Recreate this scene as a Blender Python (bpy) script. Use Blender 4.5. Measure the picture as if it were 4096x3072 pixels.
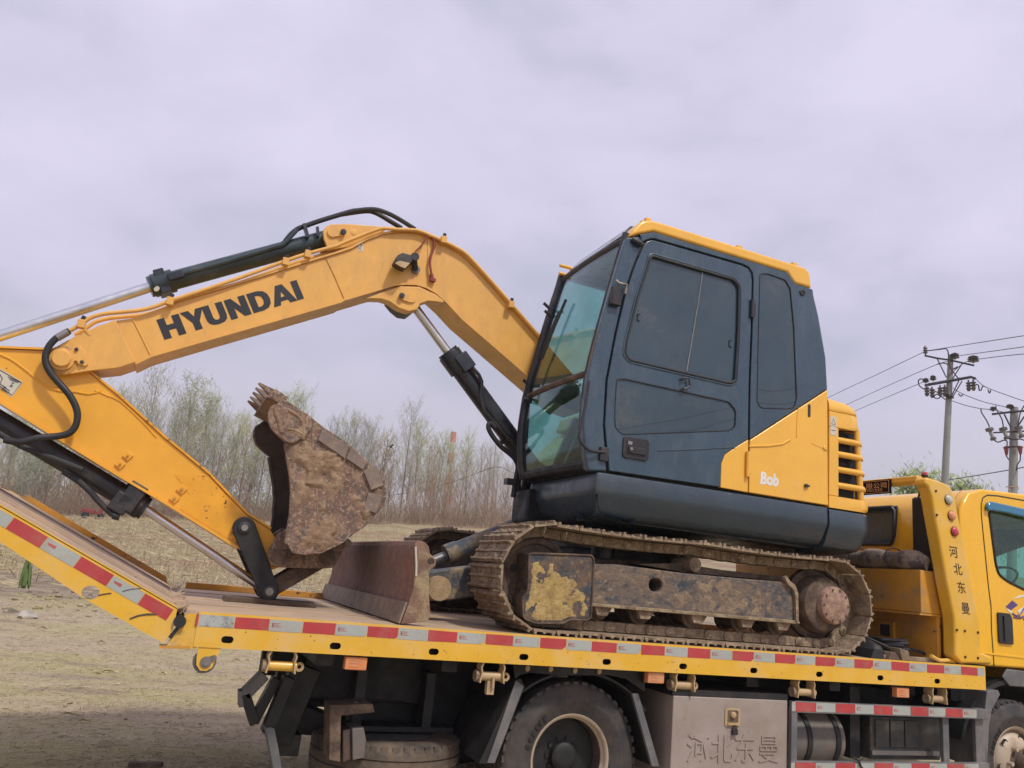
import bpy, bmesh, math, random
from mathutils import Vector, Matrix, noise
rad = math.radians
for _o in list(bpy.data.objects): bpy.data.objects.remove(_o)
SC = bpy.context.scene
COL = SC.collection

# ------------------------------------------------------------ camera
CAM = Vector((-0.342, -3.923, 1.278))
RR = Vector((0.91595607, -0.39030004, 0.09322209))      # right
FF = Vector((0.3612874, 0.90320959, 0.23169776))        # forward
FF.normalize(); RR = (RR - FF * RR.dot(FF)).normalized()
UU = RR.cross(FF)                                        # up
FPX = 3251.2
cd = bpy.data.cameras.new('camera'); cam = bpy.data.objects.new('camera', cd); COL.objects.link(cam)
cd.sensor_width = 36; cd.lens = 36 * FPX / 4096; cd.clip_start = 0.05; cd.clip_end = 6000
m = Matrix((RR, UU, -FF)).transposed().to_4x4(); m.translation = CAM
cam.matrix_world = m
SC.camera = cam

# ------------------------------------------------------------ sky and sun
SUN_DIR = Vector((0.22, -0.62, 0.95)).normalized()       # towards the sun
w = bpy.data.worlds.new('World'); SC.world = w; w.use_nodes = True
nt = w.node_tree; nt.nodes.clear()
def wn(t): return nt.nodes.new(t)
tc = wn('ShaderNodeTexCoord'); mp = wn('ShaderNodeMapping'); mp.inputs['Scale'].default_value = (1.0, 1.0, 1.9)
mp.inputs['Rotation'].default_value = (0.1, 0.35, 0.5); mp.inputs['Location'].default_value = (1.7, 0.4, 0.9)
nt.links.new(tc.outputs['Generated'], mp.inputs['Vector'])
n1 = wn('ShaderNodeTexNoise'); n1.inputs['Scale'].default_value = 2.4; n1.inputs['Detail'].default_value = 8; n1.inputs['Roughness'].default_value = 0.54; n1.inputs['Distortion'].default_value = 0.15
nt.links.new(mp.outputs[0], n1.inputs['Vector'])
cr = wn('ShaderNodeValToRGB'); nt.links.new(n1.outputs['Fac'], cr.inputs['Fac'])
e = cr.color_ramp.elements
e[0].position = 0.36; e[0].color = (0.405, 0.408, 0.520, 1)
e[1].position = 0.62; e[1].color = (0.585, 0.550, 0.700, 1)
el = e.new(0.43); el.color = (0.475, 0.458, 0.582, 1)
el = e.new(0.47); el.color = (0.515, 0.488, 0.625, 1)
# the overcast veil turns greyer through the thick air near the horizon
sx = wn('ShaderNodeSeparateXYZ'); nt.links.new(tc.outputs['Generated'], sx.inputs[0])
mr = wn('ShaderNodeMapRange'); mr.inputs['From Min'].default_value = 0.0; mr.inputs['From Max'].default_value = 0.30
mr.inputs['To Min'].default_value = 1.0; mr.inputs['To Max'].default_value = 0.0; mr.interpolation_type = 'SMOOTHSTEP'
nt.links.new(sx.outputs['Z'], mr.inputs['Value'])
hz = wn('ShaderNodeMixRGB'); hz.inputs[2].default_value = (0.470, 0.465, 0.490, 1)
nt.links.new(mr.outputs[0], hz.inputs[0]); nt.links.new(cr.outputs[0], hz.inputs[1])
sk = wn('ShaderNodeTexSky'); sk.sky_type = 'NISHITA'; sk.sun_disc = False
sk.sun_elevation = math.asin(SUN_DIR.z); sk.sun_rotation = math.atan2(SUN_DIR.x, SUN_DIR.y)
sk.dust_density = 4; sk.air_density = 1.2
up10 = wn('ShaderNodeVectorMath'); up10.operation = 'SCALE'; up10.inputs['Scale'].default_value = 10
nt.links.new(hz.outputs[0], up10.inputs[0])
mx = wn('ShaderNodeMixRGB'); mx.inputs[0].default_value = 0.93
nt.links.new(sk.outputs[0], mx.inputs[1]); nt.links.new(up10.outputs[0], mx.inputs[2])
bg = wn('ShaderNodeBackground'); bg.inputs['Strength'].default_value = 0.1
nt.links.new(mx.outputs[0], bg.inputs[0])
wo = wn('ShaderNodeOutputWorld'); nt.links.new(bg.outputs[0], wo.inputs[0])
ld = bpy.data.lights.new('sun', 'SUN'); ld.energy = 2.0; ld.angle = rad(5); ld.color = (1, 0.955, 0.88)
lo = bpy.data.objects.new('sun', ld); COL.objects.link(lo)
lo.rotation_euler = SUN_DIR.to_track_quat('Z', 'Y').to_euler(); lo.location = (0, -10, 20)
vs = SC.view_settings
vs.view_transform = 'Standard'; vs.look = 'None'; vs.gamma = 1; vs.use_curve_mapping = False
vs.exposure = 0.50

# ------------------------------------------------------------ pixels -> places
ZT = {'A': (0, 700, .6329), 'B': (1200, 700, .5425), 'C': (2000, 800, .7233), 'D': (900, 1450, .4521), 'E': (1200, 2000, .5425),
      'F': (2300, 1950, .5877), 'G': (3200, 1800, .40506), 'H': (3200, 2400, .40506), 'I': (0, 1900, .4521), 'J': (700, 2322, .4521),
      'K': (1600, 2322, .4521), 'L': (2500, 2322, .4521), 'M': (3300, 1250, .4218), 'N': (400, 1450, .7685), 'P': (2000, 1700, .7233),
      'O': (0, 0, 1.0)}
def ray(k, x, y):
    a, b, s = ZT[k]
    return FF + RR * ((a + x * s - 2048) / FPX) - UU * ((b + y * s - 1536) / FPX)
def onY(k, x, y, Y):
    v = ray(k, x, y); return CAM + v * ((Y - CAM.y) / v.y)
def onX(k, x, y, X):
    v = ray(k, x, y); return CAM + v * ((X - CAM.x) / v.x)
def onZ(k, x, y, Z):
    v = ray(k, x, y); return CAM + v * ((Z - CAM.z) / v.z)
def atD(k, x, y, D):
    v = ray(k, x, y); return CAM + v * (D / math.hypot(v.x, v.y))
def XZ(k, pts, Y):
    return [(p.x, p.z) for p in (onY(k, x, y, Y) for x, y in pts)]
def PY(k, pts, Y):
    return [onY(k, x, y, Y) for x, y in pts]

# ------------------------------------------------------------ mesh helpers
class MB:
    def __init__(s): s.v = []; s.f = []; s.mi = []
    def add(s, vs, fs):
        b = len(s.v); s.v += [Vector(q) for q in vs]; s.f += [tuple(b + i for i in f) for f in fs]; return s
    def box(s, x0, x1, y0, y1, z0, z1):
        return s.add([(x0,y0,z0),(x1,y0,z0),(x1,y1,z0),(x0,y1,z0),(x0,y0,z1),(x1,y0,z1),(x1,y1,z1),(x0,y1,z1)],
                     [(3,2,1,0),(4,5,6,7),(0,1,5,4),(1,2,6,5),(2,3,7,6),(3,0,4,7)])
    def obox(s, c, ax, ay, az):       # oriented box: centre and three half vectors
        c, ax, ay, az = Vector(c), Vector(ax), Vector(ay), Vector(az)
        P = [c + ax*i + ay*j + az*k for k in (-1,1) for i, j in ((-1,-1),(1,-1),(1,1),(-1,1))]
        return s.add(P, [(3,2,1,0),(4,5,6,7),(0,1,5,4),(1,2,6,5),(2,3,7,6),(3,0,4,7)])
    def bar(s, a, b, wy, wt):         # rectangular bar between two points, width along Y, thickness across
        a, b = Vector(a), Vector(b); d = (b - a); L = d.length; d.normalize()
        y = Vector((0,1,0)); y = (y - d * y.dot(d))
        if y.length < .2: y = Vector((1,0,0))
        y.normalize(); t = d.cross(y)
        return s.obox((a+b)/2, d*L/2, y*wy/2, t*wt/2)
    def prism(s, poly, y0, y1):       # polygon in XZ pushed along Y
        n = len(poly)
        ar = sum(poly[i][0]*poly[(i+1)%n][1]-poly[(i+1)%n][0]*poly[i][1] for i in range(n))
        if ar < 0: poly = poly[::-1]
        vs = [(x,y0,z) for x,z in poly] + [(x,y1,z) for x,z in poly]
        fs = [tuple(range(n)), tuple(range(2*n-1, n-1, -1))] + [(i, n+i, n+(i+1)%n, (i+1)%n) for i in range(n)]
        return s.add(vs, fs)
    def prismX(s, poly, x0, x1):      # polygon in YZ pushed along X
        n = len(poly)
        ar = sum(poly[i][0]*poly[(i+1)%n][1]-poly[(i+1)%n][0]*poly[i][1] for i in range(n))
        if ar > 0: poly = poly[::-1]
        vs = [(x0,y,z) for y,z in poly] + [(x1,y,z) for y,z in poly]
        fs = [tuple(range(n)), tuple(range(2*n-1, n-1, -1))] + [(i, n+i, n+(i+1)%n, (i+1)%n) for i in range(n)]
        return s.add(vs, fs)
    def strip(s, pts, y0, y1, th):    # plate along an XZ polyline, thickness th to the left of travel
        n = len(pts); P = [Vector((x,z)) for x,z in pts]; off = []
        for i in range(n):
            d = (P[min(i+1,n-1)] - P[max(i-1,0)]).normalized(); off.append(P[i] + Vector((-d.y, d.x))*th)
        return s.prism([tuple(q) for q in P] + [tuple(q) for q in off[::-1]], y0, y1)
    def rings(s, R, cap=True, close=False):
        n = len(R[0]); b = len(s.v)
        for r in R: s.v += [Vector(q) for q in r]
        m_ = len(R)
        for i in range(m_ if close else m_-1):
            j = (i+1) % m_
            for k in range(n): s.f.append((b+i*n+k, b+i*n+(k+1)%n, b+j*n+(k+1)%n, b+j*n+k))
        if cap and not close:
            s.f.append(tuple(b+k for k in range(n-1,-1,-1))); s.f.append(tuple(b+(m_-1)*n+k for k in range(n)))
        return s
    def lathe(s, prof, c, ax, n=24, cap=True):   # prof: (radius, offset along axis)
        c = Vector(c); ax = Vector(ax).normalized()
        u = ax.orthogonal().normalized(); v = ax.cross(u)
        return s.rings([[c + ax*h + (u*math.cos(2*math.pi*k/n) + v*math.sin(2*math.pi*k/n))*max(r,1e-4) for k in range(n)] for r, h in prof], cap)
    def cyl(s, a, b, r, r2=None, n=16):
        a, b = Vector(a), Vector(b)
        return s.lathe([(r,0),(r if r2 is None else r2,(b-a).length)], a, b-a, n)
    def tube(s, pts, r, n=8, sub=0):
        P = [Vector(q) for q in pts]
        for _ in range(sub):          # Catmull-Rom refinement
            Q = []
            for i in range(len(P)-1):
                p0, p1, p2, p3 = P[max(i-1,0)], P[i], P[i+1], P[min(i+2,len(P)-1)]
                Q.append(p1); Q.append((p1*9 + p2*9 - p0 - p3)/16)
            P = Q + [P[-1]]
        up = None; R = []
        for i in range(len(P)):
            d = (P[min(i+1,len(P)-1)] - P[max(i-1,0)]).normalized()
            if up is None: up = d.orthogonal().normalized()
            up = (up - d*up.dot(d)).normalized(); v = d.cross(up)
            rr = r if not isinstance(r,(list,tuple)) else r[0] + (r[1]-r[0])*i/(len(P)-1)
            R.append([P[i] + (up*math.cos(2*math.pi*k/n) + v*math.sin(2*math.pi*k/n))*rr for k in range(n)])
        return s.rings(R)
    def grid(s, rows):
        b = len(s.v); n = len(rows[0])
        for r in rows: s.v += [Vector(q) for q in r]
        for i in range(len(rows)-1):
            for k in range(n-1): s.f.append((b+i*n+k, b+i*n+k+1, b+(i+1)*n+k+1, b+(i+1)*n+k))
        return s
    def merge(s, o): return s.add(o.v, o.f)
    def move(s, d): d = Vector(d); s.v = [q + d for q in s.v]; return s
    def mesh(s, name, off=(0,0,0), smooth=35):
        me = bpy.data.meshes.new(name); off = Vector(off)
        me.from_pydata([tuple(q - off) for q in s.v], [], s.f); me.update()
        if smooth:
            me.polygons.foreach_set('use_smooth', [True]*len(me.polygons))
            try: me.set_sharp_from_angle(angle=rad(smooth))
            except Exception: pass
        return me
def cut(mb, *cutters):                # real openings: exact boolean, applied at once
    a = bpy.data.objects.new('t', mb.mesh('t', smooth=0)); COL.objects.link(a); tmp = [a]
    for c in cutters:
        o = bpy.data.objects.new('t', c.mesh('t', smooth=0)); COL.objects.link(o); tmp.append(o)
        md = a.modifiers.new('b','BOOLEAN'); md.operation = 'DIFFERENCE'; md.solver = 'EXACT'; md.object = o
    dg = bpy.context.evaluated_depsgraph_get(); me = bpy.data.meshes.new_from_object(a.evaluated_get(dg))
    out = MB(); out.add([v.co for v in me.vertices], [tuple(p.vertices) for p in me.polygons])
    for o in tmp: bpy.data.objects.remove(o)
    return out
def rrect(cx, cz, w_, h_, r, n=4):    # rounded rectangle in XZ
    P = []
    for sx_, sz_, a0 in ((1,1,0),(-1,1,90),(-1,-1,180),(1,-1,270)):
        for k in range(n+1):
            a = rad(a0 + 90*k/n); P.append((cx + sx_*(w_/2-r) + r*math.cos(a), cz + sz_*(h_/2-r) + r*math.sin(a)))
    return P
def roundpoly(P, r, n=3):             # round the corners of an XZ polygon
    out = []; N = len(P)
    for i in range(N):
        p = Vector(P[i]); a = Vector(P[i-1]) - p; b = Vector(P[(i+1)%N]) - p
        d = min(r, a.length*.45, b.length*.45); A = p + a.normalized()*d; B = p + b.normalized()*d
        for k in range(n+1):
            t = k/n; out.append(tuple(A*(1-t)**2 + p*2*t*(1-t) + B*t*t))
    return out
def shrink(P, d):                     # crude inset of an XZ polygon
    N = len(P); ar = sum(P[i][0]*P[(i+1)%N][1]-P[(i+1)%N][0]*P[i][1] for i in range(N)); sg = 1 if ar > 0 else -1
    out = []
    for i in range(N):
        t = (Vector(P[(i+1)%N]) - Vector(P[i-1])).normalized(); out.append((P[i][0] - t.y*d*sg, P[i][1] + t.x*d*sg))
    return out

def root_of(o):
    while o.parent: o = o.parent
    return o
def thing(name, label, cat, loc=(0,0,0), group=None):
    o = bpy.data.objects.new(name, None); COL.objects.link(o); o.location = loc; o.empty_display_size = .2
    o['label'] = label; o['category'] = cat
    if group: o['group'] = group
    return o
def part(name, mb, mat, parent=None, bevel=0, smooth=35, label=None, kind=None):
    off = Vector(root_of(parent).location) if parent else Vector((0,0,0))
    me = mb.mesh(name, off, smooth); me.materials.append(mat)
    o = bpy.data.objects.new(name, me); COL.objects.link(o)
    if parent: o.parent = parent
    if bevel:
        md = o.modifiers.new('bevel','BEVEL'); md.width = bevel; md.segments = 2; md.limit_method = 'ANGLE'; md.angle_limit = rad(40); md.harden_normals = True
    if label: o['label'] = label
    if kind: o['kind'] = kind
    return o
def solo(name, mb, mat, label, cat, group=None, bevel=0, smooth=35):
    c = Vector((sum(q.x for q in mb.v)/len(mb.v), sum(q.y for q in mb.v)/len(mb.v), min(q.z for q in mb.v)))
    me = mb.mesh(name, c, smooth); me.materials.append(mat)
    o = bpy.data.objects.new(name, me); COL.objects.link(o); o.location = c
    o['label'] = label; o['category'] = cat
    if group: o['group'] = group
    if bevel:
        md = o.modifiers.new('bevel','BEVEL'); md.width = bevel; md.segments = 2; md.limit_method = 'ANGLE'; md.angle_limit = rad(40); md.harden_normals = True
    return o
def text_mb(s, origin, right, up, size, th=.002, bold=0.0):
    cu = bpy.data.curves.new('t','FONT'); cu.body = s; cu.size = 1; cu.extrude = 0; cu.offset = bold; cu.resolution_u = 3
    o = bpy.data.objects.new('t', cu); COL.objects.link(o)
    dg = bpy.context.evaluated_depsgraph_get(); dg.update()
    me = bpy.data.meshes.new_from_object(o.evaluated_get(dg))
    bm = bmesh.new(); bm.from_mesh(me)
    r = bmesh.ops.extrude_face_region(bm, geom=bm.faces[:]); 
    for q in r['geom']:
        if isinstance(q, bmesh.types.BMVert): q.co.z += 1.0
    bm.verts.ensure_lookup_table(); bm.verts.index_update()
    right, up = Vector(right), Vector(up); nrm = right.cross(up).normalized(); origin = Vector(origin)
    out = MB(); out.add([origin + right*v.co.x*size + up*v.co.y*size + nrm*v.co.z*th for v in bm.verts], [tuple(v.index for v in f.verts) for f in bm.faces])
    bm.free(); bpy.data.objects.remove(o)
    return out

# ------------------------------------------------------------ materials
def NEW(name):
    ma = bpy.data.materials.new(name); ma.use_nodes = True; t = ma.node_tree
    return ma, t, t.nodes['Principled BSDF']
def c4(c): return (c[0], c[1], c[2], 1)
def mk(name, col, rough=.5, metal=0, var=.12, vscale=5, dirt=None, amt=.35, dscale=3, dsoft=.12, stretch=None, spots=None, sthr=.66, sscale=25,
       bump=0, bscale=60, coat=0, rvar=.12, spec=.5):
    ma, t, b = NEW(name); N = t.nodes.new; L = t.links.new
    g = N('ShaderNodeNewGeometry'); pos = g.outputs['Position']
    if stretch:
        mpn = N('ShaderNodeMapping'); mpn.inputs['Scale'].default_value = stretch; L(pos, mpn.inputs[0]); pos_s = mpn.outputs[0]
    else: pos_s = pos
    def nz(sc, det=5, rg=.6, p=pos):
        q = N('ShaderNodeTexNoise'); q.inputs['Scale'].default_value = sc; q.inputs['Detail'].default_value = det; q.inputs['Roughness'].default_value = rg; L(p, q.inputs['Vector']); return q.outputs['Fac']
    def ramp(f, lo, hi, a=0, z=1):
        q = N('ShaderNodeMapRange'); q.interpolation_type = 'SMOOTHSTEP'
        q.inputs['From Min'].default_value = lo; q.inputs['From Max'].default_value = hi; q.inputs['To Min'].default_value = a; q.inputs['To Max'].default_value = z
        L(f, q.inputs['Value']); return q.outputs[0]
    def mix(f, a, c):
        q = N('ShaderNodeMixRGB')
        if isinstance(f,(int,float)): q.inputs[0].default_value = f
        else: L(f, q.inputs[0])
        for i, v in ((1,a),(2,c)):
            if isinstance(v, tuple): q.inputs[i].default_value = c4(v)
            else: L(v, q.inputs[i])
        return q.outputs[0]
    lo_ = tuple(max(0,x*(1-var)) for x in col); hi_ = tuple(min(1,x*(1+var)) for x in col)
    cc = mix(ramp(nz(vscale), .3, .7), lo_, hi_)
    rsock = None
    if dirt:
        layers = dirt if isinstance(dirt, list) else [(dirt, amt, dscale)]
        for i, (dc, am, ds) in enumerate(layers):
            th = 1 - am
            f = ramp(nz(ds, 9, .76, pos_s), .25 + .5*th - dsoft/2, .25 + .5*th + dsoft/2)
            cc = mix(f, cc, dc); rsock = f
    if spots:
        f = ramp(nz(sscale, 3, .55), sthr, sthr + .05); cc = mix(f, cc, spots)
    L(cc, b.inputs['Base Color'])
    rr = ramp(nz(vscale*2.3), .3, .7, max(.03, rough-rvar), min(1, rough+rvar))
    if rsock is not None and not metal:
        q = N('ShaderNodeMath'); q.operation = 'MAXIMUM'; L(rr, q.inputs[0]); L(ramp(rsock, 0, 1, 0, .75), q.inputs[1]); rr = q.outputs[0]
    L(rr, b.inputs['Roughness']); b.inputs['Metallic'].default_value = metal
    b.inputs['Specular IOR Level'].default_value = spec
    if coat: b.inputs['Coat Weight'].default_value = coat; b.inputs['Coat Roughness'].default_value = .12
    if bump:
        q = N('ShaderNodeBump'); q.inputs['Strength'].default_value = min(1, bump); q.inputs['Distance'].default_value = .01*max(1, bump)
        L(nz(bscale, 6, .65, pos_s), q.inputs['Height']); L(q.outputs[0], b.inputs['Normal'])
    return ma
DUST = (.40, .31, .21)
M = {}
M['boom'] = mk('orange yellow paint', (.74,.395,.085), .42, bump=.10, bscale=5, var=.05, dirt=[((.60,.33,.09),.32,4)], dsoft=.3, stretch=(2.2,1,.7), spots=(.24,.12,.04), sthr=.72, sscale=26, coat=.15)
M['stick'] = mk('worn orange paint', (.79,.38,.028), .38, bump=.10, bscale=5, var=.06, dirt=[((.60,.36,.10),.2,2.4)], dsoft=.3, spots=(.16,.07,.03), sthr=.73, sscale=26, coat=.2)
M['stickworn'] = mk('rust bitten orange paint', (.77,.36,.025), .45, var=.1, dirt=[((.16,.07,.03),.30,16)], dsoft=.06, spots=(.09,.045,.025), sthr=.66, sscale=30)
M['panel'] = mk('machine yellow paint', (.80,.43,.050), .33, bump=.08, bscale=4, var=.04, dirt=[((.65,.42,.16),.15,2)], dsoft=.35, coat=.3)
M['truck'] = mk('truck yellow paint', (.74,.42,.030), .42, var=.06, dirt=[((.62,.43,.19),.34,2.5),((.50,.33,.12),.15,9)], dsoft=.3, spots=(.18,.10,.03), sthr=.735, sscale=38, coat=.15)
M['truckcab'] = mk('cab yellow enamel', (.83,.445,.008), .28, var=.03, dirt=[((.65,.45,.15),.1,2)], dsoft=.3, coat=.5)
M['truckdull'] = mk('dull scratched yellow paint', (.55,.26,.028), .5, var=.12, dirt=[((.34,.21,.10),.42,3.5)], dsoft=.2, spots=(.07,.04,.025), sthr=.66, sscale=14)
M['slate'] = mk('slate blue paint', (.028,.058,.090), .30, var=.10, dirt=[((.056,.092,.120),.34,2.4),((.11,.115,.115),.17,9)], dsoft=.30, stretch=(1.6,1,.5), coat=.4, bump=.10, bscale=3, spots=(.16,.16,.15), sthr=.745, sscale=34)
M['slatelow'] = mk('scuffed slate paint', (.030,.050,.070), .36, bump=.15, bscale=4, var=.1, dirt=[((.075,.072,.066),.26,4)], dsoft=.3, stretch=(.5,1,3), spots=(.30,.26,.22), sthr=.755, sscale=24, coat=.2)
M['film'] = mk('dark window film', (.031,.060,.082), .12, var=.1, vscale=2, dirt=[((.075,.085,.095),.3,3)], dsoft=.4, coat=.2, rvar=.06)
M['rubber'] = mk('black rubber', (.018,.018,.020), .55, var=.2)
M['black'] = mk('black painted steel', (.018,.018,.021), .45, var=.25, dirt=[((.10,.08,.06),.2,6)], dsoft=.3)
M['chassis'] = mk('dusty black chassis', (.011,.011,.012), .6, var=.25, dirt=[((.036,.030,.025),.30,5)], dsoft=.3)
M['cyl'] = mk('black blue cylinder paint', (.016,.020,.030), .35, var=.2, dirt=[((.055,.055,.06),.25,5)], dsoft=.3, coat=.2)
M['teal'] = mk('dark teal cylinder paint', (.017,.036,.042), .38, var=.2, dirt=[((.06,.07,.07),.25,5)], dsoft=.3, coat=.2)
M['chrome'] = mk('chromed rod', (.60,.61,.63), .34, 1, var=.06)
M['steel'] = mk('worn grey steel', (.26,.25,.24), .45, .6, var=.2, dirt=[((.20,.15,.11),.35,9)], dsoft=.2)
M['bolt'] = mk('dark bolt steel', (.05,.048,.05), .4, .5, var=.2)
M['mud'] = mk('dry mud on steel', (.27,.20,.135), .9, var=.28, vscale=16, dirt=[((.14,.095,.065),.36,10),((.42,.335,.225),.34,22)], dsoft=.18, bump=.9, bscale=55, spec=.2)
M['mudlight'] = mk('pale dried mud', (.30,.235,.145), .95, var=.25, vscale=18, dirt=[((.17,.12,.08),.4,14)], dsoft=.2, bump=1, bscale=50, spec=.2)
M['muddark'] = mk('dark muddy steel', (.10,.070,.052), .8, var=.3, vscale=12, dirt=[((.21,.15,.10),.38,9)], dsoft=.25, bump=.6, bscale=60, spec=.3)
M['bucket'] = mk('muddy rusted bucket steel', (.19,.115,.085), .75, var=.3, vscale=9, dirt=[((.29,.19,.13),.46,12),((.125,.095,.080),.44,22),((.38,.305,.22),.38,45),((.24,.11,.075),.25,26)], dsoft=.12, bump=.9, bscale=45, spec=.25)
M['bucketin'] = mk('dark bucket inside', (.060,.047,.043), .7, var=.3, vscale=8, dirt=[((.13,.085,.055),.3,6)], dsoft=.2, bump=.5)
M['bucketmud'] = mk('caked tan mud', (.30,.205,.135), .95, var=.22, vscale=14, dirt=[((.23,.15,.085),.4,12),((.42,.33,.2),.25,25)], dsoft=.2, bump=1, bscale=40, spec=.2)
M['wear'] = mk('worn wear plate', (.21,.165,.135), .6, var=.15, vscale=9, dirt=[((.27,.15,.11),.28,6),((.32,.25,.18),.3,12)], dsoft=.25, bump=.4, spec=.3)
M['blade'] = mk('rusty scraped blade', (.225,.110,.084), .78, var=.16, vscale=11, dirt=[((.185,.145,.128),.52,1.3),((.30,.20,.13),.24,16),((.14,.075,.06),.22,24)], dsoft=.4, bump=.8, bscale=35, spec=.2)
M['bladeedge'] = mk('worn blade edge', (.20,.15,.115), .6, var=.2, vscale=9, dirt=[((.27,.20,.13),.35,9)], dsoft=.2, bump=.5)
M['bladeside'] = mk('muddy blade end plate', (.18,.10,.068), .7, var=.25, vscale=9, dirt=[((.33,.25,.14),.45,6),((.05,.09,.10),.14,9)], dsoft=.2, bump=.7)
M['frame'] = mk('scraped track frame', (.046,.056,.070), .6, var=.25, vscale=12, dirt=[((.16,.118,.088),.55,12),((.30,.24,.165),.28,34),((.38,.22,.08),.20,26)], dsoft=.22, stretch=(.7,1,1.1), bump=.6, bscale=60, spec=.3)
M['guard'] = mk('scraped idler guard paint', (.042,.055,.070), .65, var=.25, vscale=12, dirt=[((.15,.095,.065),.46,9),((.30,.21,.10),.28,26)], dsoft=.25, bump=.6, bscale=55, spec=.25)
M['guardmud'] = mk('mustard dried mud', (.40,.285,.105), .92, var=.22, vscale=16, dirt=[((.27,.17,.085),.36,14),((.48,.38,.19),.34,34)], dsoft=.25, bump=.9, bscale=60, spec=.2)
M['framemud'] = mk('smeared brown mud', (.225,.165,.115), .92, var=.24, vscale=16, dirt=[((.15,.10,.07),.36,14),((.33,.26,.17),.34,30),((.38,.23,.09),.16,22)], dsoft=.25, bump=.9, bscale=60, spec=.2)
M['hubcap'] = mk('pinkish worn drive cover', (.31,.19,.14), .75, var=.25, vscale=20, dirt=[((.38,.29,.18),.35,20)], dsoft=.15, bump=.8)
M['blue'] = mk('muddy blue grey arm', (.045,.058,.075), .6, var=.25, dirt=[((.24,.175,.10),.45,6)], dsoft=.15, bump=.5)
M['pipe'] = mk('sandy tube', (.36,.255,.14), .8, var=.2, vscale=9, dirt=[((.22,.14,.08),.35,7)], dsoft=.2, bump=.5)
M['deck'] = mk('worn deck plate', (.44,.315,.205), .7, var=.14, vscale=4, dirt=[((.55,.34,.10),.2,3),((.34,.27,.215),.40,2.3)], dsoft=.25, stretch=(.35,2.2,1), spots=(.10,.07,.05), sthr=.70, sscale=30, spec=.3, bump=.25, bscale=30)
M['red'] = mk('red reflective tape', (.43,.045,.050), .4, var=.08, dirt=[((.36,.13,.10),.28,6)], dsoft=.3, spots=(.20,.09,.07), sthr=.70, sscale=22)
M['white'] = mk('white reflective tape', (.37,.395,.365), .35, var=.06, dirt=[((.34,.30,.25),.30,6)], dsoft=.3, spots=(.16,.13,.10), sthr=.70, sscale=24)
M['tapemark'] = mk('tape print', (.42,.10,.09), .5)
M['amber'] = mk('dusty amber lens', (.66,.235,.085), .35, var=.1, dirt=[((.55,.33,.2),.35,9)], dsoft=.3)
M['redlens'] = mk('red lens', (.50,.045,.075), .22, var=.08, coat=.4)
M['whitelens'] = mk('white lens', (.47,.50,.43), .25, var=.08, dirt=[((.40,.36,.28),.3,9)], dsoft=.3, coat=.3)
M['beige'] = mk('mauve grey box paint', (.33,.275,.24), .5, var=.06, dirt=[((.27,.21,.165),.38,2.2),((.20,.15,.115),.16,9)], dsoft=.4, spots=(.16,.11,.08), sthr=.75, sscale=20)
M['tan'] = mk('dusty tan metal', (.47,.33,.17), .5, var=.12, dirt=[((.34,.24,.15),.35,9)], dsoft=.25)
M['grey'] = mk('dusty grey steel', (.125,.125,.13), .5, var=.15, dirt=[((.22,.19,.165),.35,5)], dsoft=.3)
M['tank'] = mk('dusty tank', (.12,.115,.11), .55, var=.15, dirt=[((.20,.15,.115),.45,3)], dsoft=.3)
M['battery'] = mk('battery box', (.035,.040,.040), .5, var=.2, dirt=[((.10,.075,.055),.35,5)], dsoft=.3)
M['tyre'] = mk('dusty tyre rubber', (.030,.029,.030), .75, var=.2, dirt=[((.095,.075,.062),.42,3.5)], dsoft=.35, bump=.2)
M['tyremud'] = mk('muddy spare tyre', (.060,.050,.043), .85, var=.2, dirt=[((.16,.115,.078),.50,5)], dsoft=.3, bump=.4)
M['rim'] = mk('cream wheel rim', (.46,.375,.27), .5, var=.08, dirt=[((.25,.15,.09),.25,7)], dsoft=.25)
M['rimin'] = mk('rusty wheel dish', (.075,.055,.045), .7, var=.25, dirt=[((.17,.09,.05),.3,8)], dsoft=.25)
M['tarp'] = mk('camouflage tarpaulin', (.235,.185,.145), .85, var=.25, vscale=9, dirt=[((.085,.07,.075),.40,7),((.30,.25,.18),.28,11)], dsoft=.12, bump=.6, bscale=40)
M['wood'] = mk('dark old plank', (.115,.075,.050), .85, var=.25, vscale=9, stretch=(1,9,9), dirt=[((.19,.135,.09),.35,5)], dsoft=.2, bump=.5)
M['visor'] = mk('blue wind visor', (.02,.16,.30), .15, var=.05, coat=.6)
M['label'] = mk('cream decal', (.56,.53,.44), .5, var=.05)
M['ink'] = mk('dark ink', (.018,.020,.026), .5, var=.05)
M['inkbrown'] = mk('brown black lettering', (.05,.028,.012), .5, var=.05)
M['gold'] = mk('gold lettering', (.60,.36,.22), .5, var=.1)
M['sign'] = mk('black sign plate', (.010,.008,.008), .7, var=.1, spec=.1)
M['stickerwhite'] = mk('white sticker', (.72,.71,.70), .45, var=.04)
M['purple'] = mk('purple emblem', (.10,.055,.20), .4, var=.1)
M['redpart'] = mk('red connector', (.22,.035,.03), .5, var=.1)
M['concrete'] = mk('concrete pole', (.30,.30,.275), .9, var=.1, vscale=3, dirt=[((.24,.235,.22),.35,1.5)], dsoft=.3, spec=.2)
M['wire'] = mk('dark cable', (.04,.038,.045), .6, var=.1)
M['insul'] = mk('brown grey insulator', (.10,.085,.08), .35, var=.2)
M['seat'] = mk('dark seat cloth', (.03,.03,.034), .8, var=.2)
M['straw'] = mk('pale straw', (.46,.385,.225), .85, var=.25, vscale=3)
M['whitestain'] = mk('sooty white tape', (.37,.395,.365), .4, dirt=[((.05,.045,.04),.36,14)], dsoft=.2)
M['truckstain'] = mk('stained yellow paint', (.70,.40,.035), .5, var=.08, dirt=[((.16,.11,.06),.30,12),((.55,.38,.17),.35,5)], dsoft=.2)
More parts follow.
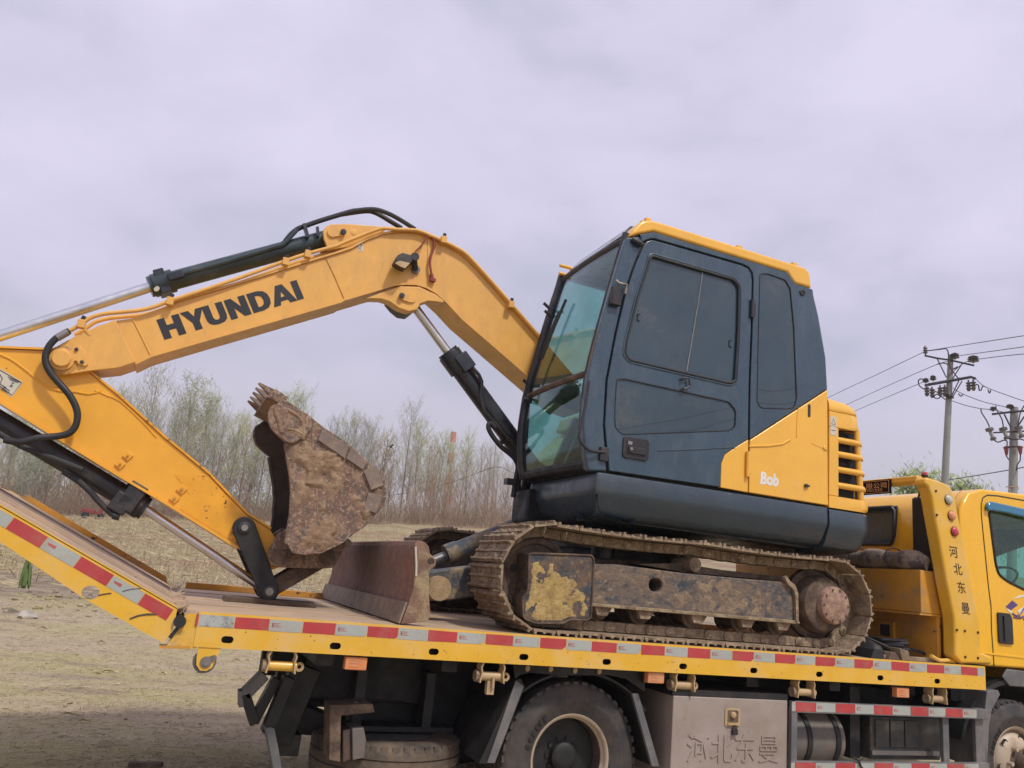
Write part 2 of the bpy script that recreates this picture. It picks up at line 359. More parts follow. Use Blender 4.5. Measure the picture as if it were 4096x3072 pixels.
M['drygrass'] = mk('dry yellow green grass', (.40,.36,.20), .85, var=.3, vscale=2)
M['bark'] = mk('grey brown bark', (.26,.225,.20), .9, var=.2, vscale=1.5, spec=.15)
M['barkpale'] = mk('pale trunk bark', (.36,.335,.30), .9, var=.2, vscale=2, spec=.15)
M['twig'] = mk('fine twigs', (.385,.365,.305), .9, var=.18, vscale=.5, spec=.1)
M['twigred'] = mk('reddish brush twigs', (.35,.255,.18), .9, var=.2, vscale=.6, spec=.1)
M['bud'] = mk('spring buds', (.45,.52,.22), .85, var=.22, vscale=.5, spec=.15)
M['leafgrey'] = mk('grey green foliage', (.24,.285,.165), .85, var=.25, vscale=.7, spec=.15)
M['leaffresh'] = mk('fresh green leaves', (.10,.145,.045), .7, var=.25, vscale=2, spec=.2)
M['white_stone'] = mk('pale rubbish', (.37,.34,.285), .9, var=.12)
M['brickred'] = mk('chimney red', (.50,.17,.13), .9, var=.1)
M['brickwhite'] = mk('chimney white', (.52,.49,.46), .9, var=.1)
def glass(name, tint, rough=.03, fac=.1):
    ma, t, b = NEW(name); t.nodes.remove(b); N = t.nodes.new; L = t.links.new
    tr = N('ShaderNodeBsdfTransparent'); tr.inputs[0].default_value = c4(tint)
    gl = N('ShaderNodeBsdfGlossy'); gl.inputs['Color'].default_value = (.9,.95,1,1); gl.inputs['Roughness'].default_value = rough
    lw = N('ShaderNodeLayerWeight'); lw.inputs[0].default_value = .5
    pw = N('ShaderNodeMath'); pw.operation = 'POWER'; pw.inputs[1].default_value = 4.5; L(lw.outputs['Facing'], pw.inputs[0])
    fr = N('ShaderNodeMath'); fr.operation = 'MULTIPLY_ADD'; fr.inputs[1].default_value = .75; fr.inputs[2].default_value = .05; L(pw.outputs[0], fr.inputs[0])
    df = N('ShaderNodeBsdfDiffuse'); df.inputs[0].default_value = (.22,.20,.17,1)
    mxx = N('ShaderNodeMixShader'); L(fr.outputs[0], mxx.inputs[0]); L(tr.outputs[0], mxx.inputs[1]); L(gl.outputs[0], mxx.inputs[2])
    g = N('ShaderNodeNewGeometry'); q = N('ShaderNodeTexNoise'); q.inputs['Scale'].default_value = 6; q.inputs['Detail'].default_value = 6; L(g.outputs['Position'], q.inputs['Vector'])
    r = N('ShaderNodeMapRange'); r.inputs['From Min'].default_value = .35; r.inputs['From Max'].default_value = .8; r.inputs['To Min'].default_value = 0; r.inputs['To Max'].default_value = fac; L(q.outputs['Fac'], r.inputs['Value'])
    m2 = N('ShaderNodeMixShader'); L(r.outputs[0], m2.inputs[0]); L(mxx.outputs[0], m2.inputs[1]); L(df.outputs[0], m2.inputs[2])
    L(m2.outputs[0], t.nodes['Material Output'].inputs[0]); return ma
M['glass'] = glass('teal tinted cab glass', (.62,.82,.79))
M['glassclear'] = glass('green tinted glass', (.60,.86,.80))
M['lensglass'] = glass('lamp glass', (.8,.75,.6), .1)

# ============================================================ the ground
def sst(a, b, t):
    t = max(0, min(1, (t-a)/(b-a))); return t*t*(3-2*t)
def H(x, y):
    s = max(0, min(1, (y-4.5)/48)) ** 1.15 if y > 4.5 else 0
    h = s*(3.2 + .1*max(-40, min(30, x)))
    n = noise.noise(Vector((x*.25, y*.9, 1.3)))*.035 + noise.noise(Vector((x*.9, y*2.6, 7.1)))*.02 + noise.noise(Vector((x*3, y*6, 2)))*.008
    away = sst(2.35, 3.2, y) if -1 < x < 6.5 else 1
    return h + n*(.25 + .75*away)*(1 + 2.5*sst(8, 30, y))
def axis(dense0, dense1, step, far, grow):
    a = []; q = dense0
    while q <= dense1: a.append(q); q += step
    s = step; q = a[-1]
    while q < far: s *= grow; q += s; a.append(q)
    s = step; q = a[0]
    while q > -far: s *= grow; q -= s; a.insert(0, q)
    return a
xs = axis(-4.5, 3.5, .10, 1500, 1.16); ys = axis(1.2, 9, .10, 1800, 1.12)
g = MB(); g.grid([[(x, y, H(x, y)) for x in xs] for y in ys])
def ground_mat():
    ma, t, b = NEW('dry earth and straw'); N = t.nodes.new; L = t.links.new
    geo = N('ShaderNodeNewGeometry'); mp_ = N('ShaderNodeMapping'); mp_.inputs['Scale'].default_value = (.55, 1.25, 1); L(geo.outputs['Position'], mp_.inputs[0])
    def nz(sc, det, v=mp_.outputs[0], rg=.62):
        q = N('ShaderNodeTexNoise'); q.inputs['Scale'].default_value = sc; q.inputs['Detail'].default_value = det; q.inputs['Roughness'].default_value = rg; L(v, q.inputs['Vector']); return q.outputs['Fac']
    def rp(f, lo, hi):
        q = N('ShaderNodeMapRange'); q.interpolation_type = 'SMOOTHSTEP'; q.inputs['From Min'].default_value = lo; q.inputs['From Max'].default_value = hi; L(f, q.inputs['Value']); return q.outputs[0]
    def mix(f, a, c):
        q = N('ShaderNodeMixRGB'); L(f, q.inputs[0])
        for i, v in ((1,a),(2,c)):
            if isinstance(v, tuple): q.inputs[i].default_value = c4(v)
            else: L(v, q.inputs[i])
        return q.outputs[0]
    col = mix(rp(nz(.42,5), .42, .58), (.405,.355,.185), (.42,.335,.235))
    col = mix(rp(nz(1.3,6), .56, .66), col, (.30,.235,.165))
    col = mix(rp(nz(2.2,6), .50, .72), col, (.49,.415,.275))
    col = mix(rp(nz(9,6), .54, .70), col, (.25,.195,.135))
    col = mix(rp(nz(38,4), .56, .68), col, (.53,.455,.31))
    col = mix(rp(nz(60,3), .60, .70), col, (.20,.15,.10))
    sy = N('ShaderNodeSeparateXYZ'); L(geo.outputs['Position'], sy.inputs[0])
    far = rp(sy.outputs['Y'], 9, 22)
    fcol = mix(rp(nz(.5,6), .42, .60), (.33,.275,.155), (.27,.175,.115))
    fcol = mix(rp(nz(3.5,5), .5, .7), fcol, (.39,.325,.19))
    col = mix(far, col, fcol)
    wp = N('ShaderNodeMath'); wp.operation = 'MULTIPLY_ADD'; wp.inputs[1].default_value = 5; L(nz(.6,4), wp.inputs[0]); L(sy.outputs['Y'], wp.inputs[2])   # a tilled strip of dark soil
    s1 = rp(wp.outputs[0], 12.0, 13.2); s2 = rp(wp.outputs[0], 18.5, 16.5)
    ml = N('ShaderNodeMath'); ml.operation = 'MULTIPLY'; L(s1, ml.inputs[0]); L(s2, ml.inputs[1])
    m3 = N('ShaderNodeMath'); m3.operation = 'MULTIPLY'; L(ml.outputs[0], m3.inputs[0]); L(rp(nz(3,6), .35, .6), m3.inputs[1])
    col = mix(m3.outputs[0], col, (.235,.185,.145))
    rut = rp(nz(1.1,5), .58, .68); col = mix(rut, col, (.33,.27,.20))
    L(col, b.inputs['Base Color']); b.inputs['Roughness'].default_value = .95; b.inputs['Specular IOR Level'].default_value = .15
    bp = N('ShaderNodeBump'); bp.inputs['Strength'].default_value = .9; bp.inputs['Distance'].default_value = .03
    ad = N('ShaderNodeMath'); ad.operation = 'ADD'; L(nz(7,8), ad.inputs[0]); L(nz(45,5), ad.inputs[1]); L(ad.outputs[0], bp.inputs['Height']); L(bp.outputs[0], b.inputs['Normal'])
    return ma
M['ground'] = ground_mat()
go = part('ground', g, M['ground'], None, smooth=180); go['kind'] = 'structure'

# straw litter, stubble
random.seed(5)
def stalk(mb, x, y, z, d, L_, r):
    d = Vector(d).normalized(); u = d.orthogonal().normalized(); v = d.cross(u); a = Vector((x,y,z)); b_ = a + d*L_
    P = [a+u*r, a-u*r*.5+v*r*.87, a-u*r*.5-v*r*.87, b_+u*r, b_-u*r*.5+v*r*.87, b_-u*r*.5-v*r*.87]
    mb.add(P, [(0,1,4,3),(1,2,5,4),(2,0,3,5)])
lit = MB()
for i in range(24000):
    y = 1.4 + 12*random.random()**1.6; x = random.uniform(-4.5, 3.2) * (1 + .06*y)
    a = random.gauss(0, .75); L_ = random.choice((.012,.015,.02,.025,.03,.04,.07))*random.uniform(.6,1.4)
    stalk(lit, x, y, H(x,y)+.006, (math.cos(a), math.sin(a), random.uniform(-.05,.22)), L_, random.uniform(.0012,.003))
for i in range(160):                   # torn husks and larger stems
    y = 2.2 + 9*random.random()**1.4; x = random.uniform(-4,3)*(1+.06*y); a = random.gauss(0,.6); L_ = random.uniform(.06,.20); w_ = random.uniform(.006,.018); z = H(x,y)+.006
    d = Vector((math.cos(a),math.sin(a),0)); n_ = Vector((-d.y,d.x,0)); c = Vector((x,y,z)); k1 = random.uniform(.005,.03)
    lit.grid([[c-n_*w_*.3, c+n_*w_*.3], [c+d*L_*.4-n_*w_+Vector((0,0,k1)), c+d*L_*.4+n_*w_+Vector((0,0,k1*.4))], [c+d*L_-n_*w_*.2, c+d*L_+n_*w_*.3+Vector((0,0,k1*.7))]])
o = part('straw_litter', lit, M['straw'], None, smooth=0); o['kind'] = 'stuff'; o['label'] = 'scattered pale straw bits on the dry earth'; o['category'] = 'straw'
stb = MB()
for i in range(9000):
    y = random.uniform(13, 50); x = random.uniform(-14, 4) + (y-13)*random.uniform(-.05,.42)
    y = round(y/.8)*.8 + random.gauss(0,.12)
    if noise.noise(Vector((x*.12, y*.12, 3))) < -.22: continue
    stalk(stb, x, y, H(x,y)-.02, (random.gauss(0,.45), random.gauss(0,.45), 1), random.uniform(.10,.30), random.uniform(.006,.012))
for i in range(5000):
    y = random.uniform(12, 50); x = random.uniform(-14, 4) + (y-13)*random.uniform(-.05,.42); a = random.uniform(0, 6.28)
    stalk(stb, x, y, H(x,y)+.02, (math.cos(a), math.sin(a), random.uniform(0,.3)), random.uniform(.2,.6), random.uniform(.006,.012))
o = part('corn_stubble', stb, M['straw'], None, smooth=0); o['kind'] = 'stuff'; o['label'] = 'short pale corn stubble covering the field'; o['category'] = 'stubble'
# dry grass tufts
gt = MB()
for i in range(3200):
    y = 2.6 + 9*random.random()**1.3; x = random.uniform(-4.5,3.2)*(1+.07*y)
    if noise.noise(Vector((x*.35,y*.6,4))) < .02: continue
    z = H(x,y)
    for k in range(6): stalk(gt, x+random.gauss(0,.03), y+random.gauss(0,.03), z-.004, (random.gauss(0,.6),random.gauss(0,.6),1), random.uniform(.010,.032), random.uniform(.0010,.0022))
o = part('dry_grass', gt, M['drygrass'], None, smooth=0); o['kind'] = 'stuff'; o['label'] = 'low yellow green dry grass patches on the earth'; o['category'] = 'grass'
# clods along the field margin
cl = MB()
for i in range(420):
    y = random.choice((random.uniform(8.5,12), random.uniform(9,12))); x = random.uniform(-5.5,5); r = random.uniform(.012,.06)*(1 if y > 8 else .6)
    c = Vector((x,y,H(x,y)+r*.2)); seg = [(random.uniform(.7,1.2)*r, h) for h in (-r*.4, r*.3)]
    cl.lathe([(r*.6,-r*.5),(seg[0][0],-r*.1),(seg[1][0]*.8,r*.4),(r*.2,r*.65)], c, (random.gauss(0,.3),random.gauss(0,.3),1), 6)
for i in range(260):
    y = 2.4 + 7*random.random()**1.5; x = random.uniform(-4,3)*(1+.06*y); r = random.uniform(.006,.020); c = Vector((x,y,H(x,y)+r*.15))
    cl.lathe([(r*.6,-r*.5),(r*random.uniform(.8,1.2),-r*.1),(r*.8,r*.4),(r*.2,r*.65)], c, (random.gauss(0,.4),random.gauss(0,.4),1), 6)
for i in range(11000):
    y = 1.5 + 9*random.random()**1.6; x = random.uniform(-4.2,3)*(1+.06*y); r = random.uniform(.003,.010); c = Vector((x,y,H(x,y)))
    a = random.uniform(0,6.28); q = [c+Vector((r*math.cos(a+k*2.094),r*math.sin(a+k*2.094),0)) for k in range(3)]+[c+Vector((0,0,r*.9))]
    cl.add(q, [(0,1,3),(1,2,3),(2,0,3)])
o = part('earth_clods', cl, M['ground'], None, smooth=60); o['kind'] = 'stuff'; o['label'] = 'loose earth clods along the field margin'; o['category'] = 'clods'

# ============================================================ the flatbed tow truck
TR = thing('flatbed_truck', 'yellow flatbed recovery truck with red and white tape carrying the excavator', 'truck', (2.4, 1.2, 0))
HZ = .90; RT = HZ + .109; RB = HZ - .037; DK = 1.003       # hole line, rail top, rail bottom, deck top
PITCH = .478
X0, X1 = onY('J',185,450,0).x, onY('H',1832,770,0).x
# near rail: steel channel with slots
rail = MB().prism([(X0,RB),(X1,RB),(X1,RT),(X0,RT)], 0, .007).box(X0,X1,.007,.06,RB,RB+.008).box(X0,X1,.007,.03,RT-.007,RT)
holes = MB()
for n in range(10):
    holes.prism(rrect(n*PITCH, HZ, .052, .030, .0149), -.05, .03)
face = cut(MB().prism([(X0,RB),(X1,RB),(X1,RT),(X0,RT)], 0, .007), holes)
rail = face.box(X0,X1,.0072,.06,RB+.0005,RB+.008).box(X0,X1,.0072,.03,RT-.007,RT-.0005)
RAIL = part('side_rail', rail, M['truck'], TR, smooth=0)
part('inner_web', MB().box(X0+.02,X1-.02,.062,.07,RB+.012,RT-.02), M['rubber'], RAIL)
# tape pieces (red and white, 15 cm long)
def tape_on_rail(parent, segs, z0, z1, y, marks=True):
    for i, (a, b, colr) in enumerate(segs):
        q_ = [random.uniform(-.0016,.0016) for _ in range(6)]; ch = random.choice((0,0,0,.012,.02))
        t = part('tape_piece', MB().prism([(a+.0012+q_[0],z0+q_[1]),(b-.0012-ch,z0+q_[2]),(b-.0012+q_[3]*.3,z0+ch*.8+q_[2]),(b-.0012+q_[3]*.3,z1+q_[4]),(a+.0012,z1+q_[5])], y-.0012, y), M[colr], parent, smooth=0)
        if colr == 'white' and marks and b-a > .09:
            h = z1-z0; mk_ = MB()
            for q in range(3): mk_.box(a+.013, a+.013+(.05,.036,.044)[q]*.8, y-.0019, y-.0013, z0+h*(.36+.14*q), z0+h*(.41+.14*q))
            mk_.box(a+.013, a+.018, y-.0019, y-.0013, z0+h*.36, z0+h*.69)
            part('tape_mark', mk_, M['tapemark'], t, smooth=0)
edges = [onY('J',530,360,0).x]
segs = [(onY('J',182,350,0).x, onY('J',208,350,0).x, 'red'), (onY('J',210,350,0).x, edges[0], 'whitestain')]
x = edges[0]; k = 0
while x < X1-.02:
    b = min(x+.1498, X1-.008); segs.append((x, b, 'red' if k%2==0 else 'white')); x = b; k += 1
tape_on_rail(RAIL, segs, RT-.060, RT-.010, 0)
# dents and stains on the rail skin
random.seed(8)
st = MB()
for i in range(60):
    x = random.uniform(X0+.05, X1-.05); z = random.uniform(RB+.01, RT-.07); r = random.uniform(.0015,.0035)
    st.lathe([(r,0),(r*.6,.0012)], (x,-.0004,z), (0,-1,0), 7)
part('rust_spot', st, M['muddark'], RAIL, kind='stuff')
# deck plate, far lip and cross members
XD0 = -.195; XD1 = 4.62; YF = 2.32
DECK = part('deck_plate', MB().box(XD0+.002, XD1, .008, YF, DK-.006, DK), M['deck'], TR)
part('far_lip', MB().box(XD0+.06, XD1, YF-.055, YF, DK+.0005, DK+.042), M['truckdull'], DECK, bevel=.004)
for yy in (.62, 1.1, 1.75):
    part('deck_seam', MB().box(XD0+.01, XD1-.02, yy-.02, yy+.02, DK+.0005, DK+.004), M['deck'], DECK)
for i in range(9):
    part('cross_member', MB().box(.05+i*.55, .10+i*.55, .07, YF-.05, RB+.03, DK-.008), M['chassis'], DECK)
part('far_rail', MB().box(X0, X1, YF+.001, YF+.05, RB, RT), M['truck'], DECK)
# tail ramp, raised
ang0 = Vector((onY('I',1570,1180,0).x, 0, onY('I',1570,1180,0).z)); a1 = onY('I',0,270,0); rdir = Vector((a1.x-ang0.x, 0, a1.z-ang0.z)).normalized()
rn = Vector((rdir.z, 0, -rdir.x));  rn = rn if rn.z > 0 else -rn
RL = 1.20
tipT = ang0 + rdir*RL
def ry(t, n): q = ang0 + rdir*t + rn*n; return (q.x, q.z)
Tf = lambda k,x,y: ((onY(k,x,y,0)-ang0).dot(rdir), (onY(k,x,y,0)-ang0).dot(rn))
t1 = Tf('I',740,1090); t2 = Tf('I',1450,1490)
plate = [ry(0,0), ry(RL,0), ry(RL,-.11), ry(.82,t1[1]+.035), ry(t1[0],t1[1]), ry(t2[0],t2[1]), (onY('I',1530,1370,0).x, onY('I',1530,1370,0).z)]
hl = onY('I',800,1040,0)
hole = MB().prism([(hl.x+.034*math.cos(2*math.pi*k/20), hl.z+.029*math.sin(2*math.pi*k/20)) for k in range(20)], -.1, .1)
RAMP = part('tail_ramp', cut(MB().prism(plate, 0, .009), hole), M['truck'], TR, smooth=0)
part('ramp_surface', MB().prism([ry(-.0,-.004), ry(RL,-.004), ry(RL,-.012), ry(.0,-.012)], .0095, YF-.02), M['deck'], RAMP)
part('ramp_lip', MB().prism([ry(.03,-.003), ry(RL-.08,-.003), ry(RL-.11,.030), ry(.06,.030)], YF-.06, YF-.02), M['truckdull'], RAMP)
part('ramp_edge', MB().prism([ry(.0,-.0035), ry(RL,-.0035), ry(RL,.004), ry(.0,.004)], .0, .022), M['truck'], RAMP)
part('ramp_groove', MB().prism([ry(.02,-.0035), ry(RL,-.0035), ry(RL,.006), ry(.02,.006)], .62, .67), M['deck'], RAMP)
part('ramp_groove', MB().prism([ry(.02,-.0035), ry(RL,-.0035), ry(RL,.004), ry(.02,.004)], .95, .99), M['deck'], RAMP)
part('ramp_groove', MB().prism([ry(.02,-.0035), ry(RL,-.0035), ry(RL,.005), ry(.02,.005)], 1.60, 1.65), M['deck'], RAMP)
part('ramp_end', MB().prism([ry(RL-.001,-.0), ry(RL+.02,-.01), ry(RL+.02,-.07), ry(RL-.001,-.08)], .0, YF-.02), M['truckdull'], RAMP)
part('ramp_far_plate', MB().prism(plate, YF-.019, YF-.01), M['truck'], RAMP)
for i in range(4): part('ramp_rib', MB().prism([ry(.12+.26*i,-.013), ry(.16+.26*i,-.013), ry(.16+.26*i,-.07), ry(.12+.26*i,-.07)], .01, YF-.03), M['truckdull'], RAMP)
tb = [Tf('I',x,y)[0] for x,y in ((1550,1175),(1290,1040),(1015,880),(725,715),(430,545),(128,375))]
L0 = (tb[0]-tb[1]); tp = tb[0]
for k in range(9):
    a = tb[k] if k < 6 else tb[5]+(k-5)*.148; b = tb[k+1] if k < 5 else tb[5]+(k-4)*.148
    if b > RL-.01: break
    t = part('tape_piece', MB().prism([ry(a+.001,-.012), ry(b-.001,-.012), ry(b-.001,-.064), ry(a+.001,-.064)], -.0014, -.0001), M['red' if k%2==0 else 'white'], RAMP, smooth=0)
    if k%2: part('tape_mark', MB().prism([ry(b-.012,-.03), ry(b-.05,-.026), ry(b-.05,-.04), ry(b-.02,-.038)], -.002, -.0015), M['tapemark'], t, smooth=0)
# hinge: knuckle, pin plate, bottom bracket, rubber stop
hp = onY('I',1590,1295,0)
part('hinge_pin', MB().cyl((hp.x,-.018,hp.z),(hp.x,YF,hp.z),.026,n=16), M['black'], RAMP)
part('hinge_stop', MB().bar(onY('I',1590,1330,.01), onY('I',1500,1440,.01), .03, .014), M['black'], RAMP)
bp = XZ('I', [(1640,1230),(1740,1225),(1735,1540),(1680,1532),(1480,1515),(1480,1500),(1560,1370)], .004)
part('hinge_plate', MB().prism(bp, .004, .03), M['truckstain'], TR)
part('hinge_foot', MB().prism(XZ('I',[(1410,1505),(1680,1508),(1680,1536),(1410,1530)],.02), .0, .05), M['truckdull'], TR)
mess = MB()
random.seed(3)
for i in range(90):
    y = .04 + 2.2*i/90; mess.obox((-.22+random.gauss(0,.012), y, DK+.01+random.gauss(0,.006)), (random.uniform(.01,.035),random.uniform(-.01,.01),random.uniform(-.012,.02)), (0,random.uniform(.02,.05),0), (0,0,.004))
part('torn_hinge_cover', mess, M['deck'], RAMP, smooth=0, kind='stuff')
part('gouge', MB().tube([q+Vector((0,0,0)) for q in PY('I',[(1150,1272),(1220,1245),(1300,1232),(1385,1230)],-.0005)], .0045, 5, 1), M['muddark'], RAMP)
part('gouge', MB().tube(PY('I',[(870,1066),(920,1054),(985,1046)],-.0005), .003, 5, 1), M['muddark'], RAMP)
part('gouge', MB().tube(PY('I',[(1085,1030),(1160,1010),(1250,1000)],-.001), .003, 5, 1), M['grey'], RAMP)
# guide roller below the rail end
rc = onY('J',262,718,.02)
RO = part('guide_roller', MB().lathe([(.02,-.018),(.047,-.018),(.049,-.01),(.049,.01),(.047,.018),(.02,.018)], (rc.x,.035,rc.z), (0,1,0), 28), M['grey'], TR)
part('roller_bracket', MB().prism([(rc.x-.036,RB),(rc.x+.058,RB),(rc.x+.050,RB-.03),(rc.x+.033,rc.z-.022),(rc.x+.012,rc.z-.036),(rc.x-.014,rc.z-.035),(rc.x-.033,rc.z-.012),(rc.x-.037,rc.z+.02)], .004, .012), M['truck'], RO)
part('roller_nut', MB().lathe([(.024,0),(.024,.005),(.013,.006),(.013,.012)], (rc.x+.004,.004,rc.z), (0,-1,0), 18).lathe([(.012,0),(.012,.008)], (rc.x+.034,.004,rc.z+.02), (0,-1,0), 14).prism([(rc.x-.01,rc.z-.014),(rc.x+.036,rc.z+.01),(rc.x+.03,rc.z+.03),(rc.x-.004,rc.z+.018)], -.001,.0038), M['steel'], RO)
# hanging pin brackets along the rail
for i,(kk,px,py) in enumerate((('J',930,760),('K',800,850),('L',510,930),('L',1580,990),('H',1350,980))):
    c = onY(kk,px,py,.03); w_ = .058
    B = part('pin_bracket', MB().cyl((c.x-w_-.006,.045,c.z),(c.x+w_+.014,.045,c.z),.0215,n=20), M['tan' if i else 'truck'], TR)
    for s_ in (-1,1):
        xx = c.x + s_*w_
        part('hanger_plate', MB().add([(xx+s_*dx, y_, z_) for z_,dx in ((RB,-.006),(c.z+.045,.004),(c.z+.02,-.002),(c.z-.028,.006)) for y_ in (.008,.075)], [(0,1,3,2),(2,3,5,4),(4,5,7,6)]), M['tan'], B, smooth=0)
        B.children[-1].modifiers.new('s','SOLIDIFY').thickness = .007
    part('pin_eye', MB().lathe([(.009,-.004),(.021,-.004),(.021,.004),(.009,.004),(.009,-.004)], (c.x+w_+.030,.045,c.z), (0,1,0), 18, cap=False), M['tan'], B)
    part('pin_collar', MB().lathe([(.012,-.012),(.028,-.012),(.028,.004),(.012,.004)], (c.x-w_-.008,.045,c.z), (1,0,0), 18), M['mud'], B)
    if i == 1: part('pin_drop', MB().box(c.x-.012,c.x+.026,.03,.06,c.z-.085,c.z-.02).cyl((c.x+.012,.02,c.z+.0),(c.x+.014,.02,c.z-.05),.007), M['tan'], B)
# side marker lamps
for kk,px,py in (('J',1600,735),('L',270,860),('H',1010,915)):
    c = onY(kk,px,py,.02)
    lm = part('marker_lamp', MB().box(c.x-.052,c.x+.052,.012,.055,c.z-.029,c.z+.029), M['amber'], TR, bevel=.006)
    part('lens_rib', MB().box(c.x-.03,c.x+.014,.0095,.0125,c.z-.014,c.z-.010).box(c.x-.03,c.x+.014,.0095,.0125,c.z+.002,c.z+.006).box(c.x-.03,c.x+.014,.0095,.0125,c.z+.014,c.z+.018), M['amber'], lm)
    part('lamp_backing', MB().box(c.x-.056,c.x+.056,.0555,.07,c.z-.033,RB), M['black'], lm)
# chassis
for yy in (.78, 1.50):
    part('chassis_rail', MB().box(.35, 6.2, yy, yy+.07, .56, .76), M['chassis'], TR, bevel=.005)
part('subframe', MB().box(.30, 4.7, .70, .76, .70, RB).box(.30,4.7,1.6,1.66,.70,RB), M['chassis'], TR)
for i in range(7): part('subframe_beam', MB().box(.42+i*.62, .50+i*.62, .10, 2.25, .80, RB-.002), M['chassis'], TR)
part('underside_plate', MB().box(.50, 4.6, .30, 2.1, .845, .855), M['chassis'], TR)
part('rear_axle', MB().cyl((1.82,.45,.385),(1.82,1.95,.385),.06).lathe([(.06,-.16),(.15,-.08),(.16,0),(.15,.08),(.06,.16)], (1.82,1.2,.385),(0,1,0),20), M['chassis'], TR)
part('leaf_spring', MB().strip([(1.2,.62),(1.5,.50),(1.82,.46),(2.15,.50),(2.45,.62)], .72, .79, .05), M['chassis'], TR)
part('shade_panel', MB().box(.80,1.42,.74,.77,.28,.74), M['rubber'], TR)  # made-up dark panel, added to fill a bright gap with shade
part('gearbox', MB().box(2.5,3.9,.95,1.45,.42,.7), M['chassis'], TR, bevel=.03)
part('fuel_box', MB().box(2.42,3.05,1.75,2.25,.35,.78), M['chassis'], TR, bevel=.03)
# wheels
def tyre_mb(c, R, wd, sgn, lugs=True):
    h = wd/2; a = MB()
    pr = [(R*.55,-h*.80),(R*.60,-h*.95),(R*.72,-h*1.02),(R*.74,-h*1.06),(R*.78,-h*1.06),(R*.80,-h*1.02),(R*.90,-h*.98),(R*.955,-h*.88),(R*.985,-h*.72),(R,-h*.5),(R,-h*.30),(R*.975,-h*.29),(R*.975,-h*.22),(R,-h*.21),(R,h*.21),(R*.975,h*.22),(R*.975,h*.29),(R,h*.30),(R,h*.5),(R*.985,h*.72),(R*.955,h*.88),(R*.9,h*.98),(R*.75,h*1.03),(R*.6,h*.95),(R*.55,h*.8)]
    a.lathe(pr, c, (0,1,0), 56, cap=False)
    if lugs:
        for k in range(44):
            an = 2*math.pi*k/44; d = Vector((math.cos(an),0,math.sin(an))); t = Vector((-d.z,0,d.x))
            for s_ in (-1,1): a.obox(Vector(c)+d*(R*.972)+Vector((0,s_*h*.70,0)), t*R*.040, Vector((0,h*.20,0)), d*R*.018)
    return a
def wheel(name, c, deep, label=None):
    R = .395; wd = .20; c = Vector(c)
    W = part(name, tyre_mb(c, R, wd, -1), M['tyre'], TR, smooth=30, label=label)
    rf = MB()
    if deep:
        rf.lathe([(.214,-.085),(.228,-.092),(.232,-.086),(.226,-.078),(.210,-.068),(.200,-.05)], c, (0,1,0), 48, cap=False)
        part('rim_barrel', MB().lathe([(.2005,-.052),(.197,-.03),(.197,.09)], c, (0,1,0), 48, cap=False), M['rimin'], W)
        rf.lathe([(.209,-.066),(.214,-.083),(.218,-.089)], c, (0,1,0), 48, cap=False)
        part('rim', rf, M['rim'], W)
        dish = MB().lathe([(.196,.092),(.19,.075),(.15,.05),(.105,.046),(.10,.04),(.10,.03)], c, (0,1,0), 40)
        hs = MB()
        for k in range(6):
            an = 2*math.pi*(k+.3)/6; hs.cyl(c+Vector((.15*math.cos(an),-.05,.15*math.sin(an))), c+Vector((.15*math.cos(an),.3,.15*math.sin(an))), .027, n=14)
        part('wheel_dish', dish, M['rimin'], W)
        for k in range(6):
            an = 2*math.pi*(k+.3)/6; p_ = c+Vector((.152*math.cos(an),.043,.152*math.sin(an))); part('dish_hole', MB().lathe([(.027,0),(.027,.012),(.021,.013),(.018,.008)], p_+Vector((0,.012,0)), (0,-1,0), 14), M['rubber'], W)
        part('hub', MB().lathe([(.072,.05),(.072,-.02),(.060,-.03),(.052,-.034),(.03,-.035),(.0,-.035)], c, (0,1,0), 28), M['chassis'], W)
        for k in range(10):
            an = 2*math.pi*k/10; p_ = c+Vector((.088*math.cos(an),.045,.088*math.sin(an))); part('wheel_nut', MB().cyl(p_, p_-Vector((0,.035,0)), .012, n=6), M['chassis'], W)
    else:
        rf.lathe([(.210,-.080),(.228,-.092),(.232,-.086),(.226,-.078),(.212,-.066),(.205,-.045),(.196,-.035),(.185,-.06),(.165,-.085),(.12,-.10),(.085,-.10)], c, (0,1,0), 48, cap=False)
        hs = MB()
        part('rim', rf, M['rim'], W)
        for k in range(6):
            an = 2*math.pi*(k+.2)/6; p_ = c+Vector((.165*math.cos(an),-.088,.165*math.sin(an))); part('rim_hole', MB().lathe([(.027,.004),(.026,-.002),(.02,.006)], p_, (0,1,0), 16), M['rubber'], W)
        part('hub', MB().lathe([(.088,-.09),(.088,-.105),(.055,-.11),(.055,-.16),(.048,-.172),(.0,-.172)], c, (0,1,0), 28), M['muddark'], W)
        for k in range(6):
            an = 2*math.pi*k/6; p_ = c+Vector((.105*math.cos(an),-.10,.105*math.sin(an))); part('wheel_nut', MB().cyl(p_, p_-Vector((0,.035,0)), .015, n=6), M['rim'], W)
    part('wheel_back', MB().lathe([(.19,.02),(.19,.095),(.05,.095)], c, (0,1,0), 24), M['chassis'], W)
    # raised sidewall marks
    sw = MB()
    for k in (150,157,163,171,178,186): 
        sw = MB(); an = rad(k-20); d = Vector((math.cos(an),0,math.sin(an))); sw.obox(c+d*.262+Vector((0,-wd/2-.0035,0)), Vector((-d.z,0,d.x))*.008, (0,.0025,0), d*.014)
        part('sidewall_mark', sw, M['rubber'], W)
    return W
wheel('rear_wheel', (1.82,.245,.385), True, 'dusty rear tyre with deep dished cream rim')
inner = part('inner_rear_wheel', tyre_mb((1.82,.50,.385), .395, .2, 1, False), M['tyre'], TR)
part('far_rear_wheel', tyre_mb((1.82,2.10,.385), .395, .2, 1, False), M['tyre'], TR)
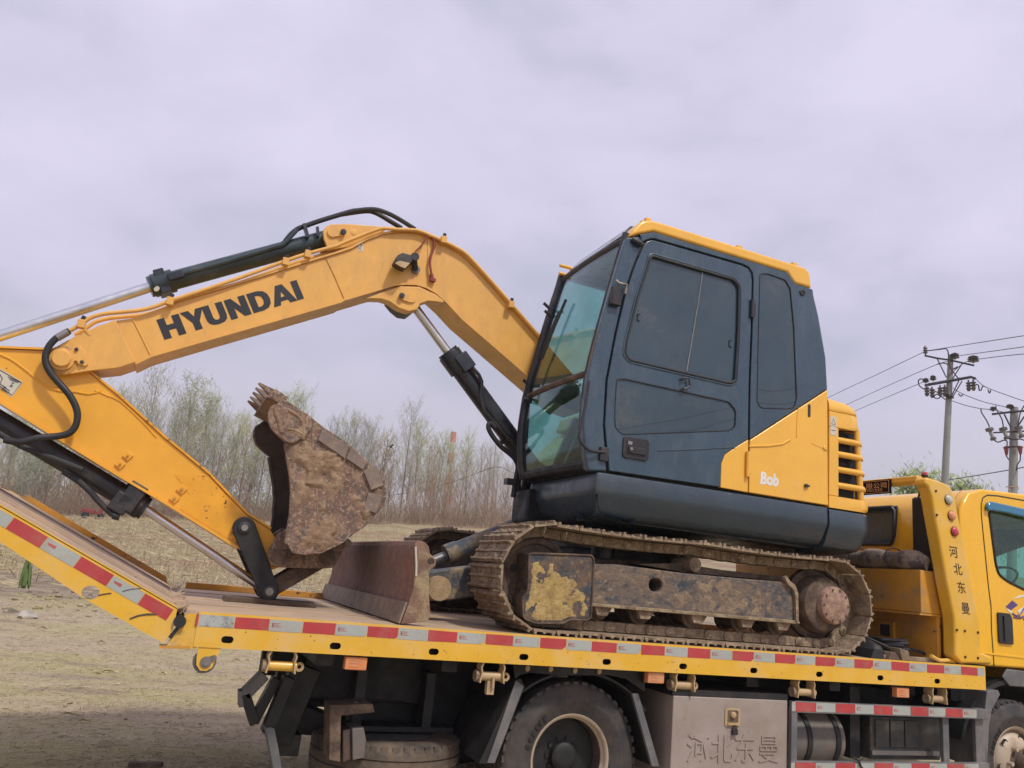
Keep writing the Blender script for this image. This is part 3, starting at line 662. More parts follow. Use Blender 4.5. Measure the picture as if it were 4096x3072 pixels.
part('far_inner_wheel', tyre_mb((1.82,1.86,.385), .395, .2, 1, False), M['tyre'], TR)
wheel('front_wheel', (5.21,.245,.392), False, 'front wheel with cream rim and round holes')
part('far_front_wheel', tyre_mb((5.21,2.0,.392), .395, .2, 1, False), M['tyre'], TR)
# mudguards
MG = part('mudguard', MB().strip([(1.82+.50*math.cos(rad(a)), .385+.44*math.sin(rad(a))) for a in range(148, 30, -8)], .10, .62, .012), M['chassis'], TR)
fl = XZ('K', [(1020,880),(1055,862),(1092,935),(830,1612),(690,1612),(720,1560)], .10)
part('mud_flap', MB().prism([fl[0],fl[1],fl[2],fl[3],fl[4]], .085, .60), M['chassis'], MG)
part('flap_strip', MB().prism(XZ('K',[(1022,885),(1092,935),(835,1612),(770,1612)],.082), .078, .0845), M['grey'], MG)
part('flap_strip', MB().prism(XZ('L',[(60,1000),(115,1000),(300,1642),(238,1642)],.082), .078, .10), M['grey'], MG)
part('rear_flap', MB().prism(XZ('L',[(60,1000),(115,1000),(300,1642),(238,1642)],.102), .10, .60), M['chassis'], MG)
part('guard_skirt', MB().prism(XZ('K',[(1000,745),(2180,800),(2160,980),(2000,870),(1850,838),(1400,838),(1150,815),(1060,835),(1020,865)],.09), .088, .10), M['chassis'], MG)
for x_,y_ in ((1130,778),(1335,783),(1550,795),(1765,803)):
    c = onY('K',x_,y_,.087); part('guard_hole', MB().lathe([(.016,0),(.014,.003)], c, (.3,-1,0), 12), M['tan'], MG)
# tool box
c0, c1 = onY('L',430,1020,.04), onY('L',1440,1065,.04)
TB = part('tool_box', MB().box(c0.x, c1.x, .04, .55, .30, .741), M['beige'], TR, bevel=.006)
part('box_cap', MB().box(c0.x-.004, c1.x+.004, .045, .55, .7415, .775), M['chassis'], TB)
lc = onY('L',950,1230,.038)
part('latch_frame', MB().prism(rrect(lc.x, lc.z+.012, .105, .095, .012), .034, .0395), M['tan'], TB, bevel=.002)
part('latch_recess', MB().prism(rrect(lc.x, lc.z+.018, .072, .062, .006), .032, .0339), M['muddark'], TB)
part('latch_knob', MB().lathe([(.017,0),(.017,.012),(.010,.016),(.0,.016)], (lc.x-.004,.032,lc.z+.026), (0,-1,0), 16), M['tan'], TB)
part('latch_lever', MB().box(lc.x-.036,lc.x+.036,.026,.033,lc.z-.028,lc.z-.018), M['tan'], TB)
part('padlock', MB().box(lc.x-.004,lc.x+.028,.022,.038,lc.z-.078,lc.z-.05).tube([(lc.x,.03,lc.z-.05),(lc.x+.003,.03,lc.z-.03),(lc.x+.02,.03,lc.z-.03),(lc.x+.023,.03,lc.z-.05)],.004,6), M['bolt'], TB)
for s_, px in zip('河北东曼', (620,835,1040,1255)):
    p_ = onY('L',px-88,1588,.0398)
    part('raised_letter', text_mb(s_, (p_.x, .0398, p_.z), (1,0,.0), (0,0,1), (.16), .0055, -.008), M['beige'], TB, smooth=0)
# side guard
z_up = (.688,.742)
SG = part('side_guard', MB().box(onY('L',1470,1100,.03).x, 4.765, .02, .05, .680, .742), M['grey'], TR, bevel=.003)
SG2 = part('lower_guard_bar', MB().box(3.16, 4.765, .02, .05, .355, .418), M['grey'], SG, bevel=.003)
part('guard_post', MB().box(3.163, 3.205, .022, .048, .30, .742), M['grey'], SG, bevel=.003)
part('guard_post', MB().box(4.40, 4.452, .051, .075, .30, .70), M['grey'], SG, bevel=.003)
part('guard_post', MB().prism([(4.69,.30),(4.77,.30),(4.770,.742),(4.69,.742)], .051, .075), M['grey'], SG, bevel=.003)
segs = [(onY('L',1474,1100,.02).x, onY('L',1510,1100,.02).x, 'white')]; x = segs[0][1]; k = 0
while x < 4.66: segs.append((x, min(x+.15,4.665), 'red' if k%2==0 else 'white')); x += .15; k += 1
tape_on_rail(SG, segs, .688, .738, .0199)
tape_on_rail(SG, [(a,b,c_) for a,b,c_ in segs], .362, .412, .0199)
AT = part('air_tank', MB().lathe([(.0,-.30),(.12,-.28),(.165,-.24),(.17,-.21),(.17,.16),(.165,.18),(.12,.22),(.0,.24)], (3.50,.30,.50), (1,0,0), 32), M['tank'], TR)
for xx in (3.62,3.40): part('tank_strap', MB().lathe([(.173,-.018),(.178,-.018),(.178,.018),(.173,.018)], (xx,.30,.50), (1,0,0), 32, cap=False), M['chassis'], AT)
b0, b1 = onY('H',700,1190,.16), onY('H',1400,1520,.16)
BB = part('battery_box', MB().box(b0.x,b1.x,.165,.55,.40,.655), M['battery'], TR, bevel=.01)
for i in range(3): 
    xx = b0.x+.035+i*.125; part('battery_panel', MB().box(xx,xx+.112,.155,.166,.475,.635), M['battery'], BB, bevel=.004)
part('battery_strap', MB().box(b0.x,b1.x-.03,.150,.160,.430,.455), M['tank'], BB)
part('inner_panel', MB().box(3.75,4.65,.6,.64,.35,.8), M['chassis'], TR)
part('dark_bracket', MB().box(3.78,3.86,.2,.5,.40,.82), M['chassis'], TR)
part('plastic_tie', MB().tube([onY('H',520,1550,.015),onY('H',580,1590,.012),onY('H',600,1640,.015),onY('H',620,1665,.02)],.006,6,1).tube([onY('H',625,1560,.016),onY('H',580,1590,.012),onY('H',530,1556,.014)],.003,5,1), M['black'], SG)
# folded tail gear
def jb(a, b, yy, w_, t, mat='chassis', nm='tail_arm'):
    return part(nm, MB().bar(onY('J',*a,yy), onY('J',*b,yy), w_, t), M[mat], TR, bevel=.004)
jb((790,830),(610,1010),.34,.10,.05,'grey'); jb((615,990),(700,1255),.34,.10,.045); jb((900,860),(690,1250),.36,.07,.045,'black')
jb((1010,850),(830,1290),.30,.08,.055); jb((1090,720),(800,1340),.42,.09,.05); jb((830,1280),(900,1659),.30,.08,.04,'grey'); jb((1180,760),(900,1420),.45,.10,.12)
jb((580,965),(580,1110),.33,.08,.022,'grey','tail_bumper')
jb((1000,1130),(1390,1290),.7,.20,.10); jb((1100,1050),(1500,1060),.85,.1,.06); jb((900,1430),(1090,1440),.5,.12,.10)
jb((1060,1270),(1500,1300),.75,.12,.08,'chassis','tail_crossbar')
part('tail_plate', MB().prism(XZ('J',[(1010,1180),(1050,1300),(1095,1420),(1080,1465),(900,1430),(850,1340)],.5), .49, .52), M['chassis'], TR)
part('tail_side_plate', MB().prism(XZ('J',[(1180,660),(2180,690),(2180,1100),(1900,1050),(1500,1050),(1300,1040),(1090,1040)],.62), .62, .66), M['chassis'], TR)
part('tail_lower_plate', MB().prism(XZ('J',[(1480,1080),(2180,1090),(2190,1500),(1740,1500),(1740,1300),(1480,1300)],.72), .72, .76), M['chassis'], TR)
TLB = part('tail_lamp_bracket', MB().prism(XZ('J',[(1365,1095),(1740,1085),(1760,1160),(1462,1190),(1455,1600),(1355,1580)],.22), .20, .36), M['muddark'], TR, bevel=.004)
part('tail_lamp', MB().prism(XZ('J',[(1555,1300),(1660,1290),(1680,1400),(1665,1560),(1560,1580)],.25), .22, .38), M['tank'], TLB, bevel=.006)
part('lamp_lens', MB().prism(XZ('J',[(1480,1330),(1553,1310),(1558,1580),(1480,1610)],.25), .24, .36), M['rimin'], TLB, bevel=.006)
part('bracket_bolt', MB().cyl(onY('J',1600,1090,.25),onY('J',1600,1082,.25)+Vector((0,0,.004)),.012).cyl(onY('J',1645,1140,.23),onY('J',1645,1132,.23)+Vector((0,0,.004)),.012), M['steel'], TLB)
# spare wheel slung flat under the tail
sc_ = Vector((.94,.58,.335))
tm = tyre_mb((0,0,0), .395, .20, 1)
tm.v = [Vector((q.x, q.z, q.y)) + sc_ for q in tm.v]; tm.f = [f[::-1] for f in tm.f]
SW = part('spare_wheel', tm, M['tyremud'], TR, smooth=30, label='muddy spare tyre lying flat under the tail')
part('spare_rim', MB().lathe([(.228,.09),(.20,.07),(.196,.02),(.12,.05),(.08,.05)], sc_, (0,0,1), 32), M['grey'], SW)
part('spare_carrier', MB().box(.60,1.28,.50,.66,.440,.465).box(.72,.77,.50,.66,.466,.74).box(1.10,1.15,.50,.66,.466,.74), M['rubber'], TR)
# ---------- headboard arch behind the truck cab
pz = lambda k, pts: XZ(k, pts, .05)
outer = pz('G',[(1245,268),(1290,275),(1400,310),(1480,345),(1515,400),(1545,520),(1600,800),(1680,1200),(1760,1620)]) + pz('H',[(1785,215),(1792,515),(1905,560),(1905,640),(1595,632),(1535,560),(1530,300)]) + pz('G',[(1520,1640),(1450,1300),(1380,900),(1325,600),(1300,450),(1275,370),(1235,335)])
AR = part('headboard_arch', MB().prism(outer, .05, .15), M['truck'], TR, bevel=.02)
AR['label'] = 'yellow arch with lamps and black lettering behind the cab'
zt = onX('G',640,310,4.40).z
part('arch_beam', MB().prism([(4.335,zt-.005),(4.36,zt),(4.47,zt-.01),(4.48,zt-.045),(4.44,zt-.05),(4.335,zt-.045)], .151, 2.12), M['truck'], AR, bevel=.008)
part('arch_gusset', MB().prismX([(.151,zt-.03),(.50,zt-.03),(.50,zt-.115),(.43,zt-.10),(.37,zt-.055),(.22,zt-.052),(.165,zt-.075),(.151,zt-.12)], 4.345, 4.36), M['truck'], AR, bevel=.004)
part('far_post', MB().prism(outer, 2.12, 2.22), M['truck'], AR)
for (px,py),mt in zip(((1465,490),(1495,648),(1525,805)), ('whitelens','amber','redlens')):
    c = onY('G',px,py,.047); L_ = MB().lathe([(.031,0),(.031,.006),(.028,.014),(.018,.020),(.0,.022)], (c.x,.0495,c.z), (0,-1,0), 28)
    for q in L_.v: q.x += (q.z-c.z)*-.15; 
    ll = part('arch_lamp', L_, M[mt], AR, smooth=60)
    part('lamp_gasket', MB().lathe([(.034,0),(.034,.005),(.031,.006)], (c.x,.0498,c.z), (0,-1,0), 28), M['rubber'], ll)
for s_,(px,py) in zip('河北东曼', ((1478,1045),(1522,1217),(1556,1400),(1598,1605))):
    p_ = onY('G',px,py,.049)
    part('arch_letter', text_mb(s_, (p_.x,.0497,p_.z), (1,0,-.02), (-.13,0,1), .082, .0012, .006), M['inkbrown'], AR, smooth=0)
for kk,px,py in (('H',1548,295),('H',1625,305),('H',1755,320),('H',1630,562),('H',1755,572),('G',1340,405),('G',1350,640)):
    c = onY(kk,px,py,.05); part('arch_bolt', MB().lathe([(.008,0),(.008,.006),(.0,.007)], (c.x,.05,c.z), (0,-1,0), 8), M['bolt'], AR)
# sign board on the beam
s0, s1 = onX('G',905,300,4.335), onX('G',640,440,4.335)
SGN = part('sign_board', MB().box(4.318, 4.334, s0.y, 1.7, s1.z-.005, s0.z+.008), M['sign'], AR, label='black sign board with gold characters and number')
y_r = s0.y; zz0, zz1 = s1.z-.005, s0.z+.008
part('sign_border', MB().box(4.316,4.3179,y_r+.008,1.69,zz0+.006,zz0+.009).box(4.316,4.3179,y_r+.008,1.69,zz1-.009,zz1-.006).box(4.316,4.3179,y_r+.008,y_r+.011,zz0+.009,zz1-.009), M['gold'], SGN, smooth=0)
pA = onX('G',650,375,4.317); pB = onX('G',870,375,4.317); cw = abs(pA.y-pB.y)
part('sign_text', text_mb('限公司', (4.3178, pA.y+.0, onX('G',640,384,4.317).z), (0,-1.45,0), (0,0,1), cw/3*.66, .001, .004), M['gold'], SGN, smooth=0)
pA = onX('G',655,415,4.317); pB = onX('G',850,415,4.317)
part('sign_number', text_mb('701555', (4.3178, pA.y, onX('G',650,418,4.317).z), (0,-1.75,0), (0,0,1), abs(pA.y-pB.y)/6.3, .001, .004), M['gold'], SGN, smooth=0)
bc = onX('G',1230,262,4.41)
BC = part('beacon', MB().lathe([(.022,0),(.022,.012),(.020,.014),(.020,.026),(.014,.034),(.0,.036)], (4.41, bc.y, zt-.004), (0,0,1), 20), M['redlens'], AR)
part('beacon_base', MB().lathe([(.0235,-.001),(.0235,.013),(.0222,.0135)], (4.41, bc.y, zt-.004), (0,0,1), 20), M['black'], BC)
wr = MB()
for q in ((1130,1165,1230),(1165,1170,1130),(1150,1165,1270)):
    a = onX('G',q[0]+30,385,4.42); b = onX('G',q[1],470,4.40); c = onX('G',q[2],560-(30 if q[2]>1200 else 0),4.42)
    wr.tube([a, (a+b)/2+Vector((0,-.01,0)), b, (b+c)/2+Vector((0,.008,0)), c], .004, 6, 1)
part('loose_wire', wr, M['rubber'], AR)
# cross box in front of the arch with winch cover, and recessed lower panel
WB = part('winch_box', MB().prism([(4.36,1.59),(4.66,1.59),(4.66,1.31),(4.36,1.31)], .16, 2.1), M['truckdull'], TR, bevel=.006)
part('winch_ledge', MB().box(4.345,4.66,.16,2.1,1.296,1.309), M['truckdull'], WB)
part('lower_panel', MB().box(4.50,4.53,.16,2.1,1.0035,1.295), M['truckdull'], WB)
sq = onX('H',870,300,4.5)
part('square_socket', MB().box(4.475,4.499,sq.y-.07,sq.y+.07,sq.z-.065,sq.z+.065), M['truckdull'], WB, bevel=.004)
part('socket_hole', MB().box(4.468,4.474,sq.y-.04,sq.y+.04,sq.z-.04,sq.z+.04), M['rubber'], WB)
# ---------- truck cab
CX0 = 4.74; ztop = 2.215
cabprof = [(CX0,1.02),(CX0,1.55),(CX0+.02,2.05),(CX0+.10,2.17),(CX0+.25,2.215),(5.45,2.235),(6.02,2.20),(6.16,2.10),(6.36,1.52),(6.42,1.35),(6.42,.62),(5.72,.62),(5.66,.86),(5.45,1.0),(4.98,1.0)]
body = MB().prism(cabprof, .16, 2.14)
inn = MB().prism([(CX0+.05,1.08),(CX0+.07,2.02),(CX0+.14,2.12),(5.45,2.18),(5.98,2.14),(6.10,2.06),(6.30,1.52),(6.34,1.35),(6.34,1.08)], .22, 2.08)
win = roundpoly(XZ('G',[(1868,610),(1935,1130),(1965,1230),(2060,1300),(2212,1375)],.16)+[(6.02,1.50),(6.22,1.55),(6.02,2.03),(5.9,2.09),(5.1,2.072)], .03)
cw1 = MB().prism(win, .05, .30); cw2 = MB().prism(win, 2.0, 2.3)
rwy0, rwy1 = onX('G',915,560,CX0).y, 1.50
rw = MB().prismX([(rwy0+.02,1.80),(rwy1,1.80),(rwy1,2.08),(rwy0,2.08),(rwy0-.015,2.05),(rwy0-.005,1.86)], CX0-.1, CX0+.2)
ws = MB().prismX([(.35,1.55),(1.95,1.55),(1.9,2.05),(.4,2.05)], 5.9, 6.6)
TC = part('truck_cab', cut(body, inn, cw1, cw2, rw, ws), M['truckcab'], TR, bevel=.035, smooth=40)
part('door_glass', MB().prism(shrink(win,-.008), .185, .191), M['glassclear'], TC, smooth=0)
part('far_door_glass', MB().prism(shrink(win,-.008), 2.105, 2.111), M['glassclear'], TC, smooth=0)
part('rear_glass', MB().box(CX0+.02,CX0+.026,rwy0-.02,rwy1+.01,1.79,2.09), M['film'], TC, smooth=0)
part('windscreen', MB().add([(6.345,.33,1.53),(6.345,1.97,1.53),(6.14,1.92,2.07),(6.14,.38,2.07)],[(0,1,2,3)]), M['glassclear'], TC, smooth=0)
pts = [(CX0-.003,y,z) for y,z in ((rwy0+.02,1.80),(rwy1,1.80),(rwy1,2.08),(rwy0,2.08),(rwy0-.015,2.05),(rwy0-.005,1.86))]
part('rear_gasket', MB().tube(pts+[pts[0]], .014, 8), M['rubber'], TC)
pts = [(x,.160,z) for x,z in win]; part('window_gasket', MB().tube(pts+[pts[0]], .008, 6), M['rubber'], TC)
seam = PY('G',[(1905,1659),(1890,1640),(1860,1350),(1835,1100),(1810,850),(1790,640),(1788,540),(1805,470),(1850,445),(1950,452),(2212,498)],.160)
sm2 = PY('H',[(1915,650),(1905,500),(1890,300),(1885,60)],.160)
part('door_seam', MB().tube(sm2+seam[2:]+[(6.0,.160,2.155),(6.3,.160,1.55)], .0045, 6), M['rubber'], TC)
part('roof_seam', MB().tube(PY('G',[(1535,480),(1560,430),(1610,390)],.158), .003, 5), M['truckdull'], TC)
vz = XZ('G',[(1840,560),(1855,520),(1885,508),(2212,560),(2212,665),(2050,625),(1900,600),(1850,600)],.14)
vz = vz[:3]+[(5.95,2.10),(6.05,2.05)]+[(5.95,2.02)]+vz[5:]
part('window_visor', MB().prism(vz, .128, .158), M['visor'], TC, bevel=.012)
hd0, hd1 = onY('H',1940,120,.16), onY('H',2095,440,.16)
DH = part('door_handle', MB().prism(roundpoly([(hd0.x,hd0.z),(hd1.x-.022,hd0.z),(hd1.x,hd0.z-.035),(hd1.x,hd1.z),(hd0.x+.012,hd1.z),(hd0.x,hd1.z+.02)],.012), .146, .161), M['black'], TC, bevel=.004)
part('handle_lever', MB().box(hd0.x+.045,hd0.x+.062,.136,.1459,hd1.z+.02,hd0.z-.02), M['rubber'], DH, bevel=.003)
part('body_crease', MB().prism(XZ('H',[(1790,510),(2212,560),(2212,580),(1790,530)],.158), .155, .1605), M['truckcab'], TC, bevel=.002)
# emblem on the door
em = lambda pts: XZ('G',pts,.159)
EMB = part('door_emblem', MB().prism(em([(2030,1548),(2095,1485),(2150,1530),(2085,1580)]), .1575, .1598), M['purple'], TC, smooth=0)
part('emblem_white', MB().prism(em([(2035,1560),(2090,1595),(2140,1640),(2135,1655),(2050,1585)]), .1573,.1598).prism(em([(2105,1470),(2160,1440),(2212,1430),(2212,1445),(2165,1458)]),.1573,.1598).prism(em([(2150,1590),(2212,1545),(2212,1570),(2165,1620)]),.1573,.1598), M['stickerwhite'], EMB, smooth=0)
part('emblem_swirl', MB().tube(PY('G',[(2095,1610),(2140,1640),(2180,1610),(2212,1560)],.157),.006,6,1).tube(PY('G',[(2110,1650),(2160,1659),(2212,1640)],.157),.005,6,1), M['purple'], EMB)
part('emblem_script', MB().tube(PY('H',[(2135,165),(2150,150),(2170,165),(2160,185),(2145,175)],.158),.003,5,1).tube(PY('H',[(2175,190),(2190,165),(2205,180),(2212,200)],.158),.003,5,1), M['inkbrown'], EMB)
# below the cab: rear mudguard, wheel arch, steps
part('cab_arch', MB().strip([(5.21+.49*math.cos(rad(a)), .42+.47*math.sin(rad(a))) for a in range(168, 14, -8)], .17, .62, .03), M['rubber'], TC)
part('arch_trim', MB().prism(XZ('H',[(2035,680),(2212,700),(2212,860),(2060,850),(1990,760)],.165), .155, .172), M['grey'], TC, bevel=.008)
part('cab_mount', MB().box(4.72,5.0,.25,2.0,.76,1.02), M['chassis'], TC)
FG = part('front_mudguard', MB().prism(XZ('H',[(1850,900),(1960,890),(1980,935),(1900,1080),(1870,1250),(1850,1659),(1790,1659),(1800,1250),(1830,1080)],.10), .10, .45), M['grey'], TR, bevel=.006)
part('intake_duct', MB().prism(XZ('H',[(1480,880),(1580,880),(1610,1060),(1560,1060)],.3), .28, .40), M['grey'], TR, bevel=.01)
part('steering_wheel', MB().lathe([(.19,-.012),(.20,0),(.19,.012),(.18,0),(.19,-.012)], (5.75,.70,1.62), (-.75,0,1), 28, cap=False).cyl((5.75,.70,1.62),(5.95,.70,1.35),.02), M['black'], TC)
part('cab_seats', MB().box(5.0,5.45,.35,.85,1.085,1.45).box(4.92,5.06,.35,.85,1.45,1.95).box(5.0,5.45,1.2,1.95,1.085,1.45).box(4.92,5.06,1.2,1.95,1.45,1.95), M['seat'], TC, bevel=.04)
part('dashboard', MB().box(6.0,6.32,.25,2.05,1.09,1.50), M['seat'], TC, bevel=.03)
part('snorkel', MB().box(4.58,4.70,.25,.42,1.6,2.12), M['rubber'], TC, bevel=.02)
part('bumper', MB().box(5.74,6.5,.15,2.15,.42,.615), M['grey'], TC, bevel=.03)

# ============================================================ the excavator
EX = thing('excavator', 'orange and slate crawler excavator loaded on the yellow truck deck', 'excavator', (2.6, 1.21, DK))
YN, TW, GA = .12, .46, 1.72           # near track edge, shoe width, track spacing
# ---------- tracks
IDX, IDZ, IDR = 1.60, 1.303, .278
SPX, SPZ, SPR = 3.60, 1.303, .278
def loop_pts():
    P = []
    for k in range(0, 41): a = rad(90 + 180*k/40); P.append((IDX+IDR*math.cos(a), IDZ+IDR*math.sin(a)))
    for k in range(1, 40): t = k/40; P.append((IDX+(SPX-IDX)*t, IDZ-IDR - .004*math.sin(math.pi*t)*0))
    for k in range(0, 41): a = rad(270 + 180*k/40); P.append((SPX+SPR*math.cos(a), SPZ+SPR*math.sin(a)))
    for k in range(1, 40):
        t = k/40; P.append((SPX+(IDX-SPX)*t, IDZ+IDR - .012*abs(math.sin(2*math.pi*t))))
    return P
LP = loop_pts()
seg = [math.dist(LP[i], LP[(i+1)%len(LP)]) for i in range(len(LP))]; TOT = sum(seg)
def loop_at(s):
    s %= TOT
    for i, l in enumerate(seg):
        if s <= l:
            a, b = LP[i], LP[(i+1)%len(LP)]; t = s/l; return (a[0]+(b[0]-a[0])*t, a[1]+(b[1]-a[1])*t), ((b[0]-a[0])/l, (b[1]-a[1])/l)
        s -= l
    return LP[0], (1,0)
NS = 42; PT = TOT/NS
# shoe in local frame: x along travel, y across, z outward
random.seed(12)
def shoe_mesh(seed):
    random.seed(seed); s = MB(); h = PT*.478
    s.box(-h, h, 0, TW, -.006, .006)
    for gx, gh in ((-h*.80,.022),(0,.017),(h*.80,.022)):
        n = 8; R = []
        for i in range(n+1):
            y = TW*i/n; j = random.uniform(-.003,.003)*(0 < i < n); q = gh + random.uniform(-.004,.001)
            R.append([(gx-.009,y,.006),(gx+.009,y,.006),(gx+.005+j,y,q),(gx-.005+j,y,q)])
        s.rings(R)
    for i in range(16):               # mud lumps packed between the bars
        y = random.uniform(.02,TW-.02); x_ = random.choice((-h*.4,h*.4))+random.uniform(-.008,.008); r = random.uniform(.008,.018)
        s.lathe([(r,0),(r*.8,.005),(r*.25,.009)], (x_,y,.0055), (0,0,1), 6)
    return s.mesh('track_shoe', smooth=40)
SHOES = [shoe_mesh(i) for i in range(4)]
for me in SHOES: me.materials.append(M['mud'])
lk = MB()
for yy in (.155, .275):
    lk.prism(roundpoly([(-PT*.56,-.012),(PT*.50,-.012),(PT*.56,-.035),(PT*.50,-.060),(PT*.1,-.066),(-PT*.45,-.062),(-PT*.6,-.04)],.014), yy, yy+.032)
    for s_ in (-1,1): lk.lathe([(.027,-.008),(.027,.008),(.016,.010),(.012,.014),(.0,.014)], (s_*PT*.42, yy, -.038), (0,-1,0), 12)
for s_ in (-1,1): lk.cyl((s_*PT*.42,.15,-.038),(s_*PT*.42,.31,-.038),.014,n=8)
LKM = lk.mesh('track_link', smooth=40); LKM.materials.append(M['mud'])
def place_track(dy):
    for i in range(NS):
        (x, z), (tx, tz) = loop_at(PT*(i+.35))
        out = Vector((tz, 0, -tx))            # outward for this travel direction
        # travel is anticlockwise in XZ, so outward is to the right of travel
        X_ = Vector((tx,0,tz)); Y_ = Vector((0,1,0)); Z_ = out
        if X_.cross(Y_).dot(Z_) < 0: X_ = -X_
        mt = Matrix((X_, Y_, Z_)).transposed().to_4x4(); mt.translation = Vector((x, YN+dy, z)) - Vector(EX.location)
        o = bpy.data.objects.new('track_shoe', SHOES[i%4]); COL.objects.link(o); o.parent = EX; o.matrix_local = mt
        l = bpy.data.objects.new('track_link', LKM); COL.objects.link(l); l.parent = o
place_track(0); place_track(GA)
GUARD = []
def undercarriage(dy, near):
    D = lambda mb: mb.move((0,dy,0))
    fr = [(x,z) for x,z in XZ('F',[(105,520),(300,525),(760,585),(1200,625),(1450,645),(1490,680),(1515,905),(1505,922),(110,800)],.20)]
    hc = onY('F',550,665,.20)
    hole = MB().prism(rrect(hc.x,hc.z,.088,.074,.036,6), .1, .48)
    TF = part('track_frame', D(cut(MB().prism(fr,.20,.50), hole)), M['frame'], EX, bevel=.012)
    part('frame_foot', D(MB().prism(XZ('F',[(110,785),(1515,905),(1515,930),(110,808)],.19), .185, .51)), M['mudlight'], TF, bevel=.004)
    part('frame_shoulder', D(MB().prism(XZ('F',[(410,520),(760,580),(1450,640),(1430,610),(1050,570),(700,515)],.32), .3, .46)), M['muddark'], TF)
    part('end_rib', D(MB().prism(XZ('F',[(1440,600),(1465,640),(1500,665),(1518,720),(1522,905),(1530,925),(1512,925),(1505,900),(1500,730),(1485,690),(1450,660),(1425,610)],.18), .178, .199)), M['mud'], TF)
    gp = roundpoly(XZ('E',[(1690,392),(2150,408),(2168,440),(2145,870),(2110,885),(1985,880),(1945,908),(1730,908),(1645,870),(1640,720),(1680,680)],.16), .018)
    IG = part('idler_guard', D(MB().prism(gp,.16,.46)), M['guard'], EX, bevel=.012)
    if near: GUARD.append((IG, gp, TF, fr, (hc.x,hc.z)))
    part('guard_edge', D(MB().tube([(x,.158,z) for x,z in gp]+[(gp[0][0],.158,gp[0][1])], .0055, 6)), M['muddark'], IG)
    IW = part('idler_wheel', D(MB().lathe([(.05,-.03),(.17,-.03),(.18,-.045),(.205,-.05),(.205,-.03),(.222,-.03),(.222,.03),(.205,.03),(.205,.05),(.17,.03),(.05,.03)], (IDX,.35,IDZ),(0,1,0),36)), M['muddark'], EX)
    ih = MB()
    for kx,ky in ((1580,500),(1612,690)):
        c = onY('E',kx,ky,.315); ih.lathe([(.024,0),(.022,.006)], (c.x,.322,c.z), (0,-1,0), 14)
    part('idler_hole', D(ih), M['rubber'], IW)
    part('track_sprocket', D(MB().lathe([(.05,-.03),(.20,-.03),(.222,-.02),(.222,.02),(.20,.03),(.05,.03)], (SPX,.35,SPZ),(0,1,0),21)), M['muddark'], EX)
    FD = part('final_drive', D(MB().lathe([(.0,-.02),(.15,-.02),(.165,-.01),(.175,.02),(.18,.08),(.18,.2)], (SPX-.005,.23,SPZ),(0,1,0),36)), M['muddark'], EX)
    part('drive_cover', D(MB().lathe([(.115,.0),(.118,-.03),(.112,-.045),(.1,-.05),(.0,-.052)], (SPX+.035,.215,SPZ),(0,1,0),36)), M['hubcap'], FD)
    bl = MB()
    for k in range(10):
        an = 2*math.pi*k/10; bl.lathe([(.007,0),(.007,.007),(.0,.008)], (SPX+.035+.098*math.cos(an),.166,SPZ+.098*math.sin(an)), (0,-1,0), 7)
    part('cover_bolt', D(bl), M['muddark'], FD)
    for px,py in ((165,850),(455,870),(815,900),(1145,930),(1390,940)):
        c = onY('F',px,py,.24)
        R_ = part('bottom_roller', D(MB().lathe([(.03,-.12),(.052,-.12),(.056,-.11),(.056,-.09),(.072,-.085),(.072,-.065),(.058,-.06),(.058,.06),(.072,.065),(.072,.085),(.03,.09)], (c.x,.35,1.163),(0,1,0),24)), M['muddark'], EX)
        part('roller_bracket', D(MB().prism([(c.x-.05,1.20),(c.x+.06,1.20),(c.x+.058,1.165),(c.x+.03,1.125),(c.x-.03,1.125),(c.x-.045,1.16)], .205, .24)), M['mud'], R_)
    c = onY('F',820,525,.25)
    CR = part('carrier_roller', D(MB().lathe([(.02,-.10),(.042,-.10),(.046,-.09),(.046,.1),(.02,.11)], (c.x,.35,c.z),(0,1,0),22)), M['mud'], EX)
    part('carrier_post', D(MB().box(c.x-.03,c.x+.03,.38,.44,c.z-.12,c.z)), M['muddark'], CR)
undercarriage(0, True); undercarriage(GA, False)
part('car_body', MB().prism([(1.95,1.46),(3.3,1.46),(3.45,1.36),(3.4,1.16),(1.9,1.16),(1.78,1.32)], .52, 1.88), M['muddark'], EX, bevel=.03)
part('swing_ring', MB().lathe([(.42,0),(.42,.06),(.46,.06),(.46,.12),(.40,.12),(.40,.2)], (2.6,1.21,1.46), (0,0,1), 40), M['black'], EX)
# ---------- dozer blade
ft = XZ('E',[(865,312),(845,335),(842,420),(850,500),(848,570),(835,650),(805,750),(745,912)],.145)
BL = part('dozer_blade', MB().strip(ft, .165, 2.31, .022), M['blade'], EX, smooth=50)
top = ft[0]
part('blade_top_roll', MB().tube([(top[0]+.014,.165,top[1]-.006),(top[0]+.012,2.31,top[1]-.006)], .017, 12), M['blade'], BL)
ep = XZ('E',[(745,915),(805,750),(838,645),(850,560),(846,330),(880,298),(925,312),(952,345),(958,395),(1003,438),(1000,482),(952,522),(952,700),(964,860),(940,895)],.145)
ph = onY('E',965,455,.145); pin = MB().prism([(ph.x+.018*math.cos(k*.4189), ph.z+.016*math.sin(k*.4189)) for k in range(15)], .1, .2)
for y_ in (.145, 2.312): part('blade_end_plate', cut(MB().prism(ep, y_, y_+.02), pin), M['bladeside'], BL, bevel=.004)
part('end_liner', MB().tube(PY('E',[(852,345),(858,470),(856,560)],.142), .005, 6), M['label'], BL)
e0, e1 = Vector(ft[-1]), Vector(ft[-2]); dd = (e1-e0).normalized(); nn = Vector((-dd.y, dd.x)); nn = nn if nn.x < 0 else -nn
ce = [e0-dd*.002+nn*.003, e0+dd*.105+nn*.003, e0+dd*.105+nn*.018, e0-dd*.002+nn*.014]
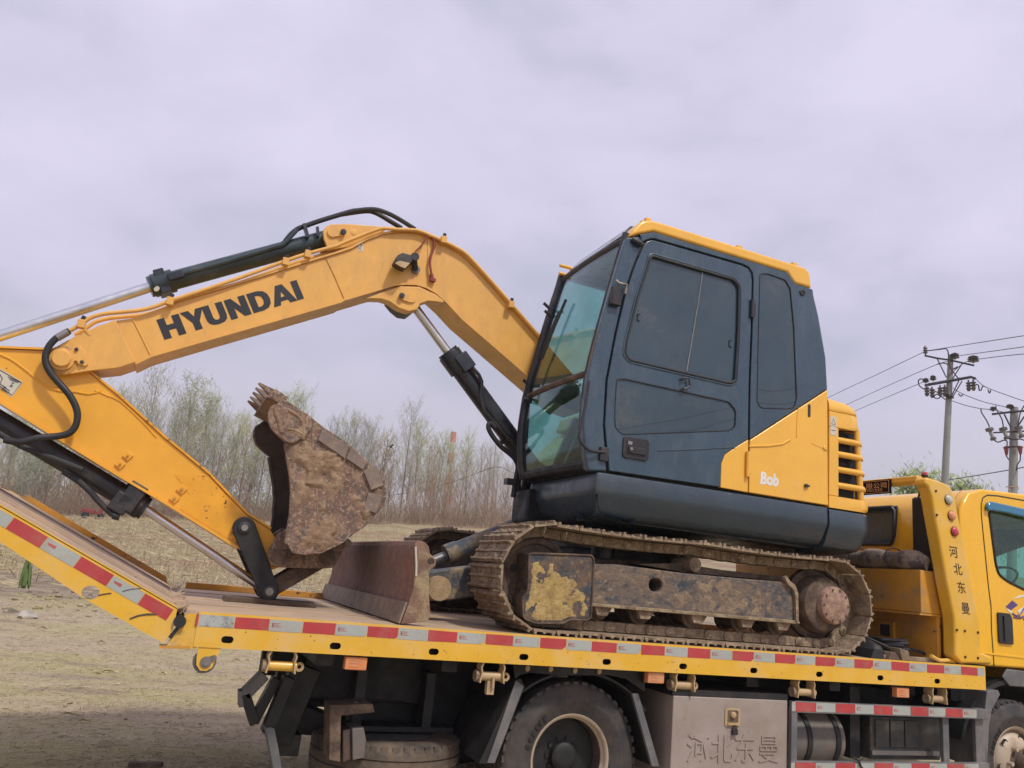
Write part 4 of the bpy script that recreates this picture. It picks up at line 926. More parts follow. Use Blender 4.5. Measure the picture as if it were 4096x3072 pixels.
part('cutting_edge', MB().prism([tuple(q) for q in ce], .147, 2.33), M['bladeedge'], BL, bevel=.003)
bb = MB().lathe([(.05,0)], (0,0,0), (0,0,1), 3)
part('blade_back_box', MB().prism([(ft[1][0]+.03,ft[1][1]-.10),(ft[1][0]+.12,ft[1][1]-.14),(ft[1][0]+.11,ft[5][1]-.06),(ft[-1][0]+.06,ft[-1][1]+.02),(ft[5][0]+.025,ft[5][1])], .30, 2.15), M['bladeside'], BL)
# blade arms, cross tube and lift cylinder
for yy in (.62, 1.62):
    a = part('blade_arm', MB().prism(XZ('E',[(930,528),(1290,488),(1500,500),(1500,640),(1290,715),(1100,740),(950,745)],yy), yy, yy+.16), M['blue'], EX, bevel=.012)
t0 = onY('E',1015,650,.60)
part('cross_tube', MB().cyl((t0.x,.56,t0.z),(t0.x,1.84,t0.z),.068,n=24), M['pipe'], EX)
c0_, c1_ = onY('E',1075,410,1.2), onY('E',1390,285,1.2)
BC_ = part('blade_cylinder', MB().cyl(c0_, c1_+(c1_-c0_)*.8, .062, n=22).lathe([(.07,0),(.07,.07)], c0_, c1_-c0_, 22), M['blue'], EX)
part('cylinder_rod', MB().cyl(c0_-(c1_-c0_)*.45, c0_, .03), M['steel'], BC_)
part('cylinder_eye', MB().lathe([(.02,-.05),(.05,-.05),(.05,.05),(.02,.05)], c0_-(c1_-c0_)*.45, (0,1,0), 20), M['muddark'], BC_)
# ---------- upper structure: skirt and counterweight swept along a plan path
SKT = 1.905
def skirt(path, prof, close=False):
    R = []
    n = len(path)
    for i, (x, y) in enumerate(path):
        a = Vector(path[max(i-1,0)]); b = Vector(path[min(i+1,n-1)])
        if 0 < i < n-1:
            d1 = (Vector(path[i])-a).normalized(); d2 = (b-Vector(path[i])).normalized(); n1 = Vector((d1.y,-d1.x)); n2 = Vector((d2.y,-d2.x))
            nn = (n1+n2); nn = nn/max(.4, nn.length**2/2)
        else:
            d = (b-a).normalized(); nn = Vector((d.y,-d.x))
        R.append([(x-nn.x*ins, y-nn.y*ins, z) for ins, z in prof])
    return MB().rings(R)
prof = [(.20,SKT-.02),(.012,SKT),(.003,SKT-.004),(.0,SKT-.012),(-.003,SKT-.095),(.000,SKT-.112),(.006,SKT-.125),(.045,SKT-.20),(.060,SKT-.222),(.085,SKT-.238),(.30,SKT-.262),(.30,SKT-.05)]
FX = 1.835
path = [(FX+.02,1.06),(FX,.30),(FX,.135),(FX+.004,.118),(FX+.014,.111),(FX+.03,.109),(2.4,.108),(3.0,.108),(3.505,.110)]
SK = part('lower_skirt', skirt(path, prof), M['slatelow'], EX, smooth=28)
prof2 = [(.20,SKT-.02),(.020,SKT-.004),(.006,SKT-.010),(.0,SKT-.022),(-.004,SKT-.10),(.0,SKT-.125),(.010,SKT-.145),(.035,SKT-.215),(.055,SKT-.243),(.09,SKT-.256),(.30,SKT-.28),(.30,SKT-.05)]
RC = 1.665
arc = [(2.6+RC*math.cos(a), 1.21-RC*math.sin(a)) for a in [rad(q) for q in (34,28,22,15,8,0,-10,-20,-30,-38)]]
path2 = [(3.520,.108),(3.68,.108),(3.80,.112),(3.865,.135),(3.915,.19)] + arc
part('counterweight', skirt(path2, prof2), M['slatelow'], EX, smooth=28)
part('underbody', MB().prism([(FX+.1,SKT-.06),(3.75,SKT-.06),(3.7,SKT-.262),(FX+.16,SKT-.25)], .26, 1.10), M['black'], EX)
part('far_underbody', MB().prism([(2.35,SKT-.06),(3.75,SKT-.06),(3.7,SKT-.262),(2.4,SKT-.25)], 1.101, 2.2), M['black'], EX)
part('far_side_cover', MB().prism([(2.25,SKT),(3.6,SKT),(3.6,2.55),(2.6,2.5),(2.3,2.2)], 1.62, 2.28), M['panel'], EX, bevel=.04)
part('swing_motor', MB().cyl((2.15,.55,1.45),(2.15,.55,1.62),.07), M['black'], EX)
# ---------- cab
CAB = part('cab_floor', MB().box(FX+.02, 3.45, .17, 1.0, SKT-.002, SKT+.03), M['black'], EX)
CAB.name = 'cab'
YS = .112
apil_near = [(700,203),(660,330),(610,500),(560,680),(520,830),(490,960),(470,1100),(460,1240),(470,1400),(487,1497)]
seamF = [(597,1497),(574,1240),(588,1000),(637,740),(687,520),(737,370),(787,248)]
side_all = XZ('C', [(705,207),(770,190),(850,177),(1590,402),(1630,462),(1725,492),(1760,640),(1800,870),(1810,1045),(1814,1640),(600,1496),(495,1490),(475,1240),(500,960),(570,680),(665,330)], YS+.02)
W1 = roundpoly(XZ('C',[(835,308),(1290,440),(1322,480),(1318,700),(1300,1003),(1265,1013),(715,885),(690,850),(700,780),(760,540)],YS), .02)
W2 = roundpoly(XZ('C',[(645,990),(690,990),(1265,1116),(1304,1165),(1300,1255),(1265,1276),(675,1297),(637,1260),(634,1180)],YS), .02)
W3 = roundpoly(XZ('C',[(1437,408),(1475,405),(1578,442),(1605,490),(1625,700),(1641,1100),(1625,1150),(1590,1155),(1440,1150),(1421,1115),(1427,800)],YS), .02)
cw = [MB().prism(q,-.05,.3) for q in (W1,W2,W3)]
part('side_frame', cut(MB().prism(side_all, YS+.024, YS+.06), *cw), M['black'], CAB, smooth=0)
AP = part('front_pillar', MB().prism(XZ('C', apil_near+[(592,1500)]+seamF[1:]+[(792,228),(770,200),(735,205)], YS), YS, YS+.06), M['slate'], CAB, bevel=.012, smooth=30)
door = XZ('C', [(605,1498),(581,1240),(595,1000),(645,740),(695,520),(745,370),(795,252),(812,230),(835,222),(855,223),(1335,361),(1370,378),(1388,405),(1393,445),(1388,700),(1376,1000),(1372,1323),(1300,1368),(1245,1405),(1224,1455),(1219,1588)], YS)
DR = part('cab_door', cut(MB().prism(door, YS-.002, YS+.0235), cw[0], cw[1]), M['slate'], CAB, bevel=.006, smooth=30)
dy = XZ('C', [(1372,1325),(1370,1617),(1219,1590),(1224,1457),(1245,1407),(1300,1370)], YS)
part('door_corner', MB().prism(dy, YS-.002, YS+.0235), M['panel'], CAB, bevel=.004)
quarter = XZ('C', [(775,190),(850,177),(1590,402),(1630,462),(1725,492),(1760,640),(1800,870),(1810,1043),(1382,1322),(1386,1000),(1398,700),(1403,445),(1398,400),(1376,370),(1340,352),(858,213),(835,212),(808,220),(785,232)], YS)
QP = part('quarter_panel', cut(MB().prism(quarter, YS-.001, YS+.0235), cw[2]), M['slate'], CAB, bevel=.005, smooth=30)
eng = XZ('C', [(1382,1328),(1810,1050),(1813,1640),(1816,1690),(1376,1618)], YS)
ED = part('engine_door', MB().prism(eng, YS-.003, YS+.10), M['panel'], CAB, bevel=.006, smooth=30)
# glass and gaskets of the side
G1 = part('door_window', MB().prism(shrink(W1,-.004), YS+.010, YS+.015), M['film'], CAB, smooth=0)
part('lower_door_pane', MB().prism(shrink(W2,-.004), YS+.004, YS+.010), M['film'], CAB, smooth=0)
part('quarter_window', MB().prism(shrink(W3,-.004), YS+.003, YS+.010), M['film'], CAB, smooth=0)
gk = [(x,YS-.001,z) for x,z in W1]; part('window_gasket', MB().tube(gk+[gk[0]], .0085, 8), M['rubber'], G1)
W1o = shrink(W1,-.014); gk = [(x,YS-.003,z) for x,z in W1o]; part('window_surround', MB().tube(gk+[gk[0]], .006, 6), M['slate'], G1)
for q in (W2,W3):
    gk = [(x,YS-.0015,z) for x,z in q]; part('pane_gasket', MB().tube(gk+[gk[0]], .0032, 6), M['rubber'], CAB)
part('sliding_pane_edge', MB().tube(PY('C',[(1120,395),(1100,540),(1065,750),(1032,948)],YS+.008), .0035, 6), M['steel'], G1)
for px,py in ((768,648),(1275,793)): 
    c = onY('C',px,py,YS+.006); part('pane_pull', MB().tube([(c.x+.008,c.y,c.z+.022),(c.x-.008,c.y,c.z+.018),(c.x-.010,c.y,c.z-.018),(c.x+.008,c.y,c.z-.024)],.003,6), M['rubber'], G1)
cr_ = MB()
for pts in ([(648,1270),(760,1250),(830,1238),(1000,1210),(1150,1175),(1290,1145)],[(1000,1278),(1120,1262),(1200,1235),(1300,1208)]):
    cr_.tube(PY('C',pts,YS+.0035), .0012, 4, 1)
for pts in ([(1430,1048),(1480,1055),(1550,1055),(1640,1038)],[(1428,1120),(1500,1128),(1580,1127),(1638,1115)]): cr_.tube(PY('C',pts,YS+.0025), .0012, 4, 1)
part('film_crease', cr_, M['rubber'], CAB)
# door fittings
c = onY('C',750,1375,YS-.004); DHD = part('door_handle', MB().prism(rrect(c.x,c.z,.172,.128,.022), YS-.012, YS-.0025), M['black'], DR, bevel=.004)
part('handle_cup', MB().prism(rrect(c.x,c.z,.128,.082,.008), YS-.0145, YS-.0125), M['rubber'], DR)
part('handle_paddle', MB().box(c.x-.055,c.x+.060,YS-.022,YS-.0148,c.z-.034,c.z+.004), M['black'], DR, bevel=.003)
part('handle_lock', MB().lathe([(.010,0),(.010,.006),(.004,.007)], (c.x-.040,YS-.0222,c.z-.010), (0,-1,0), 12).box(c.x-.060,c.x-.032,YS-.018,YS-.0148,c.z+.015,c.z+.035), M['steel'], DR)
part('door_crease', MB().tube(PY('C',[(875,1386),(1050,1380),(1300,1367)],YS-.0025), .0045, 6), M['slate'], DR)
part('window_latch', MB().tube(PY('C',[(1010,985),(1045,985),(1050,1030),(1015,1048)],YS-.02), .006, 8).cyl(onY('C',1010,990,YS-.025),onY('C',1010,990,YS+.002),.008).cyl(onY('C',1015,1045,YS-.025),onY('C',1015,1045,YS+.002),.008), M['bolt'], DR)
for px,py,h_,mt in ((1396,600,.125,'black'),(1371,1460,.155,'panel')):
    c = onY('C',px,py,YS-.014); hg = part('door_hinge', MB().cyl((c.x,c.y,c.z-h_/2),(c.x,c.y,c.z+h_/2),.0125,n=14), M[mt], DR)
    part('hinge_leaf', MB().box(c.x-.008,c.x+.03,YS-.009,YS-.0035,c.z-h_*.36,c.z+h_*.36), M[mt], DR, bevel=.002)
c = onY('C',1672,512,YS-.003); part('side_lamp', MB().lathe([(.022,0),(.022,.004),(.015,.006),(.012,.002)], c, (0,-1,0), 18), M['rubber'], QP)
c0_ = onY('C',1710,1165,YS-.004); part('lock_slot', MB().prism(rrect(c0_.x,c0_.z,.020,.085,.0099), YS-.0055, YS-.0032), M['rubber'], ED)
part('panel_crease', MB().tube(PY('C',[(1378,1362),(1480,1360),(1560,1350),(1605,1325)],YS-.004), .0065, 6), M['panel'], ED)
part('panel_crease', MB().tube(PY('C',[(1640,1310),(1642,1240),(1646,1170),(1652,1150)],YS-.0035), .005, 6), M['panel'], ED)
c = onY('C',1690,1580,YS-.006); part('key_lock', MB().lathe([(.012,0),(.012,.012),(.006,.014)], c, (0,-1,0), 10).box(c.x-.012,c.x+.026,YS-.016,YS-.010,c.z-.006,c.z+.006), M['bolt'], ED)
a = onY('C',1437,1566,YS-.003); b = onY('C',1540,1572,YS-.003)
part('sticker_text', text_mb('Bob', (a.x,YS-.0031,a.z), (1.0,0,.0), (.06,0,1.15), .088, .0012, .045), M['stickerwhite'], ED, smooth=0)
part('panel_seam', MB().tube(PY('C',[(1720,1345),(1770,1368),(1812,1392)],YS-.0025), .0022, 5), M['truckdull'], ED)
c = onY('C',1798,1372,YS-.004); part('fuel_cap_ring', MB().lathe([(.012,0),(.016,.003),(.012,.006)], c, (0,-1,0), 14), M['panel'], ED)
# windscreen side
nearP = XZ('C', apil_near, .15)
def prof_at(z):
    P = nearP
    for i in range(len(P)-1):
        if P[i][1] >= z >= P[i+1][1]: t = (P[i][1]-z)/(P[i][1]-P[i+1][1]); return P[i][0]+(P[i+1][0]-P[i][0])*t
    return P[0][0] if z > P[0][1] else P[-1][0]
YR = 1.03
def ws_sheet(z0, z1, dx, n=14):
    rows = []
    for i in range(n+1):
        z = z0+(z1-z0)*i/n; rows.append([(prof_at(z)+dx-.018*math.sin(math.pi*(y-.17)/(YR-.17)), y, z) for y in [.17+(YR-.17)*k/10 for k in range(11)]])
    return rows
def slab(z0, z1, dx, th):
    a = ws_sheet(z0,z1,dx); b = ws_sheet(z0,z1,dx+th); m_ = MB(); n = len(a[0])
    m_.grid(a); m_.grid([r[::-1] for r in b])
    return m_
part('windscreen', slab(2.50, 3.34, .0, .006), M['glass'], CAB, smooth=60)
part('lower_windscreen', slab(1.965, 2.455, .0, .006), M['glass'], CAB, smooth=60)
wf = [(prof_at(z), z) for z in [1.92+ (3.40-1.92)*i/16 for i in range(17)]]
part('pillar_tube', MB().tube([(x,.160,z) for x,z in wf], .022, 10), M['rubber'], CAB)
part('far_pillar', MB().tube([(x,YR+.01,z) for x,z in wf], .030, 10), M['black'], CAB)
part('screen_bar', MB().tube([(prof_at(2.478)-.018*math.sin(math.pi*k/10)+.004, .17+(YR-.17)*k/10, 2.478) for k in range(11)], .020, 8), M['muddark'], CAB)
part('screen_header', MB().tube([(prof_at(3.36)+.01-.018*math.sin(math.pi*k/10), .16+(YR-.16)*k/10, 3.362) for k in range(11)], .026, 8), M['rubber'], CAB)
part('screen_sill', MB().tube([(prof_at(1.95)+.012-.018*math.sin(math.pi*k/10), .16+(YR-.14)*k/10, 1.945) for k in range(11)], .032, 8), M['chassis'], CAB)
part('front_sill_plate', MB().box(FX+.0, FX+.10, .14, YR+.02, SKT+.001, SKT+.035), M['chassis'], CAB)
# wiper
part('wiper', MB().tube([(prof_at(z)-.045-.012, y, z) for y,z in ((.74,3.02),(.82,2.80),(.90,2.55),(.95,2.44))], .007, 6).tube([(prof_at(z)-.05, y, z) for y,z in ((.70,3.10),(.76,2.92),(.82,2.70))], .010, 6).cyl((prof_at(2.44)-.06,.95,2.44),(prof_at(2.44),.95,2.44),.02), M['rubber'], CAB)
# roof
roof = XZ('C', [(712,205),(735,165),(768,128),(792,113),(830,110),(872,119),(1300,252),(1650,362),(1690,376),(1712,405),(1724,490),(1628,460),(1588,400),(850,175),(770,188)], YS)
RF = part('cab_roof', MB().prism(roof, YS-.006, YR+.03), M['panel'], CAB, bevel=.030, smooth=40)
hatch = [(roof[1][0]-.012,roof[1][1]+.0),(roof[3][0]-.01,roof[3][1]+.012),(roof[5][0],roof[5][1]+.006),(roof[2][0]+.01,roof[2][1]-.05)]
part('roof_hatch', MB().prism(hatch, .24, .95), M['film'], RF, bevel=.006)
for y_ in (.14,.19,.32,.9): 
    part('roof_bolt', MB().box(roof[4][0]-.012,roof[4][0]+.026,y_,y_+.03,roof[4][1]-.005,roof[4][1]+.028), M['panel'], RF, bevel=.004)
for px,py in ((1320,258),(1625,352)): 
    c = onY('C',px,py,YS+.02); part('roof_bolt', MB().box(c.x-.02,c.x+.02,YS+.005,YS+.04,c.z-.02,c.z+.004), M['panel'], RF, bevel=.004)
for z_ in (3.46,3.40): part('roof_bolt', MB().cyl((prof_at(3.38)-.045,YR-.03,z_),(prof_at(3.38)+.06,YR-.03,z_),.012), M['panel'], RF)
# far side, rear wall and inside
big = XZ('C', [(830,300),(1560,460),(1600,1000),(640,985),(660,740),(760,450)], YS)
inner_side = [(x,z) for x,z in side_all]
part('far_side_frame', cut(MB().prism(inner_side, YR-.02, YR+.02), MB().prism([(1.79,2.02),(1.775,2.45),(1.83,2.75),(1.93,3.2),(1.97,3.38),(3.20,3.34),(3.30,2.9),(3.36,2.02)], .9, 1.2)), M['slate'], CAB, smooth=0)
part('far_glass', MB().prism([(1.785,2.01),(1.77,2.45),(1.825,2.75),(1.925,3.2),(1.965,3.385),(3.21,3.345),(3.31,2.9),(3.37,2.01)], YR-.004, YR+.002), M['glass'], CAB, smooth=0)
part('rear_wall', MB().prism([(3.36,3.36),(3.40,3.36),(3.50,2.6),(3.52,1.92),(3.46,1.92),(3.44,2.6)], .14, YR-.03), M['slate'], CAB)
SE = part('operator_seat', MB().prism([(2.45,2.28),(2.95,2.24),(3.0,2.34),(3.10,2.95),(3.22,2.95),(3.18,2.18),(2.6,2.12),(2.45,2.18)], .38, .80), M['seat'], CAB, bevel=.03)
part('seat_box', MB().box(2.5,3.15,.40,.78,1.936,2.11), M['black'], SE)
part('console', MB().box(2.25,2.75,.22,.34,1.936,2.38).box(2.25,2.75,.84,.98,1.936,2.40), M['black'], SE, bevel=.02)
part('control_lever', MB().tube([(2.12,.5,1.94),(2.08,.5,2.20),(2.10,.5,2.36)],.012,8).tube([(2.12,.68,1.94),(2.08,.68,2.20),(2.10,.68,2.36)],.012,8), M['rubber'], SE)
# grab rail and mirror bracket on the front pillar
part('grab_rail', MB().tube([onY('C',580,1395,.10),onY('C',500,1385,.075),onY('C',458,1352,.07),onY('C',438,1310,.07),onY('C',445,1260,.07),onY('C',475,1120,.07),onY('C',492,1000,.075)], .009, 10, 2), M['black'], CAB)
c = onY('C',575,1395,.10); part('rail_foot', MB().box(c.x-.025,c.x+.03,.095,.113,c.z-.05,c.z+.03), M['black'], CAB, bevel=.004)
c = onY('C',640,525,.09); MRB = part('mirror_bracket', MB().box(c.x-.03,c.x+.035,.075,.108,c.z-.065,c.z+.05), M['black'], CAB, bevel=.006)
part('bracket_arm', MB().tube([onY('C',640,445,.085),onY('C',655,460,.08),onY('C',700,470,.09),onY('C',690,520,.09)], .010, 8), M['steel'], MRB)
part('pillar_cap', MB().tube([onY('C',730,215,.105),onY('C',765,235,.09),onY('C',790,250,.10)], .016, 8), M['rubber'], CAB)
for px,py in ((262,590),(268,632),(150,1015)): 
    c = onY('C',px,py,YR-.02); part('screen_stud', MB().cyl((c.x-.03,c.y,c.z+.02),(c.x+.02,c.y,c.z-.01),.011), M['rubber'], CAB)
# ---------- rear cover with grille
def corner(r, y0=YS-.003):     # plan path round the rear near corner, offset r inside the tail circle
    Rr = RC - r; a0 = math.asin((1.21-y0-.10)/Rr); p = [(2.6+Rr*math.cos(a), 1.21-Rr*math.sin(a)) for a in [a0*(1-k/7) for k in range(8)]]
    xe = p[0][0]; return [(xe-.12,y0),(xe-.055,y0+.008),(xe-.018,y0+.04)] + p
def band(z0, z1, r0, r1, x0, th=.05, y0=YS-.003, rd=.012):
    R = []
    pa = [(x0,y0)]+corner(r0,y0); pb = [(x0,y0)]+corner(r1,y0); n = len(pa)
    for i in range(n):
        def at(P, ins, z):
            a = Vector(P[max(i-1,0)]); b = Vector(P[min(i+1,n-1)]); d = (b-a).normalized(); nn = Vector((d.y,-d.x)); return (P[i][0]-nn.x*ins, P[i][1]-nn.y*ins, z)
        R.append([at(pa,th,z0),at(pa,rd,z0),at(pa,0,z0+rd),at(pb,0,z1-rd),at(pb,rd,z1),at(pb,th,z1)])
    return MB().rings(R)
zt_ = onY('C',1815,1092,YS).z; xg = onY('C',1817,1300,YS).x + .004
z_a, z_b = onY('C',1900,1275,YS).z, onY('C',1900,1646,YS).z; zbot = onY('C',1850,1704,YS).z
def bandp(prof_, x0, th=.3, y0=YS-.003, skip=0):      # housing round the rear corner: (inset, height) profile
    paths = [[(x0,y0)]+corner(r,y0) for r, z in prof_]; n = len(paths[0]); R = []
    for i in range(skip, n):
        def at(P, ins, z):
            a_ = Vector(P[max(i-1,0)]); b_ = Vector(P[min(i+1,n-1)]); d = (b_-a_).normalized(); nn = Vector((d.y,-d.x)); return (P[i][0]-nn.x*ins, P[i][1]-nn.y*ins, z)
        R.append([at(paths[0],th,prof_[0][1])] + [at(P,0 if k else 0,prof_[k][1]) for k, P in enumerate(paths)] + [at(paths[-1],th,prof_[-1][1])])
    return MB().rings(R)
zs_ = zt_-.085
RCV = part('rear_cover', bandp([(.10,z_a+.012),(.086,z_a+.018),(.080,z_a+.03),(.090,zs_-.010),(.098,zs_-.004)], xg), M['panel'], EX, smooth=50)
def capring(ins, z): return [(xg,YS-.003+ins*.35)]+[(x-ins*.45,y+ins*.5) for x,y in corner(.092+ins)]
CR_ = [[(x,y,z) for x,y in capring(i_,z)]+[(3.2,1.3,z),(xg,.9,z)] for i_,z in ((.006,zs_),(0,zs_+.006),(.004,zs_+.03),(.018,zs_+.055),(.045,zs_+.076),(.10,zs_+.090),(.20,zs_+.097))]
part('cover_cap', MB().rings(CR_), M['panel'], RCV, smooth=60)
part('cover_foot', bandp([(.045,zbot),(.022,zbot+.012),(.018,zbot+.035),(.028,z_b-.012),(.05,z_b)], xg), M['panel'], RCV, smooth=60)
xc = onY('C',1872,1400,YS).x
part('cover_column', MB().box(xg, xc, YS-.003, YS+.25, z_b+.001, z_a+.011), M['panel'], RCV, bevel=.006)
for py, rr_ in ((1334,.052),(1412,.044),(1497,.036),(1584,.028)):
    z = onY('C',1920,py,YS).z
    part('grille_bar', MB().tube([(x,y,z) for x,y in [(xc-.01,YS+.016)]+[(x,y+.014) for x,y in corner(rr_+.014)]], .0205, 10), M['panel'], RCV, smooth=60)
rp_ = corner(.105); R_ = []
for i_, (x, y) in enumerate(rp_[3:]):
    a_, b_ = Vector(rp_[max(i_+2,0)]), Vector(rp_[min(i_+4,len(rp_)-1)]); d = (b_-a_).normalized(); nn = Vector((d.y,-d.x)); R_.append([(x-nn.x*.2,y-nn.y*.2,z_b-.005),(x+nn.x*.03,y+nn.y*.03,z_b-.005),(x,y,z_a+.025),(x-nn.x*.2,y-nn.y*.2,z_a+.025)])
part('rear_panel', MB().rings(R_), M['panel'], RCV, smooth=50)
pcs = corner(.085); pcb = corner(.055)
part('corner_column', MB().tube([(pcb[1][0]+.012,pcb[1][1]+.022,z_b-.01),(pcs[1][0]+.012,pcs[1][1]+.022,z_a+.03)], .020, 12), M['panel'], RCV)
part('radiator_mesh', MB().prism([(xc-.02,z_b-.01),(3.855,z_b-.01),(3.82,z_a+.03),(xc-.02,z_a+.03)], YS+.085, YS+.3), M['rubber'], RCV)
rm = MB()
for i in range(14):
    zz = z_b + (z_a-z_b)*(i+.5)/14; rm.box(xc, 3.775, YS+.076, YS+.084, zz-.0025, zz+.0025)
for i in range(8): rm.box(xc+.022*i, xc+.022*i+.003, YS+.072, YS+.076, z_b, z_a)
part('radiator_fins', rm, M['bolt'], RCV)
c = onY('C',1842,1250,YS); LB = part('warning_label', MB().box(c.x-.026,c.x+.024,YS-.0047,YS-.0032,c.z-.062,c.z+.062), M['label'], RCV, smooth=0)
part('warning_triangle', MB().tube([(c.x-.018,YS-.005,c.z+.012),(c.x+.016,YS-.005,c.z+.012),(c.x-.001,YS-.005,c.z+.048),(c.x-.018,YS-.005,c.z+.012)],.0016,4).box(c.x-.024,c.x+.022,YS-.0054,YS-.0048,c.z-.001,c.z+.001).box(c.x-.018,c.x+.014,YS-.0054,YS-.0048,c.z-.032,c.z-.028), M['ink'], LB)
part('engine_block', MB().box(2.5,3.6,1.1,1.6,SKT,2.5), M['black'], EX)
part('engine_hood', MB().prism([(2.55,2.5),(3.62,2.5),(3.70,2.62),(3.6,2.66),(2.6,2.64)], 1.07, 2.25), M['panel'], EX, bevel=.03)
# ---------- boom
YB0, YB1, YW0, YW1 = 1.068, 1.332, 1.082, 1.318
topA = XZ('A', [(380,1075),(440,1045),(520,1000),(620,952),(730,920),(830,906),(1100,812),(1500,693),(1900,568),(2150,492)], YW0)
topB = XZ('B', [(380,545),(500,478),(600,443),(700,428),(780,425),(880,436),(980,468),(1090,522),(1200,600),(1300,698),(1400,805),(1540,965),(1760,1205),(2060,1560)], YW0)
botA = XZ('A', [(325,1220),(375,1250),(450,1258),(570,1240),(750,1222),(850,1188),(955,1138),(1400,1010),(1800,897),(2150,797)], YW0)
botB = XZ('B', [(320,915),(560,845),(680,808),(770,797),(850,800),(930,822),(1010,868),(1090,940),(1200,1060),(1400,1232),(1650,1450),(1960,1720)], YW0)
tip = XZ('A', [(312,1185),(318,1130),(345,1095)], YW0)
foot = [(topB[-1][0]+.05, topB[-1][1]-.12), (botB[-1][0]+.10, botB[-1][1]-.02)]
outline = topA + topB + foot + botB[::-1] + botA[::-1] + tip
BM = part('boom', MB().prism(outline, YW0, YW1), M['boom'], EX, bevel=.004, smooth=25)
tl = topA[6:]+topB; bl_ = botA[5:]+botB
part('top_flange', MB().strip(tl, YB0, YB1, .014), M['boom'], BM, smooth=30)
part('bottom_flange', MB().strip(bl_, YB0, YB1, -.014), M['boom'], BM, smooth=30)
part('nose_plate', MB().prism(XZ('A',[(312,1185),(318,1130),(345,1095),(380,1073),(520,998),(730,916),(790,1040),(860,1185),(750,1222),(570,1241),(450,1260),(375,1252),(325,1220)],YB0), YB0-.012, YW0-.0005), M['boom'], BM, bevel=.006)
part('weld_seam', MB().tube(PY('A',[(845,920),(900,1030),(950,1135)],YW0-.001), .005, 6), M['boom'], BM)
part('weld_seam', MB().tube(PY('B',[(185,600),(260,760),(325,912)],YW0-.001), .004, 6), M['truckdull'], BM)
part('stiffener', MB().prism(XZ('B',[(940,470),(975,480),(985,800),(940,790)],YW0), YW0-.005, YW0-.0003), M['boom'], BM, bevel=.003)
# nose pin
g_p = onY('A',393,1168,YB0); part('grease_ring', MB().lathe([(.082,0),(.078,.0016),(.063,.0018)], (g_p.x+.004,YB0-.0122,g_p.z-.004), (0,-1,0), 26), M['truckdull'], BM)
c = onY('A',393,1168,YB0); part('boom_pin', MB().lathe([(.062,0),(.062,.012),(.047,.014),(.047,.034),(.042,.038),(.0,.038)], (c.x,YB0-.012,c.z), (0,-1,0), 28), M['boom'], BM)
part('pin_retainer', MB().prism(XZ('A',[(440,1115),(475,1110),(478,1095),(505,1080),(540,1120),(560,1200),(545,1215),(500,1205),(485,1180),(450,1190)],YB0), YB0-.026, YB0-.0125), M['boom'], BM, bevel=.004)
for px,py in ((483,1103),(518,1183)): c = onY('A',px,py,YB0-.026); part('retainer_bolt', MB().lathe([(.010,0),(.010,.010),(.0,.011)], c, (0,-1,0), 8), M['bolt'], BM)
# lugs for the two cylinders
lugT = XZ('B', [(172,470),(168,420),(190,385),(225,368),(340,364),(560,380),(640,400),(560,450),(400,530),(205,560)], 1.11)
for y_ in (1.095, 1.275): part('arm_cylinder_lug', MB().prism(lugT, y_, y_+.03), M['boom'], BM, bevel=.006)
c = onY('B',240,425,1.095); d_ = onY('B',315,428,1.095); e_ = onY('B',397,422,1.095)
part('lug_boss', MB().lathe([(.034,0),(.034,.012),(.0,.013)], c, (0,-1,0), 24).prism([(c.x-.01,c.z-.034),(d_.x,d_.z-.024),(d_.x+.008,d_.z+.02),(c.x,c.z+.034)], 1.082, 1.0945), M['boom'], BM)
part('lug_bolt', MB().lathe([(.019,0),(.019,.016),(.0,.018)], (d_.x,1.082,d_.z), (0,-1,0), 12), M['bolt'], BM)
part('lug_dimple', MB().lathe([(.020,0),(.020,.002),(.014,.003)], (e_.x,1.0945,e_.z), (0,-1,0), 14), M['boom'], BM)
lugB = XZ('B', [(480,912),(620,860),(740,820),(880,825),(1000,880),(1060,925),(1060,945),(1000,935),(940,930),(888,950),(862,995),(800,1006),(730,982),(660,935),(600,915)], YB0)
part('boom_cylinder_lug', MB().prism(lugB, YB0-.004, YB0+.085), M['boom'], BM, bevel=.006)
part('rod_eye_block', MB().prism(XZ('B',[(640,930),(860,920),(850,1000),(800,1040),(740,1030),(690,990)],1.2), 1.16, 1.30), M['black'], BM, bevel=.01)
c = onY('B',820,908,YB0-.004); d_ = onY('B',745,895,YB0-.004)
part('lug_boss', MB().lathe([(.032,0),(.032,.010),(.0,.011)], c, (0,-1,0), 24).prism([(c.x-.005,c.z-.034),(d_.x-.004,d_.z-.022),(d_.x,d_.z+.022),(c.x+.01,c.z+.030)], YB0-.016, YB0-.0045), M['boom'], BM)
part('lug_bolt', MB().lathe([(.018,0),(.018,.016),(.0,.018)], (d_.x,YB0-.016,d_.z), (0,-1,0), 12), M['bolt'], BM)
